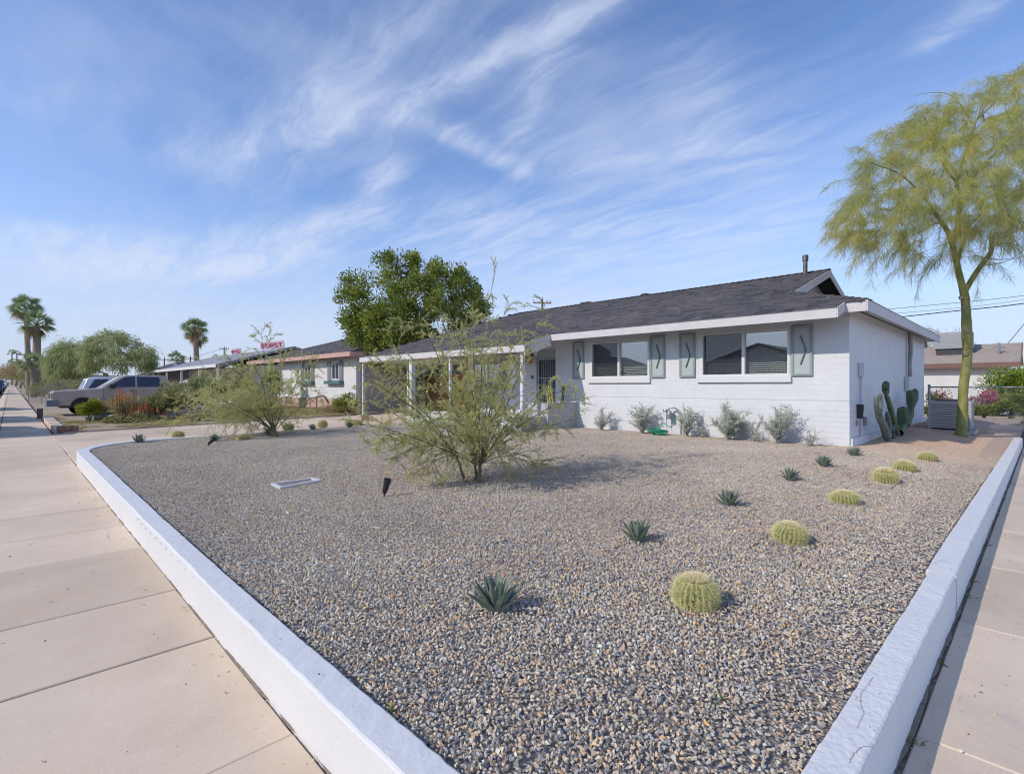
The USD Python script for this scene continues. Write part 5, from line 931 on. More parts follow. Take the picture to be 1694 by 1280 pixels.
# ---------------------------------------------------------------- the neighbours, the street and what lies beyond
plain("teal_paint", (0.07, 0.15, 0.145), 0.5, 0.1); plain("pink_fascia", (0.50, 0.30, 0.25), 0.7, 0.2, 4.0); plain("louvre_grey", (0.22, 0.22, 0.22), 0.6, 0.1); plain("stucco_white", (0.60, 0.585, 0.57), 0.8, 0.06, 2.0, 0.002, 60)
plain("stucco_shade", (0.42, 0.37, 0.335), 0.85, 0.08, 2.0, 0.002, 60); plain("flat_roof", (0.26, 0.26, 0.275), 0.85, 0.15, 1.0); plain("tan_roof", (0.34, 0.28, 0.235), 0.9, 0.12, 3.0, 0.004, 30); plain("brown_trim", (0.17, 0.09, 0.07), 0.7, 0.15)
plain("truck_paint", (0.36, 0.27, 0.225), 0.4, 0.12, 3.0, col2=(0.47, 0.375, 0.32), coat=0.15, metallic=0.2); plain("tyre_rubber", (0.02, 0.02, 0.02), 0.85, 0.2); plain("rim_metal", (0.4, 0.4, 0.41), 0.35, 0.1, metallic=0.8); plain("bumper_grey", (0.20, 0.205, 0.22), 0.5, 0.08)
plain("car_glass", (0.015, 0.02, 0.03), 0.06, 0.1, spec=0.8); plain("lamp_glass", (0.6, 0.58, 0.55), 0.15, 0.05); plain("amber_glass", (0.55, 0.20, 0.04), 0.2, 0.05); plain("white_car", (0.66, 0.67, 0.69), 0.3, 0.03, coat=0.4); plain("dark_car", (0.03, 0.035, 0.05), 0.3, 0.1, coat=0.4); plain("silver_car", (0.36, 0.38, 0.40), 0.3, 0.05, metallic=0.5, coat=0.3); plain("blue_car", (0.05, 0.10, 0.22), 0.3, 0.05, coat=0.4)
plain("palm_trunk", (0.20, 0.145, 0.10), 0.9, 0.3, 6.0, 0.01, 20, col2=(0.32, 0.25, 0.18)); island("palm_frond", ramp((0.14, 0.20, 0.09), (0.28, 0.36, 0.15), (0.42, 0.48, 0.25), (0.24, 0.31, 0.15)), 0.35, trans=0.4); island("dead_frond", ramp((0.26, 0.17, 0.09), (0.38, 0.27, 0.15), (0.30, 0.21, 0.12)), 0.8, trans=0.2)
island("green_leaf", ramp((0.07, 0.12, 0.025), (0.16, 0.225, 0.04), (0.30, 0.34, 0.06), (0.42, 0.43, 0.08)), 0.42, trans=0.45, clump=0.5, cscale=0.7); island("mesquite_leaf", ramp((0.20, 0.24, 0.10), (0.33, 0.37, 0.15), (0.48, 0.50, 0.20), (0.28, 0.32, 0.15)), 0.6, trans=0.35, clump=0.5, cscale=0.3)
island("olive_leaf", ramp((0.19, 0.20, 0.08), (0.33, 0.31, 0.12), (0.44, 0.38, 0.17), (0.25, 0.27, 0.12)), 0.6, trans=0.3, clump=0.5, cscale=0.4); island("dry_leaf", ramp((0.38, 0.26, 0.13), (0.52, 0.40, 0.21), (0.36, 0.31, 0.14), (0.58, 0.45, 0.27)), 0.7, trans=0.3, clump=0.4)
island("yellow_leaf", ramp((0.22, 0.26, 0.02), (0.40, 0.38, 0.03), (0.15, 0.22, 0.03)), 0.5, trans=0.35); island("bright_leaf", ramp((0.11, 0.20, 0.02), (0.22, 0.32, 0.03), (0.34, 0.38, 0.05), (0.07, 0.13, 0.02)), 0.4, trans=0.35, clump=0.5, cscale=1.2); island("bract_pink", ramp((0.55, 0.03, 0.14), (0.75, 0.10, 0.26), (0.62, 0.05, 0.18)), 0.6, trans=0.4); island("orange_flower", ramp((0.60, 0.16, 0.05), (0.72, 0.27, 0.10), (0.55, 0.20, 0.10)), 0.6, trans=0.3); island("red_leaf", ramp((0.30, 0.07, 0.05), (0.42, 0.15, 0.10), (0.2, 0.14, 0.07)), 0.6, trans=0.3)
island("grey_leaf", ramp((0.20, 0.20, 0.16), (0.31, 0.29, 0.25), (0.25, 0.21, 0.19)), 0.7, trans=0.2, clump=0.4); island("yard_grass", ramp((0.18, 0.22, 0.06), (0.33, 0.32, 0.12), (0.52, 0.42, 0.20), (0.60, 0.48, 0.26)), 0.7, trans=0.3, clump=0.6, cscale=0.5); plain("bark", (0.13, 0.10, 0.075), 0.9, 0.3, 10.0, 0.006, 30); plain("pole_wood", (0.17, 0.105, 0.07), 0.9, 0.2, 8.0)
plain("orange_plastic", (0.60, 0.11, 0.04), 0.5, 0.1); plain("white_plastic", (0.62, 0.66, 0.70), 0.5, 0.08, 8); plain("sign_red", (0.50, 0.05, 0.10), 0.5, 0.1); plain("sign_white", (0.74, 0.50, 0.55), 0.6, 0.06); plain("blue_plastic", (0.20, 0.35, 0.50), 0.5, 0.1); plain("wire_black", (0.02, 0.02, 0.022), 0.7); plain("galvanised", (0.30, 0.31, 0.32), 0.45, 0.15, 20, metallic=0.6); plain("prickly_skin", (0.17, 0.21, 0.17), 0.65, 0.2, 10)
rg = np.random.default_rng(99)
def bush(name, label, c, size, n, leaf, mt, seed, group=None, stems=8, up=.3, lumps=16, cat="bush", second=None, low=.2):
    """Leaves spread through many lumps, on stems from the ground."""
    r = np.random.default_rng(seed); c = np.asarray(c, float); t = thing(name, label, cat, c, group); S, L = MB(), MB(); P, D, Nn = [], [], []; size = np.asarray(size, float)
    ax = np.array([RT, FW, UPV])
    for k in range(lumps):
        d = r.normal(size=3); d /= np.linalg.norm(d); d[2] = abs(d[2]) if r.random() > low else d[2] * .6; q = d * r.uniform(.35, .92); ctr = c + (q * size) @ ax + [0, 0, size[2] * .95]; s = r.uniform(.22, .42)
        if k < stems: S.tube(curve([c + r.normal(0, .05, 3) * [1, 1, 0], c + (ctr - c) * [.35, .35, .55], ctr], 5), (.012 + .012 * size[2], .006), 5, False)
        m = n // lumps; g = r.normal(size=(m, 3)); g /= np.linalg.norm(g, axis=1, keepdims=True); rad = r.uniform(.45, 1.08, (m, 1)); P.append(ctr + (g * rad * s * size * 1.1) @ ax); D.append(g @ ax * .7 + r.normal(size=(m, 3)) * .6 + [0, 0, up])
    P, D = np.vstack(P), np.vstack(D); ok = P[:, 2] > c[2] + .01; P, D = P[ok], D[ok]
    L.leaves(P, D, r.normal(size=P.shape) + [0, 0, .8], r.uniform(leaf[0], leaf[1], len(P)), r.uniform(leaf[0], leaf[1], len(P)) * leaf[2])
    part(t, "stems", S, "shrub_bark"); part(t, "foliage", L, mt, kind="stuff")
    if second:
        m = second[1]; i = r.integers(0, len(P), m * 3); i = i[np.argsort(-P[i, 2] + r.normal(0, .25 * size[2], len(i)))][:m]; F2 = MB(); F2.leaves(P[i] + r.normal(0, .03, (m, 3)), D[i] + [0, 0, .5], r.normal(size=(m, 3)), second[2], second[2] * .7); part(t, "flowers", F2, second[0], kind="stuff")
    return t
def tuft(name, label, c, R, H, n, mt, seed, w=.012, group=None, cat="grass tuft", bend=.5, flowers=None):
    r = np.random.default_rng(seed); t = thing(name, label, cat, c, group); c = np.asarray(c, float); q = r.normal(0, R * .35, (n, 3)) * [1, 1, 0]; d = q * 1.6 / R + r.normal(0, .3, (n, 3)); d[:, 2] = 1.0; L = MB(); L.blades(c + q, d, r.uniform(.5, 1.05, n) * H, w, bend, r); part(t, "blades", L, mt, kind="stuff")
    if flowers:
        F, S = MB(), MB()
        for k in range(flowers[1]):
            b = c + r.normal(0, R * .4, 3) * [1, 1, 0]; e = b + [0, 0, flowers[2] * r.uniform(.8, 1.1)] + r.normal(0, .03, 3); S.tube([b, e], .008, 4); m = 60; u = r.uniform(.72, 1, m)[:, None]; F.blades(b + (e - b) * u, r.normal(size=(m, 3)) - [0, 0, .8], .06 * (1.3 - u[:, 0]) * 2, .02, .2, r)
        part(t, "flower_stalk", S, "dry_leaf", kind=None) if False else part(t, "flower_stalk", S, "shrub_bark"); part(t, "flowers", F, flowers[0], kind="stuff")
    return t
def atg(px, d): p = atd(px, 640, d); p[2] = float(gnd(p[0], p[1])) - .02; return p

# neighbour's yard
yx, yy = np.linspace(1.3, 12, 30), np.concatenate([[20.44], np.linspace(20.48, 36, 36)])
def yz(x, y): x, y = np.asarray(x, float), np.asarray(y, float); return gnd(x, y) + .05 + .02 * np.maximum(x - 1, 0) * .9 + .05 * (meshkit.fbm(np.stack([x * 1.2, y * 1.2, x * 0], -1), 3, 8) - .5)
top("neighbour_yard", sheet(yx, yy, lambda x, y: yz(x, y) - .25 * (y < 20.46)), "desert_dirt", kind="structure")
n = 110000; P = np.column_stack([rg.uniform(1.35, 11.6, n), rg.uniform(20.5, 33, n)]); keep = meshkit.fbm(np.column_stack([P * .9, P[:, :1] * 0]), 4, 3) > .40; keep &= ~((P[:, 1] > 27.6) & (P[:, 0] < 3.5)); P = P[keep]; P = np.column_stack([P, yz(P[:, 0], P[:, 1])]); D = rg.normal(size=P.shape) * [.7, .7, .2] + [0, 0, .8]
gmb = MB(); gmb.blades(P, D, rg.uniform(.04, .17, len(P)), .012, .6, rg); top("dry_grass", gmb, "yard_grass", "patchy dry grass of the neighbour's yard beyond the driveway", "grass", kind="stuff")
def oy(px, py_): return ong(px, py_, yz)
def brick_edge(label, a, b, h, w, mt, cat="edging", name="yard_edging", nb=6):
    t = thing(name, label, cat, a); d = b - a; L_ = np.linalg.norm(d); d = d / L_; sd = np.cross(UPV, d)
    for k in range(nb): part(t, "brick", MB().obox(a + d * (k + .5) * L_ / nb + [0, 0, h / 2 + rg.uniform(-.004, .004)], np.array([d, sd, UPV]), (L_ / nb / 2 - .006, w / 2, h / 2)), mt)
a = np.array((1.14, 20.62, .02)); t = thing("brick_kerb_end", "reddish brick kerb block at the corner where pavement meets the driveway", "kerb", a)
for k in range(3):
    for j in range(2): part(t, "brick", MB().box(1.16 + k * .17, 1.16 + k * .17 + .164, 20.55, 20.75, .02 + j * .135, .02 + j * .135 + .13), "red_brick")
kr = MB()
for k in range(9): kr.box(1.14 + .01 * (k % 2), 1.42, 20.78 + k * .8, 21.54 + k * .8, .0, .18 + .01 * k)
part(t, "kerb_stone", kr, "tan_concrete")
a = oy(66, 690); top("wooden_stub", MB().box(a[0] - .09, a[0] + .09, a[1] - .09, a[1] + .09, a[2] - .05, a[2] + .33).box(a[0] - .1, a[0] + .1, a[1] - .1, a[1] + .1, a[2] + .331, a[2] + .36), "brown_trim", "short dark wooden stub post beside the far pavement", "post", base=a)
# neighbour house
nh = thing("neighbour_house", "white neighbour house with pinkish fascia, dark hip roof and two shuttered windows", "house", (11.4, 21.6, .2)); NX, NY = 11.4, 21.6
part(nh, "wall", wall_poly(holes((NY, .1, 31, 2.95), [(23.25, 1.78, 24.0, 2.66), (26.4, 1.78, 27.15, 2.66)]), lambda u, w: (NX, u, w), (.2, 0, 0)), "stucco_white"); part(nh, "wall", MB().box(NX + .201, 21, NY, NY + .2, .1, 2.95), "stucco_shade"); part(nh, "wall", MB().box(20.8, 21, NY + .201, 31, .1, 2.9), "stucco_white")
for k in range(14): part(nh, "base_brick", MB().box(NX - .10 - .008 * (k % 2), NX - .002, NY + .02 + k * .66, NY + .64 + k * .66, .1, .86 + .01 * (k % 3)), "tan_brick")
nr_ = MB(); NF = lambda x, y: 3.0 + SL * (x - 10.85)
for pl, fz in ((Polygon([(10.85, 21.1), (16.2, 23.6), (16.2, 29.2), (10.85, 34.5)]), NF), (Polygon([(10.85, 21.1), (21.5, 21.1), (16.2, 23.6)]), lambda x, y: 3.0 + (y - 21.1) * .693), (Polygon([(21.5, 21.1), (16.2, 23.6), (16.2, 29.2), (21.5, 34.5)]), lambda x, y: 3.0 + SL * (21.5 - x)), (Polygon([(10.85, 34.5), (16.2, 29.2), (21.5, 34.5)]), lambda x, y: 3.0 + (34.5 - y) * .327)):
    nr_.prism(pl, lambda x, y, fz=fz: (fz(x, y) - .12, fz(x, y)))
nrf = part(nh, "roof", nr_, "roof_felt"); shn = MB(); courses(Polygon([(10.85, 21.1), (16.2, 23.6), (16.2, 29.2), (10.85, 34.5)]), NF, (1, 0), (0, -1), exp=.2, seed=8, mb=shn); part(nh, "shingle_courses", shn, "roof_shingle", kind="stuff")
part(nh, "fascia", MB().box(10.82, 10.848, 21.1, 34.5, 2.80, 3.0), "pink_fascia"); part(nh, "fascia", MB().box(10.849, 21.5, 21.07, 21.098, 2.80, 3.0), "pink_fascia")
part(nh, "wall", MB().box(12.5, 12.7, 31.0, 34.0, .1, 2.9), "stucco_white")
for y in (31.2, 34.2): part(nh, "porch_post", MB().box(11.0, 11.12, y, y + .12, .2, 2.9), "trim_white")
for y0, y1 in ((23.25, 24.0), (26.4, 27.15)):
    m = MB()
    for b in ((y0, y0 + .06, 1.78, 2.66), (y1 - .06, y1, 1.78, 2.66), (y0 + .06, y1 - .06, 1.78, 1.84), (y0 + .06, y1 - .06, 2.60, 2.66), ((y0 + y1) / 2 - .02, (y0 + y1) / 2 + .02, 1.84, 2.60)): m.box(NX - .03, NX + .08, *b)
    w = part(nh, "window", m, "trim_white"); part(w, "pane", MB().box(NX + .03, NX + .04, y0 + .061, y1 - .061, 1.841, 2.599), "car_glass"); part(w, "flower_box", MB().box(NX - .22, NX - .002, y0 - .45, y1 + .45, 1.58, 1.74), "teal_paint")
    for a, b in ((y0 - .42, y0 - .02), (y1 + .02, y1 + .42)): 
        s_ = part(nh, "shutter", MB().box(NX - .05, NX - .003, a, b, 1.76, 2.68), "louvre_grey"); lv_ = MB()
        for z in np.arange(1.82, 2.62, .07): lv_.box(NX - .062, NX - .051, a + .04, b - .04, z, z + .05)
        part(s_, "louvres", lv_, "louvre_grey", kind="stuff")
# fence and gate between the houses
gp = atx(624, 640, 15.2); y1g, y0g = gp[1], 17.9
gt = thing("wooden_gate", "brown board gate with a pale orange post between the two houses", "gate", (15.2, y1g, .25)); part(gt, "post", MB().box(15.12, 15.26, y1g - .07, y1g + .07, .2, 2.45), "orange_wood"); nb = 16
for k in range(nb): part(gt, "board", MB().box(15.2, 15.225, y0g + (y1g - .08 - y0g) * k / nb + .006, y0g + (y1g - .08 - y0g) * (k + 1) / nb - .006, .28, 2.05 + .01 * (k % 3)), "wood_gate")
for z in (.6, 1.7): part(gt, "rail", MB().box(15.226, 15.27, y0g, y1g - .08, z, z + .09), "wood_gate")
# broadleaf tree between the houses
def broadleaf(label, base, outline, d0, depth, ncl, nper, leaf, mt, seed, twig_r=.03, name="broadleaf_tree", hub=None, droop=0.0, blade=None, low=.5, trunk=(.22, .12), spread=.42):
    r = np.random.default_rng(seed); t = thing(name, label, "tree", base); S, L = MB(), MB(); OUT_ = Polygon(outline); x0, y0, x1, y1 = OUT_.bounds; hub = atd(*hub, d0)
    tk = curve([base - [0, 0, .1], (base + hub) / 2 + r.normal(0, .08, 3), hub], 6); S0 = MB().tube(tk, trunk, 9); part(t, "trunk", S0, "bark", smooth=50); pts = []
    while len(pts) < ncl:
        px, py_ = r.uniform(x0, x1), r.uniform(y0, y1); q = Point(px, py_)
        if OUT_.contains(q):
            db = OUT_.exterior.distance(q); u = r.uniform(-1, 1); u = math.copysign(abs(u) ** low, u); pts.append(atd(px, py_, d0 + u * depth * min(1, db / (.45 * (y1 - y0))) ** .5))
    sc_ = d0 / FPX * (x1 - x0); ends = attach(S, [tk[-3:]], pts, twig_r, r, order=hub); part(t, "limbs", S, "bark")
    for a, p in ends:
        o = p - hub; o /= max(np.linalg.norm(o), 1e-6); g = r.normal(size=(nper, 3)); g /= np.linalg.norm(g, axis=1, keepdims=True); q = p + g * r.uniform(.2, 1, (nper, 1)) * spread * r.uniform(.6, 1.3)
        dd = g * .6 + o * .4 + r.normal(size=(nper, 3)) * .5 + [0, 0, -droop]
        if blade: L.blades(q, dd, r.uniform(blade[0], blade[1], nper), blade[2], .8, r)
        else: L.leaves(q, dd, r.normal(size=(nper, 3)) * .8 + o + [0, 0, .8], r.uniform(leaf[0], leaf[1], nper), r.uniform(leaf[0], leaf[1], nper) * .5)
    part(t, "foliage", L, mt, kind="stuff"); return t
bt = atg(668, 24.5); bt[2] = .25
broadleaf("tall dense green broadleaf tree rising between the two houses", bt, [(562, 498), (578, 462), (608, 442), (636, 424), (676, 417), (696, 440), (716, 434), (758, 444), (784, 468), (802, 502), (806, 520), (786, 548), (742, 566), (700, 598), (650, 612), (606, 598), (586, 570), (570, 540)], 24.5, 3.0, 300, 150, (.10, .19), "green_leaf", 4, hub=(680, 560), twig_r=.035, spread=.46)
broadleaf("lower green tree seen under the porch roof between the houses", atg(735, 27.5), [(640, 610), (700, 600), (800, 600), (820, 640), (800, 668), (700, 672), (640, 665)], 27.5, 2.0, 90, 110, (.08, .15), "green_leaf", 5, hub=(735, 645), twig_r=.025, spread=.5)
# mesquites and palms far left
broadleaf("wide mesquite tree with drooping grey green foliage, behind the tan truck", atg(172, 47), [(130, 585), (138, 566), (150, 553), (175, 548), (200, 550), (212, 560), (225, 562), (245, 568), (258, 588), (260, 603), (240, 610), (225, 600), (212, 596), (205, 612), (190, 616), (178, 604), (165, 600), (158, 616), (145, 620), (135, 606)], 47, 3.0, 105, 95, None, "mesquite_leaf", 6, hub=(175, 618), twig_r=.05, droop=.6, blade=(.25, .55, .045), spread=.55, name="mesquite_tree", trunk=(.3, .2))
broadleaf("bushy mesquite tree beside the two tall palms", atg(98, 50), [(74, 590), (85, 572), (105, 566), (128, 572), (140, 588), (146, 618), (130, 632), (100, 632), (80, 620)], 50, 2.5, 85, 95, None, "mesquite_leaf", 7, hub=(105, 622), twig_r=.05, droop=.6, blade=(.3, .65, .045), spread=.72, name="mesquite_tree", trunk=(.3, .2))
def palm(label, px, py_, d, R, seed, nf=34, trunk_r=.24, skirt=True, group=None):
    r = np.random.default_rng(seed); b = atg(px[0], d); h = atd(px[1], py_, d); t = thing("fan_palm", label, "palm tree", b, group); tk = curve([b, (b + h) / 2 + r.normal(0, .1, 3) * [1, 1, 0], h - [0, 0, .2 * R]], 8); part(t, "trunk", MB().tube(tk, (trunk_r * 1.15, trunk_r * .85), 9), "palm_trunk", smooth=50); L, Dd, S = MB(), MB(), MB()
    for k in range(nf + (9 if skirt else 0)):
        dead = k >= nf; az = k * 2.4 + r.normal(0, .2); el = math.asin(r.uniform(-.55, .98)) if not dead else r.uniform(-1.35, -.7); o = np.array([math.cos(az) * math.cos(el), math.sin(az) * math.cos(el), math.sin(el)]); pl_ = R * r.uniform(.35, .62) * (.7 if dead else 1); c = h + o * pl_ - [0, 0, .05 * R]; (Dd if dead else S).tube([h - [0, 0, .1 * R], c], .025, 3, False)
        sd = np.cross(o, UPV); sd /= max(np.linalg.norm(sd), 1e-6); upn = np.cross(sd, o); tw_ = r.uniform(-1.1, 1.1); sd, upn = sd * math.cos(tw_) + upn * math.sin(tw_), upn * math.cos(tw_) - sd * math.sin(tw_); m = 13; an = np.linspace(-1.25, 1.25, m); dd = o * np.cos(an)[:, None] + sd * np.sin(an)[:, None] + upn * .12; (Dd if dead else L).blades(np.tile(c, (m, 1)), dd, R * r.uniform(.5, .72) * (.6 + .4 * np.cos(an)), R * .05, .35 if not dead else .9, r, side=np.tile(upn, (m, 1)) * .35 + np.cross(dd, upn))
    part(t, "fronds", L, "palm_frond", kind="stuff"); part(t, "frond_stalks", S, "palm_frond")
    if skirt: part(t, "dead_skirt", Dd, "dead_frond", kind="stuff")
    return t
palm("taller of the two big fan palms at the left edge", (48, 43), 508, 58, 1.75, 1, 44, .26); palm("slightly shorter big fan palm, right of its taller neighbour at the left edge", (60, 61), 534, 54, 1.75, 2, 40, .36)
palm("low young fan palm in front of the two big palms", (54, 51), 600, 52, 1.5, 3, 26, .3, False); palm("leftmost palm of the close pair behind the neighbours' roofs", (327, 322), 541, 72, 1.75, 4, 40, .24); palm("palm with the thinner trunk in the close pair behind the neighbours' roofs", (331, 326), 555, 75, 1.7, 5, 34, .2)
palm("low fan palm peeping over the long roof, left of the palm pair", (292, 292), 592, 70, 1.2, 6, 26, .25, False)
for k, (px, py_) in enumerate(((20, 583), (28, 584), (20, 598))): palm(("tiny distant palm, left of a pair far down the street", "tiny distant palm, right of a pair far down the street", "tiny lower distant palm under the pair far down the street")[k], (px, px), py_, 170, 1.4, 10 + k, 18, .2, False, "distant palms down the street")
# shrubs of the far yards
B = lambda px, d: atg(px, d)
for k, (px, d, size, nn, leaf, mt, lab) in enumerate([(150, 36, (2.6, 1.4, .95), 5200, (.06, .12, .5), "olive_leaf", "broad olive hedge behind the truck's hood"), (120, 41, (2.4, 1.4, 1.0), 4200, (.07, .13, .5), "grey_leaf", "greyish shrub between truck and mesquite"), (95, 43, (1.8, 1.5, .8), 3600, (.08, .14, .5), "olive_leaf", "low olive shrub left of the truck, behind the wire fence"),
    (60, 62, (3.0, 2, 1.4), 3800, (.12, .2, .5), "olive_leaf", "olive shrub at the foot of the big palms"), (44, 86, (4.2, 3, 2.6), 4200, (.16, .28, .5), "dry_leaf", "brownish tree mass beyond the palms along the pavement"), (34, 104, (4, 3, 2.9), 3400, (.2, .34, .5), "olive_leaf", "rounded olive tree farther along the pavement"), (26, 150, (4, 3, 2.6), 2400, (.25, .4, .5), "olive_leaf", "small distant tree at the end of the pavement"),
    (72, 52, (1.3, 1.0, .7), 1800, (.08, .14, .5), "bright_leaf", "small fresh green shrub by the pavement below the palms"), (8, 190, (5, 3, 3.2), 2000, (.3, .5, .5), "olive_leaf", "distant tree over the parked cars at the left edge"), (-6, 130, (3, 3, 2.4), 1800, (.2, .4, .5), "olive_leaf", "tree at the left edge over the street")]):
    bush("far_shrub", lab, B(px, d), size, nn, leaf, mt, 200 + k, "shrubs and trees along the far yards", lumps=18)
FEET = [4, 6, 18, 18, 24, 28, 26, 26, 4, 2, 12]; GROW = [1, 1.0, .85, .72, .85, .85, 1.0, 1.0, .9, 1, .9]
for k, (px, py_, size, nn, leaf, mt, lab, sec) in enumerate([(147, 694, (.36, .35, .42), 1500, (.05, .09, .6), "yellow_leaf", "yellow green leafy shrub in front of the truck's wheel arch", None), (158, 690, (.42, .4, .42), 1200, (.05, .09, .5), "olive_leaf", "olive shrub between the yellow green shrub and the cactus clump", None), (205, 678, (1.0, .6, .60), 3200, (.06, .12, .3), "dry_leaf", "rusty flowering shrub in front of the truck's cab", None),
    (262, 676, (.9, .7, .62), 2600, (.06, .12, .5), "olive_leaf", "olive shrub right of the truck's cab", None), (300, 668, (1.2, .8, .85), 4200, (.06, .12, .5), "olive_leaf", "big sprawling olive shrub left of the smaller palo verde", None), (345, 655, (1.5, .9, 1.05), 5200, (.06, .12, .5), "mesquite_leaf", "grey green thicket in front of the long porch roof", None), (398, 652, (1.0, .8, 1.0), 3400, (.06, .11, .5), "olive_leaf", "olive thicket behind the smaller palo verde", None), (452, 650, (.55, .5, 1.25), 3000, (.06, .11, .5), "green_leaf", "tall dark green shrub against the neighbour's left wall", None),
    (440, 686, (.8, .5, .35), 1600, (.05, .1, .5), "green_leaf", "low green ground shrub along the neighbour's bed", None), (330, 694, (1.0, .6, .25), 1500, (.05, .09, .4), "grey_leaf", "low greyish weedy clump near the driveway edge", None), (420, 668, (.9, .6, .5), 1800, (.05, .1, .5), "dry_leaf", "dry brownish shrub under the neighbour's left window", None)]):
    p = oy(px, py_ + FEET[k]); bush("yard_shrub", lab, p, np.array(size) * GROW[k], int(nn * 1.3), leaf, mt, 300 + k, "shrubs in the neighbour's yard", lumps=14, second=sec)
tuft("grass_clump", "rounded grassy clump with pinkish tops near the driveway", oy(222, 692), .5, .6, 1500, "yard_grass", 41, .016, flowers=None); tuft("grass_clump", "straw coloured ornamental grass by the neighbour's right window", oy(563, 682), .7, .85, 1500, "dry_leaf", 42, .02); bush("yard_shrub", "dark evergreen shrub beside the straw coloured grass", oy(575, 685), (.65, .5, .45), 2200, (.05, .1, .5), "green_leaf", 350, "shrubs in the neighbour's yard")
tuft("aloe_plant", "tall aloe with orange flower spikes in front of the truck", oy(202, 699), .5, .5, 500, "olive_leaf", 43, .04, cat="aloe", flowers=("orange_flower", 9, 1.25))
tuft("aloe_plant", "low aloe with a mass of red orange flowers, right of the grassy clump", oy(243, 697), .45, .35, 300, "olive_leaf", 44, .04, cat="aloe", flowers=("orange_flower", 16, .62))
def pads(label, p, seed):
    r = np.random.default_rng(seed); t = thing("prickly_pear", label, "cactus", p, "prickly pears in the neighbour's yard"); ic = trimesh.creation.icosphere(2, 1.0); todo = [(p + [0, 0, .02], UPV)]
    for k in range(13):
        b, d = todo[r.integers(len(todo))]; d = d + r.normal(0, .55, 3); d[2] = abs(d[2]); d /= np.linalg.norm(d); L_ = r.uniform(.06, .10); sd = np.cross(d, r.normal(size=3)); sd /= np.linalg.norm(sd); c = b + d * L_; part(t, "pad", MB().add(np.array(ic.vertices) * (L_ * 1.05, L_ * .72, .022) @ np.array([d, sd, np.cross(d, sd)]) + c, ic.faces), "prickly_skin", smooth=True); todo.append((b + d * L_ * 1.9, d))
pads("left clump of grey green prickly pear near the yellow green shrub", oy(160, 697), 3); pads("right clump of grey green prickly pear before the rusty shrub", oy(178, 696), 4)
# odds and ends in that yard
p = oy(236, 688); t = thing("orange_bin", "bright orange plastic bin among the shrubs", "bin", p); part(t, "tub", MB().lathe([(.0, .0), (.24, .0), (.30, .38), (.32, .38), (.32, .42), (.28, .42), (.25, .1), (0, .1)], 20, p), "orange_plastic", smooth=30); part(t, "tub_rim", MB().lathe([(.32, .36), (.345, .37), (.345, .43), (.32, .435)], 20, p), "orange_plastic")
p = oy(258, 690); t = thing("board_stack", "stack of dark weathered boards behind the red orange aloe", "boards", p)
for k in range(12): part(t, "board", MB().obox(p + [.15 + .02 * (k % 3), .1 * (k % 2) - .3 + .12 * (k % 6), .06 + .05 * (k // 2)], np.array([RT, FW, UPV]), (.7 + .05 * (k % 4), .05, .022)), "brown_trim")
p = oy(345, 690); t = thing("white_tarp", "crumpled white and blue tarpaulin lying in the shrubs", "tarpaulin", p); gx2, gy2 = np.meshgrid(np.linspace(-.55, .55, 22), np.linspace(-.3, .3, 12), indexing="ij"); zz = .35 + .22 * meshkit.fbm(np.stack([gx2 * 4, gy2 * 4, gx2 * 0], -1), 4, 2) - .3 * (gx2 ** 2) ; v = p + gx2[..., None] * RT + gy2[..., None] * FW + zz[..., None] * UPV; i = np.arange(21)[:, None] * 12; j = np.arange(11)[None]; part(t, "sheet", MB().add(v.reshape(-1, 3), np.stack([i + j, i + 12 + j, i + 13 + j, i + j + 1], -1).reshape(-1, 4)), "white_plastic", smooth=True); part(t, "blue_corner", MB().add(v[19:, 8:].reshape(-1, 3) + [0, 0, .02], [[0, 4, 5, 1], [1, 5, 6, 2], [2, 6, 7, 3]]), "blue_plastic")
p = oy(283, 692); ic = trimesh.creation.icosphere(2, .13); t = thing("garden_ball", "round white and brown ball shaped pot in the weeds", "pot", p); part(t, "pot", MB().lathe([(0, 0), (.10, .0), (.16, .09), (.15, .19), (.10, .24), (.12, .27), (.09, .27), (.08, .2), (0, .2)], 16, p), "white_plastic", smooth=40)
p = oy(472, 672); t = thing("yard_ornament", "rusty metal spread wing ornament before the neighbour's brick bed", "ornament", oy(524, 686)); c = oy(524, 686); part(t, "stake", MB().tube([c, c + [0, 0, .75]], .02, 6), "brown_trim"); part(t, "wings", MB().tube(curve([c + RT * -.5 + [0, 0, .45], c + RT * -.3 + [0, 0, .68], c + [0, 0, .74], c + RT * .3 + [0, 0, .78], c + RT * .5 + [0, 0, .5]], 6), [.015] + [.05] * 23 + [.015], 6), "brown_trim")
p = oy(410, 668); t = thing("bucket", "pale bucket standing by the neighbour's wall", "bucket", p); part(t, "tub", MB().lathe([(0, 0), (.13, 0), (.16, .36), (.17, .36), (.17, .38), (.14, .38), (.12, .05), (0, .05)], 16, p), "white_plastic", smooth=30); part(t, "handle", MB().tube(curve([p + RT * -.16 + [0, 0, .36], p + [0, 0, .5], p + RT * .16 + [0, 0, .36]], 6), .008, 5), "galvanised")
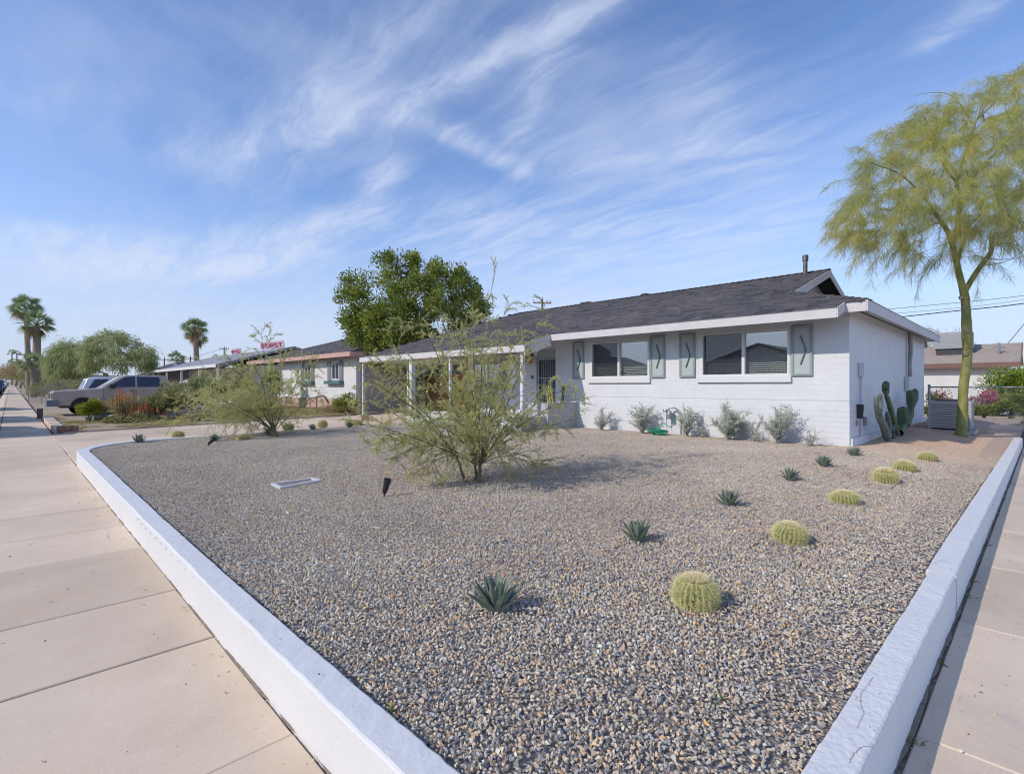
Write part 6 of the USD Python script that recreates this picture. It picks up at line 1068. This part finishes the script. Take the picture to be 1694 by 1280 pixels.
# vehicles
def vehicle(name, label, cat, loc, rz, body, wins, wheels, W, zb, zt, paint, group=None, extra=None, missing=(), tumble=.16):
    """Front at local x = 0 pointing to -x; body and windows are side outlines (x, z)."""
    t = thing(name, label, cat, loc, group, rz=rz, local=True); P = Polygon(body).buffer(0)
    for x, r_ in wheels: P = P.difference(Point(x, r_).buffer(r_ * 1.16, 12))
    P = P.simplify(.004); P = max(getattr(P, "geoms", [P]), key=lambda g: g.area); hw = lambda z: W / 2 * (1 - tumble * np.clip((z - zb) / (zt - zb), 0, 1)); c = np.array(P.exterior.coords)[:-1]; n = len(c)
    tg = np.roll(c, -1, 0) - np.roll(c, 1, 0); nn = np.stack([-tg[:, 1], tg[:, 0]], 1); nn /= np.maximum(np.linalg.norm(nn, axis=1, keepdims=True), 1e-9); nn *= 1 if Polygon(c + nn * .005).area < P.area else -1
    m = MB(); ring = []
    for inset, f in ((.035, 1.0), (0, .955), (0, -.955), (.035, -1.0)): q = c + nn * inset; ring.append(np.column_stack([q[:, 0], hw(q[:, 1]) * f, q[:, 1]]))
    v = np.vstack(ring); f = [[k * n + i, k * n + (i + 1) % n, (k + 1) * n + (i + 1) % n, (k + 1) * n + i] for k in range(3) for i in range(n)]; m.add(v, f); tv_, tf_ = trimesh.creation.triangulate_polygon(Polygon(c), engine="earcut"); idx_ = np.array([int(np.argmin(np.linalg.norm(c - q, axis=1))) for q in tv_]); tf_ = idx_[tf_]; m.add(ring[0], tf_); m.add(ring[3], tf_[:, ::-1]); part(t, "body", m, paint, smooth=28)
    for w in wins:
        for s in (1, -1):
            q = np.array(w, float); tv_, tf_ = trimesh.creation.triangulate_polygon(Polygon(q), engine="earcut"); part(t, "window", MB().add(np.column_stack([tv_[:, 0], s * (hw(tv_[:, 1]) + .006), tv_[:, 1]]), tf_ if s > 0 else tf_[:, ::-1]), "car_glass")
    for k, (x, r_) in enumerate(wheels):
        for s in (1, -1):
            y = s * (W / 2 - .13)
            if k in missing and s < 0: continue
            prof = np.array([(r_ * .6, -.10), (r_ * .93, -.11), (r_, -.07), (r_, .07), (r_ * .93, .11), (r_ * .6, .10)]); tm2 = MB().lathe(prof, 20); vv_, ff_ = tm2.get(); rot = lambda a: np.column_stack([a[:, 0] + x, a[:, 2] * s + y, a[:, 1] + r_]); w_ = part(t, "wheel", MB().add(rot(vv_), ff_), "tyre_rubber", smooth=40); a_, b_ = MB().lathe([(0, .07), (r_ * .2, .085), (r_ * .55, .06), (r_ * .62, .095)], 16).get(); part(w_, "rim", MB().add(rot(a_), b_), "rim_metal")
    if extra: extra(t)
    return t
TRK = [(.02, .46), (0, .50), (0, .70), (.06, .72), (.06, 1.02), (.16, 1.10), (.9, 1.16), (1.72, 1.22), (2.50, 1.76), (2.72, 1.82), (3.9, 1.83), (4.25, 1.78), (4.42, 1.24), (4.5, 1.22), (6.0, 1.24), (6.05, .6), (5.9, .5), (4.0, .42), (1.6, .42)]
def truck_bits(t):
    part(t, "bumper", MB().box(-.10, .30, -1.0, 1.0, .44, .71), "bumper_grey"); part(t, "grille", MB().box(.025, .058, -.55, .55, .78, 1.0), "dark_metal")
    for s in (1, -1): part(t, "headlight", MB().box(.03, .10, s * .58, s * .88, .80, 1.0), "lamp_glass"); part(t, "turn_signal", MB().box(.05, .36, s * .885, s * .962, .82, .98), "amber_glass"); part(t, "mirror", MB().box(2.02, 2.22, s * .97, s * 1.16, 1.22, 1.40), "lamp_black")
    part(t, "windscreen", MB().add([(1.86, -.78, 1.335), (1.86, .78, 1.335), (2.48, .70, 1.77), (2.48, -.70, 1.77)], [[0, 1, 2, 3]]), "lamp_glass")
    part(t, "suspension", MB().tube([(1.1, -.92, .42), (1.1, -.5, .36)], .05, 8).tube([(1.1, -.86, .42), (1.1, -.93, .42)], .16, 14).tube([(1.2, -.84, .4), (1.3, -.83, .9)], .05, 8), "dark_metal")
    part(t, "underbody", MB().box(.35, 5.8, -.80, .80, .36, .95), "lamp_black"); part(t, "door_seam", MB().box(1.80, 1.812, .974, .984, .50, 1.2).box(3.0, 3.012, .974, .984, .50, 1.2).box(4.1, 4.112, .974, .984, .55, 1.2).box(1.80, 1.812, -.984, -.974, .50, 1.2).box(3.0, 3.012, -.984, -.974, .50, 1.2).box(4.1, 4.112, -.984, -.974, .55, 1.2), "dark_metal", kind="stuff"); part(t, "door_handle", MB().box(2.80, 2.95, -1.0, -.978, 1.08, 1.12), "lamp_black"); part(t, "door_handle", MB().box(3.85, 4.0, -1.0, -.978, 1.08, 1.12), "lamp_black"); part(t, "side_strip", MB().box(.5, .62, .965, .975, .74, .78).box(1.62, 6.0, .984, .992, .74, .78).box(1.62, 4.45, -.992, -.984, .70, .75), "bumper_grey")
tp = atd(82, 676, 22.0); tyy = tp[1]
vehicle("pickup_truck", "tan pickup truck with dusty hood and no near front wheel, in the neighbour's yard", "pickup truck", (tp[0], tyy + .95, float(gnd(0, tyy)) + .05), 0.0, TRK, [[(1.95, 1.26), (2.60, 1.73), (2.98, 1.75), (2.98, 1.27)], [(3.06, 1.27), (3.06, 1.75), (3.9, 1.74), (4.08, 1.28)]], [(1.1, .37), (5.0, .37)], 1.96, 1.22, 1.83, "truck_paint", extra=None, missing=(0,), tumble=.14)
tr_path = "/World/pickup_truck"
truck_bits(tr_path)
v_ = None
SUVB = [(.05, .40), (0, .60), (.05, .95), (.35, 1.05), (1.2, 1.13), (1.95, 1.70), (2.3, 1.78), (4.3, 1.78), (4.62, 1.68), (4.85, 1.10), (4.88, .5), (4.75, .38), (1.4, .34)]; SUVW = [[(1.42, 1.15), (2.02, 1.62), (2.75, 1.68), (2.75, 1.15)], [(2.83, 1.15), (2.83, 1.68), (3.7, 1.68), (3.7, 1.15)], [(3.78, 1.15), (3.78, 1.67), (4.32, 1.64), (4.6, 1.15)]]
sx0, sx1 = aty(133, 640, tyy + 3.6)[0], aty(274, 640, tyy + 3.6)[0]
def suv_bits(t):
    part(t, "bumper", MB().box(-.08, .15, -.85, .85, .42, .66), "lamp_black"); part(t, "roof_rack", MB().box(2.1, 4.4, .58, .62, 1.80, 1.84).box(2.1, 4.4, -.62, -.58, 1.80, 1.84), "lamp_black")
    for s in (1, -1): part(t, "headlight", MB().box(.0, .2, s * .6, s * .88, .78, .95), "lamp_glass")
    part(t, "tail_window", MB().add([(4.66, -.62, 1.62), (4.66, .62, 1.62), (4.84, .74, 1.15), (4.84, -.74, 1.15)], [[0, 1, 2, 3]]), "car_glass")
suv = vehicle("parked_suv", "dark windowed white sport utility vehicle parked behind the tan truck", "car", (sx0 + 4.88, tyy + 4.5, float(gnd(0, tyy)) + .05), PI, SUVB, SUVW, [(.95, .36), (3.85, .36)], 1.85, 1.12, 1.78, "white_car"); suv_bits(suv)
CARB = [(.05, .30), (0, .5), (.05, .72), (.3, .82), (1.25, .95), (2.0, 1.38), (2.4, 1.45), (3.1, 1.43), (3.95, 1.05), (4.45, .98), (4.52, .6), (4.45, .32)]; CARW = [[(1.5, .98), (2.07, 1.33), (2.55, 1.37), (2.55, .98)], [(2.63, .98), (2.63, 1.37), (3.05, 1.35), (3.65, 1.02)]]
def car_bits(t):
    for s in (1, -1): part(t, "headlight", MB().box(.0, .22, s * .55, s * .82, .60, .74), "lamp_glass"); part(t, "tail_light", MB().box(4.38, 4.53, s * .55, s * .82, .74, .90), "sign_red")
    part(t, "windscreen", MB().add([(1.36, -.68, 1.02), (1.36, .68, 1.02), (1.96, .62, 1.365), (1.96, -.62, 1.365)], [[0, 1, 2, 3]]), "car_glass"); part(t, "rear_window", MB().add([(3.16, -.62, 1.41), (3.16, .62, 1.41), (3.88, .68, 1.10), (3.88, -.68, 1.10)], [[0, 1, 2, 3]]), "car_glass")
car0 = suv0 = None
for k, (y, kind, pt_, lab) in enumerate([(25.2, "suv", "silver_car", "silver car parked at the kerb, nearest of the street row"), (32.3, "suv", "white_car", "white car parked second in the street row"), (43.0, "car", "dark_car", "dark car parked third in the street row"), (90, "suv", "dark_car", "dark car at the very left edge, nearest one seen of the street row"), (97, "car", "silver_car", "silver car just beyond the dark one at the left edge"), (118, "suv", "blue_car", "blue car farther down the street row"), (150, "car", "white_car", "white car far down the street beside the pavement"), (176, "suv", "white_car", "farthest white car of the street row")]):
    x = xl(y) - .55 - .9; body, win, wh, W, zb, zt = (SUVB, SUVW, [(.95, .36), (3.85, .36)], 1.82, 1.12, 1.78) if kind == "suv" else (CARB, CARW, [(.85, .31), (3.55, .31)], 1.74, .96, 1.45)
    c_ = vehicle("parked_car", lab, "car", (x, y, float(gnd(x, y)) - .10), -PI / 2, body, win, wh, W, zb, zt, pt_, "cars parked along the kerb"); (suv_bits if kind == "suv" else car_bits)(c_)
# long low roofs farther down the row
h3 = thing("porch_house", "long low house with grey roof and white porch beam, beyond the shuttered neighbour", "house", (10, 36.5, .2)); part(h3, "roof", MB().prism(Polygon([(9.6, 36.3), (9.6, 57), (14.5, 57), (14.5, 36.3)]), lambda x, y: (2.72 + (x - 9.6) * .28, 2.86 + (x - 9.6) * .285)).prism(Polygon([(14.5, 36.3), (14.5, 57), (19.5, 57), (19.5, 36.3)]), lambda x, y: (4.09 - (x - 14.5) * .28, 4.256 - (x - 14.5) * .285)), "flat_roof"); part(h3, "fascia", MB().box(9.57, 9.599, 36.3, 57, 2.68, 2.88), "trim_white"); part(h3, "wall", MB().box(12.5, 19, 37, 56, .1, 2.9), "stucco_white")
for y in (36.6, 41, 46, 51, 56.4): part(h3, "porch_post", MB().box(9.75, 9.87, y, y + .12, .2, 2.72), "trim_white")
part(h3, "door", MB().box(12.46, 12.498, 44, 44.9, .25, 2.3), "teal_paint"); w = part(h3, "window", MB().box(12.46, 12.498, 47, 49, 1.1, 2.2), "trim_white"); part(w, "pane", MB().box(12.45, 12.459, 47.1, 48.9, 1.2, 2.1), "car_glass")
a, b = atd(196, 632, 52), atd(292, 600, 49); h4 = thing("carport", "sloping white edged carport roof rising behind the truck", "carport", (a[0], a[1], .3)); d = b - a; L_ = np.linalg.norm(d); d /= L_; sd = np.array([-d[1], d[0], 0]); sd /= np.linalg.norm(sd); up_ = np.cross(d, sd); up_ *= np.sign(up_[2]); part(h4, "roof", MB().obox((a + b) / 2 + sd * 3, np.array([d, sd, up_]), (L_ / 2, 2.95, .07)), "flat_roof"); part(h4, "fascia", MB().obox((a + b) / 2 - up_ * .05, np.array([d, sd, up_]), (L_ / 2, .03, .16)), "trim_white")
for px in (232, 262, 275): q = atd(px, 640, 50.5); part(h4, "post", MB().box(q[0] - .07, q[0] + .07, q[1] - .07, q[1] + .07, .2, float(np.interp(px, (196, 292), (a[2], b[2]))) - .1), "trim_white")
# rooftop signs seen past the neighbour's roof
for k, (px0, px1, py_, d, txt, hh) in enumerate(((431, 470, 572.5, 60, "FORST", 12), (384, 399, 582, 66, "RS", 9))):
    a, b = atd(px0, py_, d), atd(px1, py_ - (3.5 if k == 0 else 2), d); w_ = np.linalg.norm(b - a); H_ = hh * d / FPX; dx_ = (b - a) / w_; t = thing("roof_sign", ("larger pinkish sign with red letters showing above the neighbour's roof", "smaller pinkish sign with red letters, left of the larger one")[k], "sign", (a + b) / 2); nrm = np.cross(dx_, UPV); upv = np.cross(nrm, dx_); part(t, "panel", MB().obox((a + b) / 2, np.array([dx_, nrm, upv]), (w_ / 2, .08, H_ / 2)), "sign_white")
    tx_ = meshkit.text_mesh(txt, H_ * .55, .05, False); v = np.array(tx_.vertices); v[:, 0] -= v[:, 0].mean(); v[:, 0] *= w_ * .86 / (v[:, 0].max() - v[:, 0].min()); v[:, 1] -= H_ * .31; part(t, "letters", MB().add((a + b) / 2 + v[:, :1] * dx_ + v[:, 1:2] * upv + (v[:, 2:] + .085) * (nrm if nrm @ FW < 0 else -nrm), tx_.faces), "sign_red")
    q0 = (a + b) / 2; part(t, "pole", MB().tube([(q0[0], q0[1], .3), q0 - upv * H_ * .5], .12, 8), "galvanised")
# utility poles and wires
def upole(label, px, ptop, d, arm, seed):
    tp_ = atd(px, ptop, d); t = thing("utility_pole", label, "utility pole", (tp_[0], tp_[1], .2), "wooden utility poles in the alley"); part(t, "pole", MB().tube([(tp_[0], tp_[1], 0), tp_], (.17, .12), 8), "pole_wood"); ax_ = RT * .97 - FW * .22 - UPV * .06; part(t, "crossarm", MB().obox(tp_ - [0, 0, .45], np.array([ax_ / np.linalg.norm(ax_), FW, UPV]), (arm, .06, .07)), "pole_wood")
    for s in (-.95, .92, 0): part(t, "insulator", MB().lathe([(.05, 0), (.07, .1), (.05, .2), (.08, .25), (0, .3)], 8, tp_ + ax_ * arm * s - [0, 0, .38 if s else 0]), "galvanised")
    return tp_
p1 = upole("utility pole with crossarm rising behind the white house's ridge", 897, 495, 62, 1.1, 1); p2 = upole("utility pole with crossarm above the long roof, left of the palo verde shrub", 371, 574, 115, 1.2, 2); p3 = upole("small utility pole right of the low fan palm behind the roofs", 315, 590, 110, 1.1, 3); p4 = upole("small utility pole left of the low fan palm behind the roofs", 272, 592, 120, 1.1, 4)
def wire(label, pts, r): top("overhead_wire", MB().tube(curve(pts, 14), r, 4, False), "wire_black", label, "wire", base=pts[0])
wire("thick dark overhead cable at the right, behind the palo verde trunk", [atd(1440, 530, 42), atd(1570, 515.5, 40), atd(1694, 502, 38), atd(1900, 470, 36)], .035); wire("thin upper overhead wire at the right, through the drooping foliage", [atd(1440, 514, 46), atd(1560, 503, 46), atd(1694, 489, 45), atd(1900, 460, 44)], .02); wire("faint lower overhead wire just above the thick cable", [atd(1440, 522, 47), atd(1600, 508, 46), atd(1694, 496, 46), atd(1900, 470, 44)], .015)
wire("service wire dropping to the roof mast of the back building", [atd(1655, 581, 30), atd(1680, 553, 30), atd(1710, 515, 30), atd(1760, 450, 30)], .02); wire("thin power lines sagging past the low fan palm", [p4 - [0, 0, .3], (p4 + p3) / 2 - [0, 0, .5], p3 - [0, 0, .3]], .03); wire("thin power line between the two left utility poles", [p3 - [0, 0, .3], (p3 + p2) / 2 - [0, 0, .3], p2 - [0, 0, .3]], .03)
# back building, fence and garden at the right
bx = 37.0; y_r = atx(1688, 600, bx)[1]; y_l = atx(1500, 600, bx)[1]; ze = atx(1600, 601, bx)[2]; zr = atx(1600, 571, bx + 3.6)[2]
bb = thing("back_building", "low white building with tan roof and brown eave beyond the wire fence", "building", (bx, (y_l + y_r) / 2, .3)); part(bb, "wall", MB().box(bx + .5, bx + 8, y_r + .5, y_l + 8, .0, ze - .02), "stucco_white"); part(bb, "roof", MB().prism(Polygon([(bx, y_r), (bx, y_l + 8), (bx + 3.6, y_l + 8), (bx + 3.6, y_r)]), lambda x, y: (ze - .08 + (x - bx) * (zr - ze) / 3.6, ze + .02 + (x - bx) * (zr - ze) / 3.6)).prism(Polygon([(bx + 3.6, y_r), (bx + 3.6, y_l + 8), (bx + 8.5, y_l + 8), (bx + 8.5, y_r)]), lambda x, y: (zr - .1 - (x - bx - 3.6) * .2, zr - (x - bx - 3.6) * .2)), "tan_roof"); part(bb, "fascia", MB().box(bx - .04, bx - .002, y_r, y_l + 8, ze - .24, ze + .02), "brown_trim"); part(bb, "rake_board", MB().prism(Polygon([(bx, y_r - .05), (bx, y_r - .003), (bx + 3.6, y_r - .003), (bx + 3.6, y_r - .05)]), lambda x, y: (ze - .2 + (x - bx) * (zr - ze) / 3.6, ze + .05 + (x - bx) * (zr - ze) / 3.6)), "brown_trim")
q = atx(1577, 578, bx + 2.2); rc = part(bb, "roof_cooler", MB().box(q[0] - .7, q[0] + .7, q[1] - .85, q[1] + .85, q[2] + .02, q[2] + .95), "galvanised"); cl = MB()
for k in range(9): cl.box(q[0] - .715, q[0] - .701, q[1] - .8, q[1] + .8, q[2] + .1 + k * .09, q[2] + .16 + k * .09)
part(rc, "cooler_louvres", cl, "grey_metal"); part(rc, "cooler_stand", MB().box(q[0] - .6, q[0] + .6, q[1] - .7, q[1] + .7, q[2] - .5, q[2] + .019), "dark_metal"); q = atx(1653, 590, bx + 1.5); part(bb, "roof_mast", MB().tube([q - [0, 0, .3], q + [0, 0, .75]], .05, 8).tube([q + [0, .25, .55], q + [0, -.25, .55]], .04, 6), "galvanised")
FX, fy0, fy1, fz0, fz1 = 20.75, -3.2, 2.38, .36, 1.46
fe = thing("wire_fence", "chain link fence with steel posts between house corner and garden", "fence", (FX, 0, fz0))
for y in (2.36, .2, -1.9, -3.2): part(fe, "post", MB().tube([(FX, y, .2), (FX, y, fz1 + .03)], .035 if y > 2 else .028, 8).lathe([(.045, 0), (.04, .04), (0, .06)], 8, (FX, y, fz1 + .03)), "galvanised")
part(fe, "rail", MB().tube([(FX, fy0, fz1), (FX, fy1, fz1)], .022, 8), "galvanised"); ms = MB()
for y in np.arange(fy0 - 1.1, fy1, .075):
    for s in (0, 1):
        a_, b_ = (y, fz0) if s == 0 else (y, fz1), (y + 1.1, fz1) if s == 0 else (y + 1.1, fz0); t0 = max(0, (fy0 - y) / 1.1); t1 = min(1, (fy1 - y) / 1.1)
        if t1 > t0: A_ = np.array([FX + .01 * s, a_[0], a_[1]]); B_ = np.array([FX + .01 * s, b_[0], b_[1]]); ms.tube([A_ + (B_ - A_) * t0, A_ + (B_ - A_) * t1], .0022, 3, False)
part(fe, "wire_mesh", ms, "galvanised", kind="stuff")
G = lambda px, d: (lambda p: np.array((p[0], p[1], .32)))(atd(px, 690, d))
bush("garden_shrub", "large bright leafy shrub at the right edge beyond the fence", G(1692, 20), (1.25, 1.2, 1.0), 9000, (.07, .13, .55), "bright_leaf", 401, lumps=26); bush("garden_shrub", "darker lower shrub in front of the bright leafy one", G(1672, 18.6), (.7, .5, .42), 3600, (.06, .11, .5), "green_leaf", 402); bush("garden_shrub", "low dark green hedge under the pink bougainvillea", G(1628, 19), (1.0, .45, .24), 3600, (.05, .1, .5), "green_leaf", 403)
bush("bougainvillea", "bougainvillea covered in magenta pink bracts behind the fence", G(1628, 19.8), (.72, .5, .50), 1800, (.05, .09, .6), "grey_leaf", 404, cat="bush", second=("bract_pink", 620, .07)); bush("garden_shrub", "thin reddish leaved shrub near the fence post behind the air conditioner", G(1556, 20.2), (.42, .35, .55), 800, (.05, .1, .5), "red_leaf", 405); bush("garden_shrub", "small green plant at the fence foot by the house corner", G(1541, 19.8), (.35, .3, .22), 1200, (.05, .1, .5), "green_leaf", 406)
bush("garden_shrub", "sparse dark vine on the fence beside the house corner", G(1540, 19.6), (.22, .15, .52), 420, (.06, .1, .5), "green_leaf", 410)
r = np.random.default_rng(8)
for k, (px, d, h, w_, lab) in enumerate(((1520, 34, 5.2, 70, "bare pale twiggy tree behind the house's back corner"), (1580, 36, 4.6, 50, "bare twiggy tree behind the building's roof cooler"))):
    b_ = atg(px, d); t = thing("bare_tree", lab, "tree", b_); S = MB(); tk = curve([b_, b_ + [0, 0, h * .25], b_ + [0.1, 0.1, h * .45]], 5); part(t, "trunk", MB().tube(tk, (.12, .08), 7), "grey_twig"); pts = [atd(px + r.normal(0, w_ * .45), 640 - (h - 1.3) / d * FPX + abs(r.normal(0, 24)), d + r.normal(0, 1.2)) for q in range(150)]; e_ = attach(S, [tk[-3:]], pts, .022, r, order=tk[-1])
    for a_, p_ in e_:
        for z in range(3): S.tube([p_, p_ + (p_ - a_) * .5 + r.normal(0, .2, 3)], (.009, .003), 3, False)
    part(t, "branches", S, "grey_twig")
for k, (px, d, size, mt, lab) in enumerate(((1620, 62, (2.6, 2, 2.2), "olive_leaf", "distant tree behind the tan roof, left one"), (1672, 60, (3.2, 2, 2.3), "mesquite_leaf", "distant tree behind the tan roof, at the right edge"), (1590, 70, (3.4, 2, 2.6), "olive_leaf", "distant tree behind the roof cooler"), (1530, 66, (4, 2, 2.2), "olive_leaf", "distant tree behind the house's back corner"))): bush("far_shrub", lab, atg(px, d), size, 3000, (.14, .26, .5), mt, 420 + k, "distant trees beyond the back building", lumps=18)
# wire fence and hedge line at the far pavement
ff0, ff1 = atg(47, 36), atg(112, 36); t = thing("yard_fence", "low wire fence of the next yard beyond the truck", "fence", ff0)
for k in range(4): q = ff0 + (ff1 - ff0) * k / 3; part(t, "post", MB().tube([q, q + [0, 0, 1.15]], .03, 6), "galvanised")
part(t, "rail", MB().tube([ff0 + [0, 0, 1.12], ff1 + [0, 0, 1.12]], .011, 6), "pole_wood"); ms = MB()
for k in range(46):
    u = k / 46; q = ff0 + (ff1 - ff0) * u; q2 = ff0 + (ff1 - ff0) * min(u + .12, 1); ms.tube([q + [0, 0, .1], q2 + [0, 0, 1.1]], .003, 3, False); ms.tube([q + [0, 0, 1.1], q2 + [0, 0, .1]], .003, 3, False)
part(t, "wire_mesh", ms, "galvanised", kind="stuff")
# houses across the street, seen only mirrored in the windows
for k, (y0, y1, x1, lab) in enumerate(((-9, 5, -23.5, "tan house across the street with a dark gabled roof, nearer the corner"), (10, 24, -24.5, "tan house across the street with a dark gabled roof, farther from the corner"), (30, 43, -24, "third tan house across the street"))):
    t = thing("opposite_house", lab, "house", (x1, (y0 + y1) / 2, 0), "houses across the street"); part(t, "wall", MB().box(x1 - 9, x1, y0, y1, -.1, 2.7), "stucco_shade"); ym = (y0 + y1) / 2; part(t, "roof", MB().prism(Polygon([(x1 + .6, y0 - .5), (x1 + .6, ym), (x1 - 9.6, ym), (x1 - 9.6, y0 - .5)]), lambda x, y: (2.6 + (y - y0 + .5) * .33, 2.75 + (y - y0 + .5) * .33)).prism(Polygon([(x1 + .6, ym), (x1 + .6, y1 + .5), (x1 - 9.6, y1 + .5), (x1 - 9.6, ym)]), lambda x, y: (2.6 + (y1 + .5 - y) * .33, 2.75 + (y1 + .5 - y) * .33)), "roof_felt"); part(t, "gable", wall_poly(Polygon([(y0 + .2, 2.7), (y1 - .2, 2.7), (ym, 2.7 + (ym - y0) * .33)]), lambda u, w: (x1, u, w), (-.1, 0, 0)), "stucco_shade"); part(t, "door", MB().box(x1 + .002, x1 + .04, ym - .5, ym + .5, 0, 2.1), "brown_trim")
